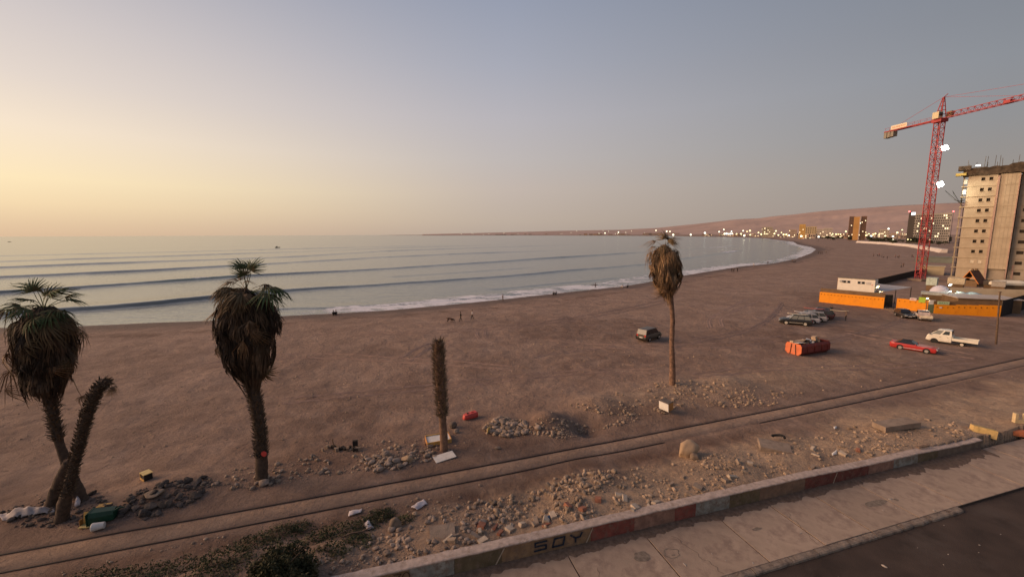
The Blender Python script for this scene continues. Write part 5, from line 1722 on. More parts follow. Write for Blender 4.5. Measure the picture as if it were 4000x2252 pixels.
for i in range(len(pr) - 1):
    (y0, z0), (y1, z1) = pr[i], pr[i + 1]
    if (y0, z0) == (-.86, 1.55): continue
    if z0 == z1 and z0 > 1: continue
    m.quad((-Ls / 2, y0, z0), (Ls / 2, y0, z0), (Ls / 2, y1, z1), (-Ls / 2, y1, z1))
m.quad((-Ls / 2, -.72, .12), (Ls / 2, -.72, .12), (Ls / 2, .72, .12), (-Ls / 2, .72, .12))
sh_ = m.build('shell', SKIP_SHADED, skip); sh_.modifiers.new('thick', 'SOLIDIFY').thickness = .04
for x in (-1.6, -.3, 1.0, 2.1):
    for sgn in (-1, 1):
        MB().bar((x, sgn * 1.09, .45), (x, sgn * 1.09, 1.27), .1, .05).build('rib', SKIP_SHADED, skip)
for sgn in (-1, 1):
    MB().bar((-Ls / 2 - .04, sgn * .38, .06), (-Ls / 2 - .04, sgn * .24, 1.42), .07, .05).build('end_strut', mat('dark_strut', (.07, .02, .015), .7), skip)
    MB().box((0, sgn * .55, .06), (Ls * .95, .12, .12)).build('runner', SKIP_SHADED, skip)
MB().box((0, 0, 1.18), (Ls - .1, 1.9, .1)).build('fill', mat('skip_fill', (.14, .10, .075), .95, .5, 2), skip)
rs = random.Random(3)
DB = [('debris_board', WHITE), ('debris_board', GREYC), ('debris_board', ORANGE), ('debris_board', WOODD), ('debris_board', mat('pale_cardboard', (.46, .33, .22), .9)), ('debris_board', DKIN)]
fixed = [(-2.0, -.2, 1.58, (1.1, .75, .05), .3, 0), (-2.35, .35, 1.55, (.5, .5, .4), .2, 4), (-1.2, .3, 1.62, (.9, .7, .1), -.3, 1), (-.4, .2, 1.65, (1.0, .8, .12), .4, 1), (1.3, .1, 1.78, (.5, .5, .5), .5, 4), (1.8, .3, 1.72, (.5, .45, .35), .1, 2), (.5, .3, 1.6, (.8, .6, .1), .8, 0)]
for x, y, z, sz_, rt, k in fixed:
    o = MB().box((0, 0, 0), sz_).build(DB[k][0], DB[k][1]); o.location = Vector((cc.x, cc.y, gz(cc.x, cc.y))) + d * x + nrm_ * y + Vector((0, 0, z)); o.rotation_euler = (rs.uniform(-.3, .3), rs.uniform(-.3, .3), rt)
    tag(o, 'piece of discarded board or box heaped in the orange skip', 'debris', 'debris heaped in the skip')
for i in range(22):
    x, y = rs.uniform(-2.4, 2.4), rs.uniform(-.75, .75)
    sz_ = (rs.uniform(.2, .8), rs.uniform(.15, .5), rs.uniform(.05, .35))
    k = rs.randrange(6)
    o = MB().box((0, 0, 0), sz_).build(DB[k][0], DB[k][1])
    o.location = Vector((cc.x, cc.y, gz(cc.x, cc.y))) + d * x + nrm_ * y + Vector((0, 0, rs.uniform(1.28, 1.5)))
    o.rotation_euler = (rs.uniform(-.5, .5), rs.uniform(-.5, .5), rs.uniform(0, 3))
    tag(o, 'piece of discarded board or box heaped in the orange skip', 'debris', 'debris heaped in the skip')
# tall thin post
p = flat(3891, 1343)
r = thing('wooden_pole', 'slender weathered wooden pole standing at the right of the dirt lot', 'pole', p)
tp = atY(3906, 1140, p.y) - p
MB().tube([(0, 0, -.3), tp * .5, tp], [.12, .10, .085], 9).build('shaft', mat('grey_pole_wood', (.13, .085, .055), .9, .3, 4), r)
MB().box((tp.x, tp.y, tp.z + .03), (.26, .26, .08)).build('cap', WOODD, r)

# ---- tyre ruts pressed into the sand
RUT = mat('disturbed_sand', (.30, .200, .152), .97, .25, 2, .6, 12)
def rut(pts, w=.2):
    P = [Vector((*T(*p)[:2], 0)) for p in pts]
    # smooth
    Q = []
    for i in range(len(P) - 1):
        p0, p1, p2, p3 = P[max(i - 1, 0)], P[i], P[i + 1], P[min(i + 2, len(P) - 1)]
        for k in range(14):
            t = k / 14
            Q.append(.5 * ((2 * p1) + (p2 - p0) * t + (2 * p0 - 5 * p1 + 4 * p2 - p3) * t * t + (3 * p1 - p0 - 3 * p2 + p3) * t ** 3))
    Q.append(P[-1])
    rows_ = []
    for k, dz in ((-1.3, -.06), (-.75, .035), (-.45, -.012), (.45, -.012), (.75, .035), (1.3, -.06)):
        rw_ = []
        for i, q in enumerate(Q):
            d = (Q[min(i + 1, len(Q) - 1)] - Q[max(i - 1, 0)]).normalized()
            n_ = Vector((-d.y, d.x, 0))
            x, y = q.x + n_.x * k * w, q.y + n_.y * k * w
            rw_.append((x, y))
        rw_ = np.array(rw_)
        rows_.append(np.stack([rw_[:, 0], rw_[:, 1], ground(rw_[:, 0], rw_[:, 1]) + dz + .02 + .03 * fbm(rw_[:, 0], rw_[:, 1], 1.5, 4)], -1))
    R_ = np.array(rows_)
    o = link('tyre_rut', np_mesh('tyre_rut', R_.reshape(-1, 3), grid_faces(6, len(Q))[:, ::-1], RUT))
    return tag(o, kind='structure')
rut([(2925, 1165), (2850, 1200), (2785, 1235), (2768, 1255), (2775, 1280)], .3)
rut([(2990, 1165), (2900, 1200), (2835, 1232), (2815, 1250), (2822, 1275)], .3)
for pr_ in ([(2150, 1330), (2450, 1345), (2800, 1340), (3050, 1310)], [(2700, 1460), (3000, 1430), (3250, 1430), (3500, 1420), (3800, 1400)], [(3200, 1330), (3350, 1300), (3480, 1260), (3540, 1245)], [(3300, 1290), (3420, 1310), (3600, 1350), (3800, 1385)], [(1400, 1300), (1700, 1290), (2000, 1270), (2300, 1230), (2600, 1170)], [(800, 1420), (1200, 1380), (1600, 1400), (2000, 1430)], [(2620, 1340), (2900, 1290), (3000, 1240), (3050, 1180)], [(1100, 1560), (1500, 1520), (1900, 1480), (2300, 1440), (2560, 1440)]):
    rut(pr_, .15)
    rut([(x + 6, y + (16 if y > 1300 else 9)) for x, y in pr_], .15)
rut([(1870, 1285), (1862, 1295), (1862, 1308), (1872, 1320)])
rut([(1900, 1285), (1893, 1296), (1896, 1308), (1912, 1322)])
rut([(1560, 1400), (1620, 1365), (1680, 1340)])
rut([(1600, 1410), (1660, 1370), (1700, 1345)])
rut([(2400, 1352), (2250, 1372), (2150, 1382), (2080, 1400)])

# ================================================================== SITE COMPOUND BEHIND THE LOT
ORF = mat('orange_fence_paint', (.80, .28, .008), .6, .05, .6, dirt=(.70, .24, .012), damt=.25, dscale=.5)
BRN = mat('brown_shade_cloth', (.17, .105, .055), .9, .2, 1)
DOT = mat('dark_mark', (.16, .05, .008), .8)
BLKF = mat('black_fence_cloth', (.022, .017, .013), .9, .3, .7)
POSTM = mat('grey_post', (.10, .085, .07), .8)
def fence_run(name, label, A, B, h, m, npan, marks=0, band=None, cap=None, cat='fence', hs=None):
    """upright panels between two ground points"""
    L = (B - A).length
    root = thing(name, label, cat, A, math.atan2((B - A).y, (B - A).x))
    for k in range(npan):
        x0, x1 = L * k / npan, L * (k + 1) / npan
        hh = h if hs is None else hs[k]
        b = MB(); b.box(((x0 + x1) / 2, 0, hh / 2), (x1 - x0 - .012, .05, hh)); pn = b.build('panel', m, root)
        b = MB(); b.box((x0 + .03, .07, hh / 2), (.06, .06, hh + .05)); b.build('post', POSTM, root)
        if band:
            b = MB(); b.box(((x0 + x1) / 2, .35, hh + band / 2 - .15), (x1 - x0, .04, band)); b.build('upper_band', BRN, root)
        if marks:
            n = max(1, int(round(marks / npan)))
            for q in range(n):
                xx = x0 + (x1 - x0) * (q + .5) / n
                b = MB()
                z = hh - .48
                for dx in (-.07, .07):
                    b.bar((xx + dx, -.031, z + .12), (xx, -.031, z - .13), .10, .008)
                b.build('painted_mark', DOT, root)
    return root
FA, FB = flat(3199, 1178), flat(3451, 1205)
FC, FD = flat(3499, 1207), flat(3627, 1219)
FE, FF = flat(3646, 1223), flat(3906, 1237)
for v_ in (FA, FB, FC, FD, FE, FF): v_.z = -.05
f1 = fence_run('orange_fence', 'long orange board fence with a row of marks in front of the white cabin', FA, FB, 2.35, ORF, 6, 19, .95)
f2 = fence_run('orange_fence', 'short orange board fence behind the black hatchback', FC, FD, 2.3, ORF, 3, 6, None)
f3 = fence_run('orange_fence', 'orange board fence with uneven top right of the green gate', FE, FF, 2.1, ORF, 6, 14, .8, hs=[1.85, 1.85, 2.0, 2.05, 2.15, 2.2])
# signs on the fence
def fence_sign(label, root, A, B, t, z, w, h, m, txt=None, name='sign'):
    d = (B - A).normalized(); n_ = Vector((d.y, -d.x, 0))
    p = A.lerp(B, t) + n_ * .09
    s_ = thing(name, label, 'sign', (p.x, p.y, z), math.atan2(d.y, d.x))
    MB().box((0, 0, 0), (w, .04, h)).build('board', m, s_)
    if txt:
        b = MB()
        for k in range(4):
            x = -w * .3 + w * .2 * k
            b2 = MB(); b2.box((x, -.026, 0), (w * .13, .01, h * .34)); b2.build('letter', txt, s_)
    return s_
fence_sign('small white sign with red lettering on the short orange fence', f2, FC, FD, .50, 2.35, .95, .5, WHITE, mat('sign_red', (.5, .05, .04), .6))
fence_sign('lime green square sign beside the lit lamp on the fence', f2, FC, FD, .77, 2.35, .95, 1.05, mat('lime_green', (.35, .48, .05), .6, .1))
fence_sign('pale green banner on the left end of the right orange fence', f3, FE, FF, .13, 2.15, 1.7, .62, mat('pale_green_banner', (.42, .50, .30), .7, .25, 4), mat('banner_green', (.20, .32, .14), .7))
fence_sign('small white oval notice on the right orange fence', f3, FE, FF, .10, 1.25, .36, .22, WHITE)
# narrow door between the fences
dn_ = (FE - FD)
r = thing('site_gate', 'narrow white and green gate between the orange fences', 'gate', FD.lerp(FE, .5), math.atan2((FF - FE).y, (FF - FE).x))
MB().box((0, 0, .85), (.9, .05, 1.7)).build('door', mat('green_gate', (.13, .17, .10), .7, .4, 3), r)
MB().box((0, 0, 2.15), (.95, .08, .85)).build('header_panel', WHITE, r)
for x in (-.48, .48):
    MB().box((x, .03, 1.1), (.08, .08, 2.2)).build('post', POSTM, r)
# dark perimeter fences
r1 = flat(4080, 1180); r1.z = 0
fence_run('black_fence', 'black cloth fence running back from the right end of the orange fence', FF + Vector((.25, .1, 0)), r1, 3.1, BLKF, 6)
bk0, bk1 = FA + Vector((14, 26, 0)), FA + Vector((.6, 1.2, 0))
g0_, g1_ = G(3425, 1118), G(3600, 1075)
fence_run('black_fence', 'long black cloth fence along the beach behind the white cabin', G(3410, 1122), G(3640, 1062), 2.2, BLKF, 8)
fence_run('black_fence', 'dark cloth fence across the open gap in the orange fence', FB + Vector((1.6, 2.4, 0)), FC + Vector((1.6, 2.6, 0)), 2.6, mat('dark_mesh', (.045, .042, .032), .9, .5, 2), 3)
# ---- white cabin stacked on a brown container
fd = (FB - FA).normalized(); fn = Vector((-fd.y, fd.x, 0))
if fn.y < 0: fn = -fn
def corrug(b, x0, x1, y, z0, z1, n, dep=.05):
    for k in range(n):
        a, c_ = x0 + (x1 - x0) * k / n, x0 + (x1 - x0) * (k + 1) / n
        mid = (a + c_) / 2
        b.quad((a, y, z0), (mid, y, z0), (mid, y, z1), (a, y, z1))
        b.quad((mid, y - dep, z0), (c_, y - dep, z0), (c_, y - dep, z1), (mid, y - dep, z1))
        b.quad((mid, y, z0), (mid, y - dep, z0), (mid, y - dep, z1), (mid, y, z1))
        b.quad((c_, y - dep, z0), (c_, y, z0), (c_, y, z1), (c_, y - dep, z1))
cb = FA.lerp(FB, .50) + fn * 3.0
cab = thing('site_cabin', 'white site cabin with two windows on a brown container behind the orange fence', 'cabin', cb, math.atan2(fd.y, fd.x))
CABW = mat('cabin_white', (.72, .66, .56), .6, .06, 1, dirt=(.6, .5, .4), damt=.2)
CABB = mat('cabin_brown_end', (.33, .18, .10), .75, .15, 1)
x0, x1, yf, yb = -3.0, 3.0, 0.0, 2.5
MB().box((0, 1.25, 1.4), (7.0, 2.5, 2.8)).build('base_container', BRN, cab)
MB().box((0, 1.25, 4.15), (6.4, 2.4, 2.7)).build('body', CABW, cab)
MB().box((-3.23, 1.25, 4.15), (.06, 2.4, 2.7)).build('end_wall', CABB, cab)
MB().box((-.2, 1.3, 5.56), (6.6, 2.7, .1)).build('roof', mat('cabin_roof', (.22, .16, .11), .8), cab)
for cx in (-1.6, .9):
    w_ = link('window', None, cab)
    MB().box((cx, .04, 4.75), (1.25, .05, .62)).build('frame', mat('window_frame_grey', (.45, .42, .38), .6), w_)
    for dx in (-.36, .36):
        MB().box((cx + dx, .02, 4.75), (.44, .05, .46)).build('pane', GLASS, w_)
MB().box((2.1, .0, 4.75), (.75, .06, .55)).build('vent_panel', mat('vent_grey', (.5, .46, .42), .6), cab)
MB().box((-2.6, -.12, 4.85), (.5, .25, .4)).build('air_conditioner', mat('ac_grey', (.40, .38, .35), .6), cab)
MB().box((2.75, .01, 4.4), (.16, .05, .16)).build('red_sign', LAMPR, cab)
# lamp on cabin corner (lit in the photograph)
def glow_mat(name, c, s_):
    return mat(name, (.8, .8, .8), .5, 0, 1, emit=c, estr=s_)
WARM = glow_mat('warm_lamp_glow', (1.0, .80, .30), 9)
COLDW = glow_mat('white_lamp_glow', (.95, 1.0, .86), 14)
def floodlamp(label, loc, aim, m, pole_h=0.0, head=.45, energy=0, col=(1, .85, .55), size=1.2, group=None, name='floodlight'):
    r = thing(name, label, 'lamp', loc, 0, group)
    aim = Vector(aim).normalized()
    q = aim.to_track_quat('-Z', 'Y').to_matrix().to_4x4()
    if pole_h:
        MB().tube([(0, 0, -pole_h), (0, 0, 0)], [.07, .05], 7).build('pole', POSTM, r)
    b = MB(); b.box((0, 0, .08), (head * 1.15, head * 1.15, .12), M=q); b.build('housing', POSTM, r)
    b = MB(); b.box((0, 0, 0), (head, head, .04), M=q); b.build('lens', m, r)
    if energy:
        ld = bpy.data.lights.new('lamp_light', 'SPOT'); ld.energy = energy * .6; ld.color = col; ld.spot_size = size; ld.spot_blend = .6; ld.shadow_soft_size = .4
        lo_ = link('lamp_light', ld, r); lo_.matrix_local = Matrix.Translation(aim * .25) @ q
    return r
cp = cb + fd * 3.6 + fn * .4
floodlamp('lit yellow lamp on the right corner of the white cabin', (cp.x, cp.y, 4.0), (.2, -1, -.5), WARM, 3.9, .5, 900, (1, .8, .35), 2.4)
# translucent canopy roof right of the cabin
r = thing('canopy_roof', 'grey translucent sheet roof right of the white cabin', 'canopy', (0, 0, 0))
CAN = mat('canopy_sheet', (.42, .38, .36), .6, .1, .6)
A_, B_, C_, D_ = G(3425, 1108, 3.4), G(3560, 1122, 3.2), G(3500, 1132, 3.0), G(3435, 1142, 3.0)
m = MB(); m.quad(D_, C_.lerp(B_, .6), B_, A_)
o = m.build('sheet', CAN, r); o.modifiers.new('t', 'SOLIDIFY').thickness = .06
for q in (A_, B_, C_, D_):
    MB().bar((q.x, q.y, 0), (q.x, q.y, q.z - .05), .1).build('post', POSTM, r)
# stored things inside the compound
def crate_stack(px, py, z, w, d_, h, m, label, name='site_container', cat='container', rz=None):
    p = G(px, py, z)
    o = thing(name, label, cat, (p.x, p.y, 0), math.atan2(fd.y, fd.x) if rz is None else rz)
    MB().box((0, 0, z / 2), (w * .9, d_ * .9, z)).build('base', BRN, o)
    MB().box((0, 0, z + h / 2), (w, d_, h)).build('body', m, o)
    MB().box((0, 0, z + h + .03), (w * 1.03, d_ * 1.03, .06)).build('lid', m, o)
    return o
dm = G(3670, 1150, 1.6)
r = thing('dome_tank', 'white dome shaped water tank inside the compound', 'tank', (dm.x, dm.y, 0))
b = MB(); b.tube([(0, 0, 0), (0, 0, 1.8), (0, 0, 2.6), (0, 0, 3.2), (0, 0, 3.55), (0, 0, 3.7)], [1.75, 1.8, 1.6, 1.2, .7, .15], 20); b.build('shell', mat('dome_white', (.62, .58, .62), .5, .06), r, True)
crate_stack(3640, 1112, 2.4, 1.9, 2.4, 1.8, mat('pale_mint', (.44, .50, .42), .7), 'pale mint box container left of the white dome tank')
crate_stack(3645, 1150, 2.2, 3.6, 1.8, .5, mat('pale_grey_stack', (.42, .44, .40), .7), 'low stack of pale pipes in front of the dome tank', 'pipe_stack', 'stack')
for k, (px, py, w, cl, lb) in enumerate([(3730, 1150, 4.2, (.50, .55, .50), 'white'), (3790, 1148, 3.4, (.36, .50, .52), 'light blue')]):
    p = G(px, py, 2.3)
    r = thing('tarp_stack', '%s tarpaulin covered stack behind the right orange fence' % lb, 'stack', (p.x, p.y, 0), math.atan2((FF - FE).y, (FF - FE).x))
    b = MB()
    loops = []
    for i in range(9):
        x = (i / 8 - .5) * w
        z = 2.5 + .35 * math.sin(i * 1.3 + k) * .5
        loops.append([(x, -1.6, 1.4), (x, -1.3, z - .25), (x, -.3, z + .1), (x, 1.2, z), (x, 1.7, 1.4)])
    b.loft(loops); b.build('tarpaulin', mat('tarp_%d' % k, cl, .7, .15, 1.2), r, True)
    MB().box((0, 0, .7), (w * .95, 3, 1.4)).build('base', BRN, r)
p = G(3855, 1165, 2.6)
r = thing('flat_roof_shed', 'long flat grey roofed shed behind the right end of the orange fence', 'shed', (p.x, p.y, 0), math.atan2((FF - FE).y, (FF - FE).x))
MB().box((0, 2.4, 1.25), (9.0, 6.5, 2.5)).build('wall', BRN, r)
MB().box((0, 2.4, 2.62), (9.6, 7.0, .14)).build('roof', mat('pale_roof_sheet', (.47, .40, .34), .8, .1, .5), r)
# long pale wall behind
pa, pb = G(3690, 1127, 2.2), G(4060, 1140, 2.2)
pa.z = pb.z = 0
fence_run('pale_site_wall', 'long pale site wall at the foot of the unfinished tower', pa, pb, 2.6, mat('pale_site_panel', (.56, .45, .30), .8, .1, .6), 9, cat='wall')
# A-frame hut with orange gable
p = G(3800, 1098, 1.5)
r = thing('wooden_hut', 'small dark pitched roof hut with orange gable at the tower foot', 'hut', (p.x, p.y, 0), RAD(20))
for sgn in (-1, 1):
    m = MB(); m.quad((-2.2, 0, 4.6), (2.2, 0, 4.6), (2.2, sgn * 2.1, 1.0), (-2.2, sgn * 2.1, 1.0))
    o = m.build('roof_slope', mat('brown_roof', (.12, .055, .035), .85, .25, 2), r); o.modifiers.new('t', 'SOLIDIFY').thickness = .12
for sgn in (-1, 1):
    MB().bar((-2.25, 0, 4.6), (-2.25, sgn * 2.1, 1.0), .22, .14).build('gable_beam', mat('orange_beam', (.62, .22, .05), .7), r)
MB().bar((-2.25, -1.1, 2.6), (-2.25, 1.1, 2.6), .2, .12).build('cross_beam', mat('orange_beam', (.62, .22, .05), .7), r)
MB().box((0, 0, .9), (4.0, 3.4, 1.8)).build('wall', BRN, r)
for x in (-.9, 1.1):
    MB().box((x, 0, 4.75), (.45, .45, .7)).build('chimney', BRN, r)
# white van roof and boxes along the tower foot
p = G(3943, 1122, 2.2)
r = thing('white_boat', 'long white covered boat lying above the pale site wall', 'boat', (p.x, p.y, 0), math.atan2((pb - pa).y, (pb - pa).x))
b = MB(); b.loft([[(x, -w, 2.8), (x, -w * 1.05, 3.3), (x, 0, 3.3 + .6 * w), (x, w * 1.05, 3.3), (x, w, 2.8)] for x, w in ((-3.6, .3), (-3.0, .9), (-1, 1.1), (1.5, 1.05), (3.2, .7), (3.7, .2))]); b.build('hull', mat('boat_white', (.76, .68, .52), .5, .06), r)
MB().box((0, 0, 1.4), (6, 1.6, 2.8)).build('stand', BRN, r)
crate_stack(3900, 1118, 2.6, 2.2, 2.0, 1.2, mat('grey_box', (.34, .30, .25), .7), 'grey box container left of the white boat')
crate_stack(3735, 1108, 2.4, 3.0, 2.2, 1.5, mat('pale_cream_box', (.54, .45, .30), .7), 'pale cream box container left of the pitched roof hut')
crate_stack(3865, 1112, 2.4, 2.0, 1.6, .9, mat('dark_box', (.10, .08, .06), .8), 'dark low box container right of the pitched roof hut')
lp = G(3712, 1112, 4.0)
floodlamp('lit white floodlight on a post beside the dome tank', (lp.x, lp.y, 4.0), (-.2, -.8, -.6), COLDW, 4.0, .4, 700, (.95, 1, .8), 2.4)
lp = G(3712, 1138, 3.0)
floodlamp('lower lit white floodlight beside the dome tank', (lp.x, lp.y, 3.0), (-.2, -.8, -.6), COLDW, 3.0, .3)
lp = FC.lerp(FD, .90); lp = Vector((lp.x - .2, lp.y - .3, 2.75))
floodlamp('lit warm lamp on the fence beside the lime green sign', lp, (-.4, -.8, -.5), WARM, 2.7, .3, 250, (1, .85, .5), 2.4)

# ================================================================== UNFINISHED TOWER
b0 = G(3727, 1104)
BD = Vector((7.0, -8.0, 0)).normalized()
BN = Vector((BD.y, -BD.x, 0))            # away from camera
if BN.y < 0: BN = -BN
def bt(px, py):
    q = on_plane(px, py, b0, BD)
    return (q - b0).dot(BD), q.z
tfin = bt(3876, 880)[0]
tend = bt(3958, 880)[0]
ztop = bt(3775, 689)[1]
tw = thing('unfinished_tower', 'unfinished concrete apartment tower with paired small windows lit by floodlights', 'building', b0, math.atan2(BD.y, BD.x))
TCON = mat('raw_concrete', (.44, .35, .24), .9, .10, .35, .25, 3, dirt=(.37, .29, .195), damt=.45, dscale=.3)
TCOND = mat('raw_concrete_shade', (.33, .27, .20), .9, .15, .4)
PITM = mat('tower_opening', (.035, .026, .018), .9)
FINM = mat('pinkish_joint', (.40, .26, .20), .85)
nf = 10
fh = ztop / (nf + .6)
z0 = .6 * fh
# front wall storey by storey, with real window openings
wt = [bt(x, y)[0] for x, y in ((3834, 692), (3850, 692), (3866, 690), (3882, 690))]
# window columns measured on the third row: pixels 3824..3838 and 3855..3869
wcol = [(bt(3824, 769)[0], bt(3839, 769)[0]), (bt(3855, 768)[0], bt(3870, 768)[0])]
for k in range(nf):
    za, zb = z0 + k * fh, z0 + (k + 1) * fh
    m = MB()
    wz0, wz1 = za + fh * .48, za + fh * .78
    xs = [0.0, wcol[0][0], wcol[0][1], wcol[1][0], wcol[1][1], tfin - .22]
    for i in range(5):
        if i in (1, 3):
            m.box(((xs[i] + xs[i + 1]) / 2, .2, (za + wz0) / 2), (xs[i + 1] - xs[i], .4, wz0 - za))
            m.box(((xs[i] + xs[i + 1]) / 2, .2, (wz1 + zb) / 2), (xs[i + 1] - xs[i], .4, zb - wz1))
        else:
            m.box(((xs[i] + xs[i + 1]) / 2, .2, (za + zb) / 2), (xs[i + 1] - xs[i], .4, zb - za))
    m.build('storey_wall', TCON, tw)
    for i in (1, 3):
        if k >= 2:
            MB().box(((xs[i] + xs[i + 1]) / 2, .36, (wz0 + wz1) / 2), (xs[i + 1] - xs[i], .06, wz1 - wz0)).build('window_opening', PITM, tw)
        else:
            MB().box(((xs[i] + xs[i + 1]) / 2, .1, (wz0 + wz1) / 2), (xs[i + 1] - xs[i], .06, wz1 - wz0)).build('boarded_window', mat('pale_board', (.62, .54, .40), .8), tw)
        MB().box(((xs[i] + xs[i + 1]) / 2, -.06, wz0 - .05), (xs[i + 1] - xs[i] + .2, .16, .1)).build('window_sill', TCON, tw)
    # right hand bay, one formwork panel per storey
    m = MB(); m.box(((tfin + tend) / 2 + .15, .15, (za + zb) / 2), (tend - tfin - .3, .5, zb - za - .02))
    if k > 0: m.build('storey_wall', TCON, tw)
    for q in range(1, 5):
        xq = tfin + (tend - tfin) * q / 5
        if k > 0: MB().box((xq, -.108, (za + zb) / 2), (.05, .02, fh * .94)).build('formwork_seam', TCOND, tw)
    MB().box(((0 + tend) / 2, -.02, za), (tend + .2, .3, .12)).build('floor_band', TCON, tw)
    # balconies with slabs on the left flank
    MB().box((-.6, 2.2, za), (1.2, 3.6, .22)).build('balcony_slab', TCON, tw)
    MB().box((-.9, 2.6, za + fh * .5), (.3, .4, fh - .22)).build('balcony_column', TCON, tw)
    if k < 7:
        MB().box((-.25, 2.2, za + fh * .5), (.1, 2.6, fh - .3)).build('dark_opening', PITM, tw)
    # right hand recessed part
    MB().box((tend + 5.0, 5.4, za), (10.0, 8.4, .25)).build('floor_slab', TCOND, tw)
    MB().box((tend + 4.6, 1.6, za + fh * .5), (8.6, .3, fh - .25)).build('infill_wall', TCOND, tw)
    for q in range(3):
        MB().box((tend + 2.0 + 2.6 * q, 1.42, za + fh * .58), (1.3, .1, .9)).build('window_opening', PITM, tw)
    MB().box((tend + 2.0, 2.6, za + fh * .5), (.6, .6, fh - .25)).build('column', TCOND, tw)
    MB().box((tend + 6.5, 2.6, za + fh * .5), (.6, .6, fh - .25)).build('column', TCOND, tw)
MB().box((tfin, -.1, ztop / 2 - .2), (.42, .5, ztop - .4)).build('fin', FINM, tw)
MB().box((tend - .05, -.08, ztop / 2 + .8), (.22, .3, ztop - 2.4)).build('edge_joint', FINM, tw)
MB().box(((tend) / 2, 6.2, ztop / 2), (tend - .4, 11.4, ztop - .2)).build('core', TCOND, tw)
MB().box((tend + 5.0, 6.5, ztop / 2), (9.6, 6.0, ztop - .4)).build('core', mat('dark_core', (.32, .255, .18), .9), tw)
MB().box((tfin / 2, .2, z0 / 2), (tfin, .4, z0)).build('base_wall', TCON, tw)
MB().box((tend + 1.2, 1.5, fh), (.35, .35, 2 * fh)).build('column', FINM, tw)
# ragged top storey with formwork, nets and starter bars
TOPM = mat('dark_formwork', (.075, .052, .034), .95, .5, 1.2)
b = MB()
loops = []
for i in range(26):
    x = -1.2 + (tend + 8) * i / 25
    zz_ = ztop + .1 + .45 * mnoise.noise((x * .5, 3, 0))
    zt_ = ztop + 2.3 + .3 * mnoise.noise((x * .9, 8, 0)) + (.5 if i > 12 else 0)
    loops.append([(x, -.55, zz_), (x, -.6, zt_), (x, 4, zt_), (x, 4, zz_)])
b.loft(loops); b.build('debris_net', TOPM, tw)
MB().box((-1.0, .5, ztop + 2.4), (2.6, 3, 1.2)).build('formwork_box', TOPM, tw)
MB().box((-1.6, .2, ztop + .6), (2.2, 2.4, .7)).build('lit_platform', mat('yellow_platform', (.55, .42, .12), .8), tw)
rs = random.Random(5)
for i in range(26):
    x = rs.uniform(-.5, tend + 8)
    hh = rs.uniform(1.0, 3.4) if i % 5 else rs.uniform(3.5, 5.5)
    MB().bar((x, rs.uniform(0, 4), ztop + 2.2), (x + rs.uniform(-.1, .1), 1, ztop + 2.2 + hh), .10 if i % 5 else .3, .10).build('starter_bars' if i % 5 else 'column_cage', POSTM, tw)
MB().box((1.6, -.3, ztop + 2.9), (1.0, .4, .35)).build('work_light', glow_mat('work_light_glow', (.9, .95, 1), 2), tw)
for k in (9, 8):
    MB().box((-.5, 1.2, z0 + (k + .5) * fh), (.7, 1.2, fh * .4)).build('lit_room', glow_mat('green_room_glow', (.55, .75, .35), .22), tw)
# green safety nets sagging off the flank
NET = mat('green_net', (.24, .33, .22), .8, .25, 1.0)
for k, (zq, xo, sp) in enumerate(((.74, -4.6, 3.2), (.72, -3.0, 3.6))):
    zc_ = ztop * zq
    m = MB()
    for i in range(6):
        for j in range(4):
            def PT(a, c_):
                return (-.2 + (xo + .2) * c_ / 4, -.5 + 4 * a / 6, zc_ + 1.4 + sp * (c_ / 4) ** 1.5 - 1.8 * math.sin(math.pi * c_ / 4) * .5)
            m.quad(PT(i, j), PT(i + 1, j), PT(i + 1, j + 1), PT(i, j + 1))
    m.build('safety_net', NET, tw)
    MB().bar((-.2, 1.2, zc_ - .5), (xo, 1.2, zc_ + 1.4 + sp), .12).build('net_arm', POSTM, tw)

# ================================================================== TOWER CRANE
cbp = G(3592, 1098)
REDC = mat('crane_red', (.36, .050, .050), .55, .12, 1)
MZ = atY(3656, 478, cbp.y).z
jd = (G(4000, 402, MZ) - G(3450, 530, MZ)); jd.z = 0; jd.normalize()
jn = Vector((-jd.y, jd.x, 0))
cr = thing('tower_crane', 'tall red tower crane with two bright floodlights beside the unfinished tower', 'crane', (cbp.x, cbp.y, 0), math.atan2(jd.y, jd.x))
hw = .86
b = MB()
n = int(MZ / 1.8)
for sx_ in (-1, 1):
    for sy_ in (-1, 1):
        b.bar((sx_ * hw, sy_ * hw, 0), (sx_ * hw, sy_ * hw, MZ), .18)
for k in range(n):
    za, zb = MZ * k / n, MZ * (k + 1) / n
    for (ax, ay), (bx, by) in (((-1, -1), (1, -1)), ((1, -1), (1, 1)), ((1, 1), (-1, 1)), ((-1, 1), (-1, -1))):
        b.bar((ax * hw, ay * hw, zb), (bx * hw, by * hw, zb), .12)
        if k % 2:
            b.bar((ax * hw, ay * hw, za), (bx * hw, by * hw, zb), .10)
        else:
            b.bar((bx * hw, by * hw, za), (ax * hw, ay * hw, zb), .10)
b.build('mast', REDC, cr)
MB().box((0, 0, .4), (4, 4, .8)).build('foundation', GREYC, cr)
MB().box((0, 0, MZ + .5), (2.6, 2.6, 1.0)).build('slewing_unit', REDC, cr)
AZ = MZ + 7.2
b = MB()
for sy_ in (-1, 1):
    for sx_ in (-1, 1):
        b.bar((sx_ * .9, sy_ * .9, MZ + 1), (sx_ * .12 + .3, sy_ * .12, AZ), .17)
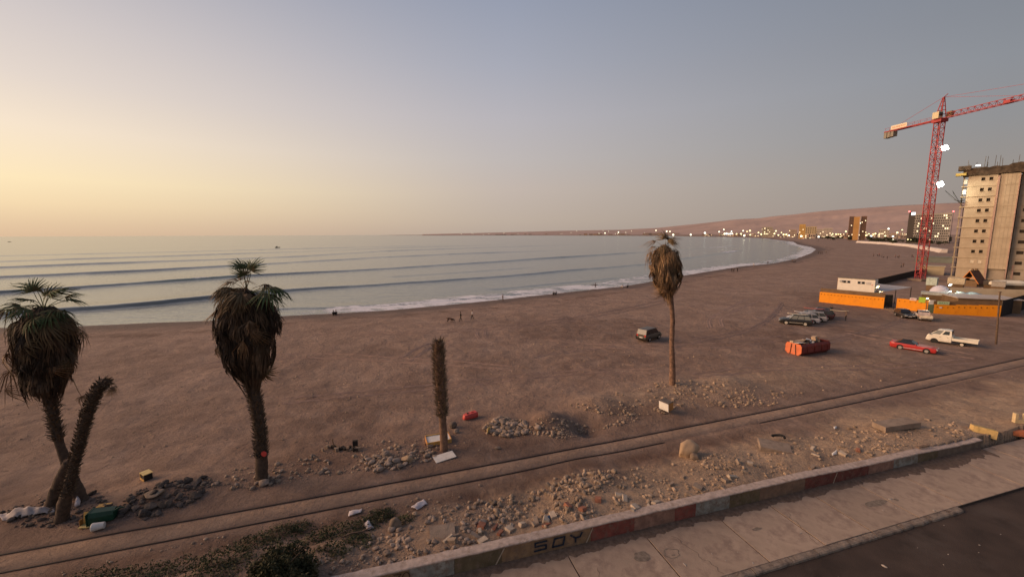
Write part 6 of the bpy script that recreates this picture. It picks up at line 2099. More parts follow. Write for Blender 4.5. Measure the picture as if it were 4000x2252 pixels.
for k in range(1, 5):
    t = k / 5; w_ = .9 * (1 - t) + .12 * t; z_ = MZ + 1 + (AZ - MZ - 1) * t
    for (ax, ay), (bx, by) in (((-1, -1), (1, -1)), ((1, -1), (1, 1)), ((1, 1), (-1, 1)), ((-1, 1), (-1, -1))):
        b.bar((ax * w_ + .3 * t, ay * w_, z_), (bx * w_ + .3 * t, by * w_, z_), .1)
b.build('apex_frame', REDC, cr)
MB().bar((.3, 0, AZ), (.3 + 2.2, -1.6, AZ + .2), .14).build('apex_arm', REDC, cr)
# jib: triangular lattice truss
JL = 46.0
b = MB()
for sy_ in (-1, 1):
    b.bar((1.2, sy_ * .7, MZ + .9), (JL, sy_ * .7, MZ + .9), .18)
b.bar((1.2, 0, MZ + 2.3), (JL, 0, MZ + 2.0), .16)
k = 1.2
while k < JL - 1.5:
    b.bar((k, -.7, MZ + .9), (k + .8, 0, MZ + 2.25), .09); b.bar((k + .8, 0, MZ + 2.25), (k + 1.6, -.7, MZ + .9), .09)
    b.bar((k, .7, MZ + .9), (k + .8, 0, MZ + 2.25), .09); b.bar((k + .8, 0, MZ + 2.25), (k + 1.6, .7, MZ + .9), .09)
    b.bar((k, -.7, MZ + .9), (k, .7, MZ + .9), .08)
    k += 1.6
b.build('jib', REDC, cr)
b = MB()
CJ = (G(3458, 527, MZ) - G(3656, 478, MZ)).length
for sy_ in (-1, 1):
    b.bar((-1.2, sy_ * .8, MZ + .8), (-CJ, sy_ * .8, MZ + .8), .3, .3)
    b.bar((-1.2, sy_ * .8, MZ + 1.9), (-CJ, sy_ * .8, MZ + 1.9), .06)
k = 1.2
while k < CJ:
    b.bar((-k, -.8, MZ + .8), (-k, .8, MZ + .8), .1); b.bar((-k, -.8, MZ + .8), (-k, -.8, MZ + 1.9), .05); b.bar((-k, .8, MZ + .8), (-k, .8, MZ + 1.9), .05)
    k += 1.8
b.build('counter_jib', REDC, cr)
for k in range(3):
    MB().box((-CJ + .4 + k * 1.1, 0, MZ - .3), (.9, 1.6, 2.0 - .2 * k)).build('counterweight', mat('counterweight_concrete', (.26, .23, .18), .9), cr)
MB().box((-CJ * .70, -1.0, MZ + 1.6), (5.0, .08, 1.3)).build('name_board', mat('cream_board_sign', (.72, .62, .46), .7), cr)
for k in range(8):
    MB().box((-CJ * .70 - 1.9 + k * .54, -1.055, MZ + 1.6), (.34, .02, .55)).build('letter', mat('faded_orange_print', (.60, .36, .22), .7), cr)
MB().box((.2, -1.3, MZ + 1.9), (1.7, 1.5, 1.9)).build('operator_cab', mat('cab_cream', (.62, .52, .32), .6), cr)
MB().box((1.08, -1.3, MZ + 2.1), (.04, 1.3, 1.0)).build('cab_window', GLASS, cr)
MB().box((1.9, .9, MZ + 2.0), (1.2, 1.0, 1.5)).build('winch', mat('winch_olive', (.18, .19, .10), .7), cr)
MB().box((15.8, 0, MZ + 1.2), (1.4, 1.3, .9)).build('trolley', REDC, cr)
for x in (JL * .38, JL * .8):
    MB().bar((.3, 0, AZ), (x, 0, MZ + 2.2), .07).build('tie_bar', REDC, cr)
MB().bar((.3, 0, AZ), (-CJ + 1, 0, MZ + 1.2), .07).build('tie_bar', REDC, cr)
for py, e in ((585, 1), (725, 1)):
    zl = atY(3645, py, cbp.y).z
    fl = link('floodlight', None, cr)
    toc = (Vector((0, 0, 4)) - Vector((cbp.x, cbp.y, zl)))
    R_ = Matrix.Rotation(-math.atan2(jd.y, jd.x), 4, 'Z')
    tb_ = (R_ @ (b0 + BD * 8 + Vector((0, 0, 14)) - Vector((cbp.x, cbp.y, zl)) - BN * 18)).normalized()
    for k in range(4):
        lx = (R_ @ Vector((1.5 - .85 * (k // 2) - .35 * (k % 2), -1.7, 0)))
        pos = lx + Vector((0, 0, zl + (k % 2) * .7 - .25 * (k // 2)))
        aim = (R_ @ Vector((-.35, -.8, -.45))).normalized()
        q = aim.to_track_quat('-Z', 'Y').to_matrix().to_4x4()
        o = MB().cyl((0, 0, -.04), (0, 0, .04), .38, 12).build('lamp_lens', glow_mat('crane_flood_glow', (1, 1, .80), 60), fl)
        o.matrix_local = Matrix.Translation(pos) @ q
        o = MB().cyl((0, 0, .06), (0, 0, .35), .42, 12, r2=.2).build('lamp_housing', POSTM, fl)
        o.matrix_local = Matrix.Translation(pos) @ q
    MB().bar(R_ @ Vector((-1.2, -1.2, 0)) + Vector((0, 0, zl)), R_ @ Vector((1.6, -1.6, 0)) + Vector((0, 0, zl)), .12).build('bracket', POSTM, fl)
    ld = bpy.data.lights.new('flood_light', 'SPOT'); ld.energy = 5000; ld.color = (1, .92, .70); ld.spot_size = RAD(115); ld.spot_blend = .7; ld.shadow_soft_size = .6
    lo_ = link('flood_light', ld, fl)
    aim = (R_ @ Vector((.55, -.75, -.55))).normalized()
    lo_.matrix_local = Matrix.Translation(R_ @ Vector((.5, -2.6, 0)) + Vector((0, 0, zl))) @ aim.to_track_quat('-Z', 'Y').to_matrix().to_4x4()

# ================================================================== FAR TOWN
def far(px, D, z=0.0):
    """ground place in the direction of photo column px at forward distance D"""
    d = rays(px, 930.0)
    return Vector((d[0] / d[1] * D, D, z))
def px_m(D):
    return FPX / D
def facade_block(name, label, px, D, wpx, ytop, m, nfl, ncol, wm, lit=0.0, depth=14, seed=1, face=0.0, cat='building', frame=None, group=None, roofm=None, litm=None):
    """block standing at distance D, width and top taken from the photograph; windows are separate meshes"""
    p = far(px, D)
    gzv = gz(p.x, p.y)
    p.z = gzv
    w = wpx / px_m(D) * 1.0
    yh = 915.1 - .0042 * (px - 2000)
    h = CAMH - gzv + (yh - ytop) / px_m(D) * (1 + ((px - 2000) / FPX) ** 2 * 0.0)
    az = math.atan2(p.x, p.y)
    w *= math.cos(az) if face == 0 else 1.0
    root = thing(name, label, cat, p, -az + face, group)
    b = MB(); b.box((0, depth / 2, h / 2), (w, depth, h)); b.build('wall', m, root)
    b = MB(); b.box((0, depth / 2, h + .25), (w + .6, depth + .6, .5)); b.build('roof', roofm or m, root)
    rs_ = random.Random(seed)
    if nfl and ncol:
        fh_, cw = h / (nfl + .5), w / ncol
        for i in range(nfl):
            for j in range(ncol):
                mm = (litm or WLIT) if rs_.random() < lit else wm
                sh = (cw * .25 if (i % 2 and frame == 'stagger') else 0)
                x = -w / 2 + cw * (j + .5) + sh
                if x > w / 2 - cw * .3:
                    continue
                b = MB(); b.box((x, -.08, fh_ * (i + .75)), (cw * .55, .16, fh_ * .5))
                b.build('window', mm, root)
    return root
WLIT = glow_mat('lit_window', (1.0, .80, .42), 1.6)
WDK = mat('dark_window', (.07, .058, .05), .4)
# hotel with staggered windows
hot = facade_block('hotel_block', 'pale slab block with staggered windows and a dark left tower, behind the crane', 3632, 600, 146, 836, mat('hotel_facade', (.40, .35, .29), .85, .08, .05), 11, 18, WDK, .07, 16, 4, frame='stagger')
p = far(3552, 598); az = math.atan2(p.x, p.y)
r = thing('hotel_stair_tower', 'dark stair tower with a lit white sign at the left end of the slab block', 'tower', (p.x, p.y, 0), -az)
hh = CAMH + (908.5 - 828) / px_m(598)
MB().box((0, 6, hh / 2), (6.6, 12, hh)).build('wall', mat('dark_tower_face', (.085, .07, .058), .8), r)
MB().box((1.2, -.1, hh - 3), (4.2, .2, 4.0)).build('lit_sign', glow_mat('sign_glow', (.85, .92, 1.0), 1.6), r)
for px, D in ((3540, 598), (3711, 598)):
    p = far(px, D); zz = CAMH + (908 - 829) / px_m(D)
    r = thing('warning_beacon', 'red warning beacon on a mast at the %s end of the slab block' % ('left' if px < 3600 else 'right'), 'beacon', (p.x, p.y, 0))
    MB().tube([(0, 0, 0), (0, 0, zz)], [.3, .15], 6).build('mast', POSTM, r)
    b = MB(); b.sphere((0, 0, zz + .6), 1.0, 8, 6); b.build('lamp', glow_mat('red_beacon_glow', (1, .06, .08), 4), r)
# brown tower with an ochre centre
p = far(3344, 900); az = math.atan2(p.x, p.y)
r = thing('brown_tower_block', 'brown twin tower block with an ochre centre in front of the hills', 'building', (p.x, p.y, 0), -az)
w = 68 / px_m(900) * math.cos(az); h = CAMH + (909.5 - 846) / px_m(900)
BT = mat('brown_facade', (.155, .085, .055), .85, .15, .05)
OC = mat('ochre_facade', (.46, .25, .085), .85, .12, .05)
for sx_ in (-1, 1):
    MB().box((sx_ * w * .34, 8, h / 2), (w * .32, 16, h)).build('wing', BT, r)
MB().box((-w * .05, 6, h * .49), (w * .36, 14, h * .98)).build('centre_bay', OC, r)
MB().box((w * .12, -1.2, h * .48), (w * .05, 1, h * .96)).build('pale_strip', mat('pale_strip', (.45, .36, .30), .8), r)
for i in range(15):
    for j in range(3):
        for sx_ in (-1, 1):
            MB().box((sx_ * w * .34 + (j - 1) * w * .09, -.1, h * (i + .6) / 15.5), (w * .055, .2, h / 15.5 * .5)).build('window', WDK if (i * 7 + j * 3 + sx_) % 13 else WLIT, r)
    MB().box((w * .34, -.3, h * (i + .3) / 15.5), (w * .31, .6, .5)).build('balcony_band', BT, r)
facade_block('ochre_tower', 'slim ochre lit tower among the low town buildings', 3131, 1150, 24, 877, mat('ochre_lit', (.62, .38, .12), .8, .1, .05), 10, 4, mat('ochre_window', (.30, .18, .07), .6), .1, 12, 5)
for px, D, wp, yt, c_, lb in ((3160, 1300, 52, 886, (.50, .38, .22), 'cream block right of the slim ochre tower'), (3232, 1200, 34, 891, (.52, .44, .36), 'pale block between the ochre tower and the brown towers'), (2995, 1700, 40, 887, (.42, .36, .27), 'grey cream block left of the slim ochre tower'), (3010, 1650, 22, 896, (.48, .4, .3), 'small cream block in front of the grey cream block'), (3095, 1500, 30, 897, (.44, .33, .25), 'low tan block left of the slim ochre tower'), (3200, 1400, 30, 895, (.5, .42, .33), 'low pale block behind the cream block'), (3450, 1300, 40, 897, (.45, .38, .30), 'low pale block right of the brown towers')):
    facade_block('town_block', 'far ' + lb, px, D, wp, yt, mat('town_facade_%d' % px, c_, .85, .1, .05), 5, 6, WDK, .12, 14, px)
# low houses
rs = random.Random(21)
HM = [mat('house_wall_%d' % i, c_, .9, .1, .1) for i, c_ in enumerate(((.42, .33, .26), (.35, .26, .2), (.48, .40, .33), (.30, .22, .17), (.44, .30, .2)))]
HR = mat('house_roof', (.24, .165, .13), .9)
hp_ = []
for mi, hm in enumerate(HM):
    b = MB(); b.box((0, 0, .5), (1, 1, 1)); hp_.append(b.mesh('wall', hm))
b = MB(); b.box((0, 0, .02), (1.06, 1.06, .06)); rme = b.mesh('roof', HR)
b = MB(); b.box((0, 0, 0), (.18, .03, .3)); wme = b.mesh('window', WDK)
b = MB(); b.box((0, 0, 0), (.18, .03, .3)); wml = b.mesh('window', WLIT)
for i in range(170):
    px = rs.uniform(2740, 3560)
    D = rs.uniform(1050, 2700)
    if px < 2950: D = rs.uniform(2100, 3400)
    p = far(px, D)
    if float(shore_dist(np.array([p.x]), np.array([p.y]))[0]) < 70:
        continue
    w, d_, h = rs.uniform(8, 22), rs.uniform(8, 14), rs.choice((4, 4, 7, 7, 10, 13))
    ci = rs.randrange(5)
    where = 'left' if px < 3000 else ('middle' if px < 3300 else 'right')
    o = thing('house', '%s %s flat roofed house in the %s part of the far town' % ('low' if h < 6 else 'tall' if h > 9 else 'two storey', ('tan', 'brown', 'pale', 'dark brown', 'ochre')[ci], where), 'house', (p.x, p.y, gz(p.x, p.y)), rs.uniform(-.5, .5) - math.atan2(p.x, p.y), 'far town houses')
    q = link('wall', hp_[ci], o); q.scale = (w, d_, h)
    q2 = link('roof', rme, o); q2.scale = (w, d_, 1); q2.location = (0, 0, h)
    for k in range(3):
        q3 = link('window', wml if rs.random() < .3 else wme, o); q3.scale = (w, d_, h); q3.location = (w * (-.3 + .3 * k), -d_ / 2 - .02, h * .6)
# far houses on the opposite shore of the bay
for i in range(60):
    px = rs.uniform(1900, 2740); D = rs.uniform(4700, 5600) if px > 2250 else rs.uniform(7600, 8600)
    p = far(px, D)
    if float(shore_dist(np.array([p.x]), np.array([p.y]))[0]) < 60: continue
    o = thing('house', 'tiny building on the far opposite shore of the bay', 'house', (p.x, p.y, gz(p.x, p.y)), -math.atan2(p.x, p.y), 'buildings on the opposite shore')
    q = link('wall', rs.choice(hp_), o); q.scale = (rs.uniform(30, 80), 20, rs.uniform(8, 22))
    q2 = link('roof', rme, o); q2.scale = (40, 20, 1); q2.location = (0, 0, q.scale.z)
# street and beach lamps
LGW = glow_mat('street_lamp_glow', (1.0, .93, .62), 2.4)
LGY = glow_mat('yellow_street_lamp_glow', (1.0, .85, .35), 2.0)
LGC = glow_mat('cold_street_lamp_glow', (.88, 1.0, .92), 2.4)
def lampmesh(m):
    b = MB(); b.sphere((0, 0, 0), 1, 8, 6); return b.mesh('lamp_head', m)
LH = [lampmesh(LGW), lampmesh(LGY), lampmesh(LGC)]
b = MB(); b.tube([(0, 0, 0), (0, 0, 1)], [.012, .008], 5); LPOLE = b.mesh('pole', POSTM)
lamps = [(360, 303, 2), (490, 292, 0), (533, 272, 0), (603, 290, 2), (540, 311, 0), (558, 310, 2), (575, 311, 0), (592, 311, 2), (610, 310, 0), (650, 312, 1), (690, 312, 1), (710, 283, 0), (745, 290, 1), (772, 283, 1), (720, 328, 0), (775, 320, 1), (877, 315, 1), (905, 315, 1), (933, 317, 0), (975, 316, 0), (995, 310, 1), (1032, 323, 1), (1080, 318, 1), (1105, 318, 1), (1130, 325, 2), (1155, 315, 1), (1183, 310, 1), (1225, 312, 1), (1240, 332, 0), (1272, 312, 1), (1305, 312, 1), (1335, 310, 1), (1367, 312, 1), (1388, 292, 1), (1393, 310, 1), (1400, 338, 2), (1425, 314, 1), (1455, 314, 1), (1470, 313, 1), (1525, 313, 1), (1560, 315, 1), (1580, 316, 1), (1600, 315, 1), (1690, 315, 1), (1735, 317, 1), (1775, 315, 1), (1785, 213, 0), (1830, 298, 1), (1835, 325, 1), (1880, 332, 2), (1900, 315, 1), (1920, 310, 1), (1950, 320, 1), (1995, 308, 1), (2040, 265, 2), (2165, 275, 1), (2080, 335, 2), (2080, 365, 0), (2220, 362, 1), (2245, 366, 1), (2420, 372, 1), (230, 325, 0), (40, 290, 0), (10, 288, 0), (70, 320, 0), (850, 300, 1), (1060, 300, 1), (1010, 285, 1), (890, 270, 1), (1650, 290, 1), (2120, 300, 1), (2010, 330, 1), (1860, 312, 1), (1970, 300, 1)]
for zx, zy, k in lamps:
    px, py = 2600 + zx * .427, 780 + zy * .427
    yh = 915.1 - .0042 * (px - 2000)
    dy = py - yh
    D = min(max(FPX * 6.4 / max(dy, 1.5), 620), 2500 if dy > 0 else 2400)
    if px > 3200: D = min(D, 1400)
    if px > 3480: D = min(D, 560)
    if px < 2800 and dy < 8: D = 3300
    p = atY(px, py, D)
    g = gz(p.x, p.y)
    p.z = max(p.z, g + 6)
    o = thing('street_lamp', 'small lit lamp on a post among the far town lights', 'street lamp', (p.x, p.y, g), 0, 'far town lights')
    hd = link('lamp_head', LH[k], o); rr_ = D / FPX * (3.1 if k != 1 else 2.9) * rs.uniform(.7, 1.15); hd.scale = (rr_,) * 3; hd.location = (0, 0, p.z - g)
    pl = link('pole', LPOLE, o); pl.scale = (18, 18, max(p.z - g, .5))
for i in range(26):
    px = rs.uniform(1780, 2620); D = 5200 if px > 2250 else 8200
    p = far(px, D); g = gz(p.x, p.y)
    o = thing('street_lamp', 'faint lit lamp on the far opposite shore of the bay', 'street lamp', (p.x, p.y, g), 0, 'lights on the opposite shore')
    s_ = D / FPX * rs.choice((.6, .8, 1.0, 2.2) if px > 2250 else (.4, .55, .7))
    hd = link('lamp_head', LH[0], o); hd.scale = (s_,) * 3; hd.location = (0, 0, 14 + rs.uniform(0, 40))
    pl = link('pole', LPOLE, o); pl.scale = (18, 18, 14)
# pale retaining wall on the far beach
pts = [far(3350, 657), far(3455, 560), far(3560, 455), far(3600, 400), far(3690, 318)]
for a, b_ in ((0, 2), (2, 4)):
    pass
WW = mat('pale_render_wall', (.60, .52, .45), .85, .08, .1)
r = thing('pale_sea_wall', 'long pale curved retaining wall across the far beach', 'wall', (0, 0, 0))
for a, c_ in zip(pts[:-1], pts[1:]):
    d = (c_ - a); n_ = Vector((-d.y, d.x, 0)).normalized()
    za, zc_ = gz(a.x, a.y) - .3, gz(c_.x, c_.y) - .3
    m = MB()
    m.loft([[(q - n_ * 2.2).to_tuple()[:2] + (z,), (q - n_ * .4).to_tuple()[:2] + (z + 3.0,), (q + n_ * 2.5).to_tuple()[:2] + (z + 3.1,), (q + n_ * 2.5).to_tuple()[:2] + (z,)] for q, z in ((a, za), (c_, zc_))])
    m.build('wall_section', WW, r)
# low buildings right behind the crane
for px, D, w, yt, c_, lb in ((3655, 150, 6.5, 1040, (.40, .33, .22), 'low tan shed wall right of the crane base'), (3660, 210, 14, 1003, (.16, .17, .14), 'low dark green roofed shed behind the crane')):
    p = far(px, D); az = math.atan2(p.x, p.y)
    h = CAMH + (908 - yt) / px_m(D)
    r = thing('site_shed', lb, 'shed', (p.x, p.y, 0), -az)
    MB().box((0, 3, h / 2), (w, 6, h)).build('wall', mat('shed_%d' % D, c_, .85, .15, .3), r)
    MB().box((0, 3, h + .1), (w + .5, 6.6, .2)).build('roof', mat('shed_roof_%d' % D, tuple(x * 1.2 for x in c_), .8), r)
# scrub and trees along the far promenade
tb = [leaf_cloud([((0, 0, .9), 1.0, .9, .9), ((.8, .2, .5), .7, .7, .6), ((-.8, 0, .5), .7, .6, .7)], 420, .17, 90 + k, mat('far_tree_leaf', (.045, .046, .022), .85, .4, 1)) for k in range(3)]
tme = [o.data for o in tb]
for o in tb: bpy.data.objects.remove(o, do_unlink=True)
b = MB(); b.tube([(0, 0, -.2), (0, 0, .9)], [.08, .05], 6); trk = b.mesh('trunk', BARK)
for i in range(75):
    if i < 45: px, D = rs.uniform(3290, 3720), rs.uniform(470, 760)
    else: px, D = rs.uniform(3000, 3330), rs.uniform(760, 1050)
    p = far(px, D)
    if float(shore_dist(np.array([p.x]), np.array([p.y]))[0]) < 90: continue
    o = thing('promenade_tree', 'low dark tree among the greenery along the far promenade', 'tree', (p.x, p.y, gz(p.x, p.y)), rs.uniform(0, 6), 'trees along the far promenade')
    s_ = rs.uniform(2.2, 5.0)
    c_ = link('crown', rs.choice(tme), o); c_.scale = (s_, s_, s_ * rs.uniform(.7, 1.1)); c_.location = (0, 0, s_ * .35)
    t_ = link('trunk', trk, o); t_.scale = (s_,) * 3

# ================================================================== PEOPLE
SKIN = mat('skin', (.30, .17, .11), .6, .08)
CLO = {k: mat('cloth_' + k, c_, .85, .15, 4) for k, c_ in {'black': (.018, .016, .016), 'white': (.66, .60, .56), 'navy': (.03, .035, .06), 'grey': (.16, .15, .14), 'red': (.32, .04, .04), 'brown': (.11, .06, .04), 'tan': (.32, .22, .15)}.items()}
HAIR = mat('dark_hair', (.015, .010, .008), .7)
def person_mesh(joints, bones, radii, cls):
    """one continuous skin grown over joints; faces take the clothing of the nearest bone"""
    names = list(joints)
    me = bpy.data.meshes.new('body')
    me.from_pydata([joints[n_] for n_ in names], [(names.index(a), names.index(b_)) for a, b_, _ in bones], [])
    o = bpy.data.objects.new('tmp', me); COL.objects.link(o)
    md = o.modifiers.new('skin', 'SKIN')
    md.use_smooth_shade = True
    for i, n_ in enumerate(names):
        sv = me.skin_vertices[0].data[i]
        rr = radii[n_]
        sv.radius = rr if isinstance(rr, tuple) else (rr, rr)
        sv.use_root = n_ == 'pelvis'
    o.modifiers.new('sub', 'SUBSURF').levels = 1
    dg = bpy.context.evaluated_depsgraph_get()
    m2 = bpy.data.meshes.new_from_object(o.evaluated_get(dg))
    bpy.data.objects.remove(o, do_unlink=True)
    segs_ = [(Vector(joints[a]), Vector(joints[b_]), c_) for a, b_, c_ in bones]
    idx = []
    for p_ in m2.polygons:
        best = 1e9; bc = 0
        for a, b_, c_ in segs_:
            ab = b_ - a; t = max(0, min(1, (p_.center - a).dot(ab) / ab.length_squared))
            d = (p_.center - a - ab * t).length
            if d < best: best, bc = d, c_
        idx.append(bc)
    m2.materials.clear()
    for c_ in cls: m2.materials.append(c_)
    m2.polygons.foreach_set('material_index', idx)
    m2.update()
    return m2
def skeleton(pose):
    J = {'pelvis': (0, 0, .95), 'waist': (0, 0, 1.10), 'chest': (.01, 0, 1.33), 'neck': (.02, 0, 1.50), 'head': (.04, 0, 1.60), 'crown': (.05, 0, 1.73)}
    Rr = {'pelvis': (.155, .125), 'waist': (.135, .105), 'chest': (.165, .12), 'neck': .055, 'head': (.085, .10), 'crown': (.07, .08)}
    B = [('pelvis', 'waist', 0), ('waist', 'chest', 0), ('chest', 'neck', 0), ('neck', 'head', 2), ('head', 'crown', 2)]
    legs = {'stand': ((.02, -.02), (.0, 0)), 'walk': ((.22, .30), (-.14, -.34))}
    for sgn, nm in ((1, 'l'), (-1, 'r')):
        f = pose == 'walk'
        st_ = (1 if sgn > 0 else -1) * (1 if f else 0)
        J['hip' + nm] = (0, .10 * sgn, .90); Rr['hip' + nm] = .09
        if pose == 'sit':
            J['knee' + nm] = (.40, .15 * sgn, .50); J['ankle' + nm] = (.62, .13 * sgn, .10); J['toe' + nm] = (.80, .15 * sgn, .06)
        else:
            J['knee' + nm] = (.14 * st_ + .03, .10 * sgn, .50); J['ankle' + nm] = (.26 * st_ - .04, .10 * sgn, .09 + (.05 if st_ < 0 else 0)); J['toe' + nm] = (.26 * st_ + .12, .12 * sgn, .045)
        Rr['knee' + nm], Rr['ankle' + nm], Rr['toe' + nm] = .065, .045, .04
        J['sh' + nm] = (.01, .185 * sgn, 1.42); Rr['sh' + nm] = .06
        if pose == 'sit':
            J['el' + nm] = (.20, .24 * sgn, 1.14); J['wr' + nm] = (.36, .16 * sgn, .95); J['ha' + nm] = (.42, .13 * sgn, .90)
        else:
            J['el' + nm] = (-.10 * st_ - .02, .24 * sgn, 1.14); J['wr' + nm] = (-.14 * st_ + .08, .23 * sgn, .92); J['ha' + nm] = (-.14 * st_ + .12, .22 * sgn, .83)
        Rr['el' + nm], Rr['wr' + nm], Rr['ha' + nm] = .045, .034, .038
        B += [('pelvis', 'hip' + nm, 1), ('hip' + nm, 'knee' + nm, 1), ('knee' + nm, 'ankle' + nm, 1), ('ankle' + nm, 'toe' + nm, 3), ('chest', 'sh' + nm, 0), ('sh' + nm, 'el' + nm, 0), ('el' + nm, 'wr' + nm, 2), ('wr' + nm, 'ha' + nm, 2)]
    if pose == 'sit':
        dz = -.80
        J = {k: ((x - (.06 if k in ('chest', 'neck', 'head', 'crown') else 0), y, z + dz) if k not in ('kneel', 'kneer', 'anklel', 'ankler', 'toel', 'toer') else (x, y, z)) for k, (x, y, z) in J.items()}
        for nm in 'lr':
            J['wr' + nm] = (.34, J['wr' + nm][1], .40); J['ha' + nm] = (.42, J['ha' + nm][1], .44); J['el' + nm] = (.16, J['el' + nm][1], .36)
    return J, B, Rr
BODY = {}
for pose in ('stand', 'walk', 'sit'):
    J, B, Rr = skeleton(pose)
    BODY[pose] = (person_mesh(J, B, Rr, [CLO['grey'], CLO['black'], SKIN, TRIM]), J)
_pv = {}
def person(label, px, py, pose, yaw, top, bottom, group=None, scale=1.0, seat=False):
    k = (pose, top, bottom)
    if k not in _pv:
        m2 = BODY[pose][0].copy()
        m2.materials[0] = CLO[top]; m2.materials[1] = CLO[bottom]
        _pv[k] = m2
    p = flat(px, py)
    root = thing('person', label, 'person', (p.x, p.y, gz(p.x, p.y)), yaw, group)
    root.scale = (scale,) * 3
    link('body', _pv[k], root)
    hc = BODY[pose][1]['crown']
    h = HAIRM
    o = link('hair', h, root); o.location = (hc[0] - .035, hc[1], hc[2] + .005)
    return root
b = MB(); b.sphere((0, 0, 0), .105, 10, 7, sz=.95); HAIRM = b.mesh('hair', HAIR, True)
person('person in black walking beside the dog on the sand', 1800, 1255, 'walk', RAD(200), 'black', 'black', scale=.97)
person('person in a white shirt and dark shorts walking on the sand', 1845, 1248, 'walk', RAD(190), 'white', 'black')
person('person in dark clothes walking alone by the surf edge', 1964, 1177, 'walk', RAD(20), 'grey', 'brown')
person('person carrying a surfboard along the surf edge', 2326, 1126, 'walk', RAD(180), 'black', 'black')
sb = flat(2320, 1124)
surfboard('dark surfboard under the arm of the person at the surf edge', (sb.x, sb.y - .3, gz(sb.x, sb.y) + .95), RAD(170), 2.1, mat('grey_board', (.20, .21, .22), .5), RAD(80))
for i, (x, y, t_, b_, lb) in enumerate([(2163, 1152, 'black', 'black', 'left of two people in black sitting at the surf edge'), (2172, 1151, 'black', 'navy', 'right of two people in black sitting at the surf edge'), (2432, 1124, 'white', 'tan', 'person in white sitting near the water right of the surfer'), (2452, 1123, 'black', 'black', 'person in black sitting beside the one in white'), (1303, 1231, 'black', 'black', 'left of two people sitting by the calm left shore'), (1313, 1230, 'black', 'black', 'right of two people sitting by the calm left shore')]):
    person(lb, x, y, 'sit', RAD(100 + 10 * (i % 3)), t_, b_, None, 1.05)
board_p = flat(2158, 1154)
for i, (x, y, ps, t_) in enumerate([(2858, 1062, 'stand', 'black'), (2866, 1063, 'stand', 'brown'), (2880, 1061, 'stand', 'black')]):
    person(['left of three dark figures near the bend of the shore', 'middle of three dark figures near the bend of the shore', 'right of three dark figures near the bend of the shore'][i], x, y, ps, RAD(90), t_, 'black')
person('pale figure standing in the shallows at the bend of the shore', 2944, 1040, 'stand', RAD(30), 'white', 'tan')
person('dark figure standing at the waterline beyond the bend', 2999, 1032, 'stand', RAD(60), 'brown', 'black')
for i, (x, y) in enumerate([(3094, 1026), (3101, 1026), (3106, 1025)]):
    person('one of three figures huddled on the far beach waterline', x, y, 'sit' if i == 1 else 'stand', RAD(60 * i), ('brown', 'black', 'grey')[i], 'black', 'huddled figures')
for i, (x, y) in enumerate([(3198, 992), (3206, 993), (3212, 993), (3227, 988)]):
    person('one of the small dark figures on the sand behind the bend', x, y, 'stand', RAD(70 * i), ('black', 'brown', 'black', 'grey')[i], 'black', 'far dark figures', 1.3)
for i, (x, y) in enumerate([(3412, 1002), (3428, 999), (3434, 1001), (3444, 1004), (3452, 1006), (3465, 1012), (3497, 1007), (3504, 1006), (3511, 1008), (3562, 1005), (3568, 1004), (3520, 1045), (3528, 1043)]):
    person('one of the figures spread over the far right beach', x, y, 'sit' if i % 3 == 1 else 'stand', RAD(50 * i), ('brown', 'black', 'red', 'grey')[i % 4], 'black', 'figures on the far right beach', 1.1)
person('person in dark clothes behind the last surf car holding the yellow board', 3303, 1252, 'stand', RAD(150), 'tan', 'black')
person('dark haired person standing behind the row of surf cars', 3246, 1228, 'stand', RAD(220), 'black', 'black')
# dog, head lowered
J = {'pelvis': (-.32, 0, .52), 'mid': (0, 0, .50), 'chest': (.26, 0, .50), 'neck': (.46, 0, .46), 'head': (.58, 0, .34), 'muzzle': (.70, 0, .24), 't1': (-.48, 0, .54), 't2': (-.66, 0, .62)}
Rr = {'pelvis': (.10, .12), 'mid': (.095, .12), 'chest': (.115, .16), 'neck': .08, 'head': .075, 'muzzle': .04, 't1': .03, 't2': .015}
B = [('pelvis', 'mid', 0), ('mid', 'chest', 0), ('chest', 'neck', 0), ('neck', 'head', 0), ('head', 'muzzle', 0), ('pelvis', 't1', 0), ('t1', 't2', 0)]
for sgn, nm in ((1, 'l'), (-1, 'r')):
    J['fe' + nm] = (.27 + .06 * sgn, .09 * sgn, .30); J['fw' + nm] = (.28 + .10 * sgn, .09 * sgn, .15); J['fp' + nm] = (.32 + .10 * sgn, .09 * sgn, .03)
    J['hk' + nm] = (-.22 - .05 * sgn, .10 * sgn, .32); J['hh' + nm] = (-.40 - .08 * sgn, .10 * sgn, .19); J['hp' + nm] = (-.34 - .08 * sgn, .10 * sgn, .03)
    for n_, v_ in (('fe', .05), ('fw', .032), ('fp', .032), ('hk', .065), ('hh', .032), ('hp', .034)): Rr[n_ + nm] = v_
    B += [('chest', 'fe' + nm, 0), ('fe' + nm, 'fw' + nm, 0), ('fw' + nm, 'fp' + nm, 0), ('pelvis', 'hk' + nm, 0), ('hk' + nm, 'hh' + nm, 0), ('hh' + nm, 'hp' + nm, 0)]
dme = person_mesh(J, B, Rr, [mat('dark_brown_fur', (.055, .028, .018), .9)])
p = flat(1758, 1258)
r = thing('dog', 'dark brown dog sniffing the sand left of the walkers', 'dog', (p.x, p.y, gz(p.x, p.y)), RAD(-15)); r.scale = (1.3,) * 3
link('body', dme, r)
b = MB()
for sgn in (-1, 1):
    b = MB(); b.poly([(.56, sgn * .06, .40), (.50, sgn * .07, .42), (.55, sgn * .11, .36)]); b.build('ear', mat('dark_brown_fur', (.055, .028, .018)), r)
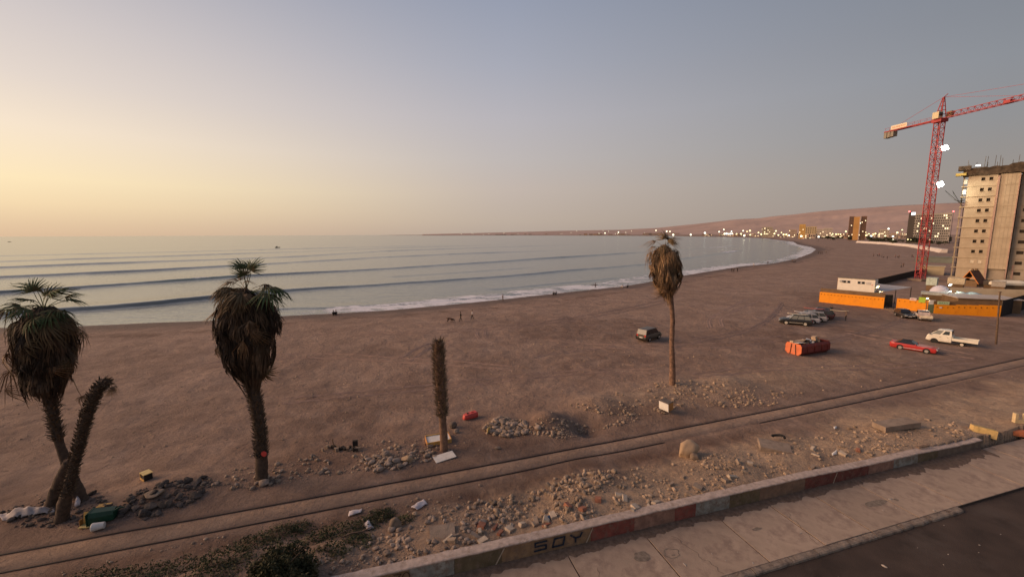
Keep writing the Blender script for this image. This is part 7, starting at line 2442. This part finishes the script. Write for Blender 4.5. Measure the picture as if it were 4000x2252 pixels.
# two small boats out at sea
for px, py, lb in ((37, 945, 'tiny dark boat near the horizon at the left edge'), (1084, 967, 'small dark boat on the calm water left of centre')):
    p = G(px, py, SEA)
    r = thing('small_boat', lb, 'boat', (p.x, p.y, SEA), RAD(20))
    s_ = 1.0 if px > 500 else 1.4
    b = MB(); b.loft([[(x, -w, .1), (x, -w * 1.2, .9), (x, w * 1.2, .9), (x, w, .1)] for x, w in ((-3 * s_, .7), (-1, 1.0), (1.5, .9), (3.2 * s_, .1))]); b.build('hull', mat('dark_hull', (.04, .035, .035), .7), r)
    MB().box((-.8, 0, 1.3), (1.6, 1.2, 1.0)).build('cabin', mat('boat_cabin', (.12, .10, .1), .7), r)
    MB().bar((-.2, 0, .9), (-.2, 0, 3.0), .1).build('mast', TRIM, r)

# litter and grit on the pavement and road
rs = random.Random(44)
LIT = rock_meshes(3, mat('pale_grit', (.42, .35, .28), .9, .3, 4), 1, 300, 'grit_stone')
for i in range(46):
    if i < 22:
        u, sd_, z = rs.uniform(3, 34), -rs.random() ** .5 * 3.3 - .15, .015
        lb, gp = 'small pale grit stone lying on the pavement slabs', 'grit on the pavement'
    else:
        u, sd_, z = rs.uniform(12, 34), -4.1 - rs.random() * 5, -.135
        lb, gp = 'small pale grit stone lying on the dark road', 'grit on the road'
    p = WU(u, sd_, z)
    o = link('grit_stone', rs.choice(LIT)); o.location = p
    k = rs.uniform(.04, .09) if i % 7 else rs.uniform(.12, .2)
    o.scale = (k * rs.uniform(1, 2), k, k * .6); o.rotation_euler = (0, 0, rs.uniform(0, 6))
    tag(o, lb, 'stone', gp)
# hairline cracks across some slabs
CRK = mat('crack_dirt', (.09, .065, .05), .95)
for (u, s0_, s1_, sd_) in ((9.2, -.8, -3.5, 1), (16.4, -1.2, -3.5, 2), (23.8, -.9, -3.0, 3), (4.6, -1.5, -3.5, 4)):
    m = MB(); rk_ = random.Random(sd_); prev = None; n = 14
    for i in range(n + 1):
        c_ = (u + rk_.uniform(-.12, .12) + i * .05 * (1 if sd_ % 2 else -1), s0_ + (s1_ - s0_) * i / n)
        if prev:
            a, b_ = prev, c_
            m.quad(WU(a[0] - .008, a[1], .0165), WU(a[0] + .008, a[1], .0165), WU(b_[0] + .008, b_[1], .0165), WU(b_[0] - .008, b_[1], .0165))
        prev = c_
    tag(m.build('pavement_crack', CRK), kind='structure')

# broken concrete and brick pieces mixed into the rubble
rs = random.Random(61)
FRM = [GREYC, mat('pale_rubble_block', (.45, .36, .27), .95, .25, 4, .5, 12), mat('brick_red_piece', (.33, .14, .085), .95, .25, 4)]
spots = [(rs.uniform(1650, 2350), 0) for _ in range(22)] + [(rs.uniform(2400, 3650), 1) for _ in range(24)]
for i, (px, k) in enumerate(spots):
    yw_ = 2245 - (px - 1750) * .236 if px < 2400 else 2075 - (px - 2400) * .245
    py = yw_ - rs.uniform(60, 150) - (20 if px < 2400 else 0)
    m_ = FRM[rs.choice((0, 0, 1, 1, 2))]
    col_ = 'brick red' if m_ is FRM[2] else ('pale' if m_ is FRM[1] else 'grey')
    o = slab('concrete_fragment', '%s broken fragment half buried in the %s rubble' % (col_, 'left' if k == 0 else 'right'), px, py, (rs.uniform(.25, .6), rs.uniform(.15, .4), rs.uniform(.1, .22)), rs.uniform(0, 3), (rs.uniform(-.3, .3), rs.uniform(-.3, .3)), m_, .03, 'fragment')
    o['group'] = 'broken fragments in the rubble'
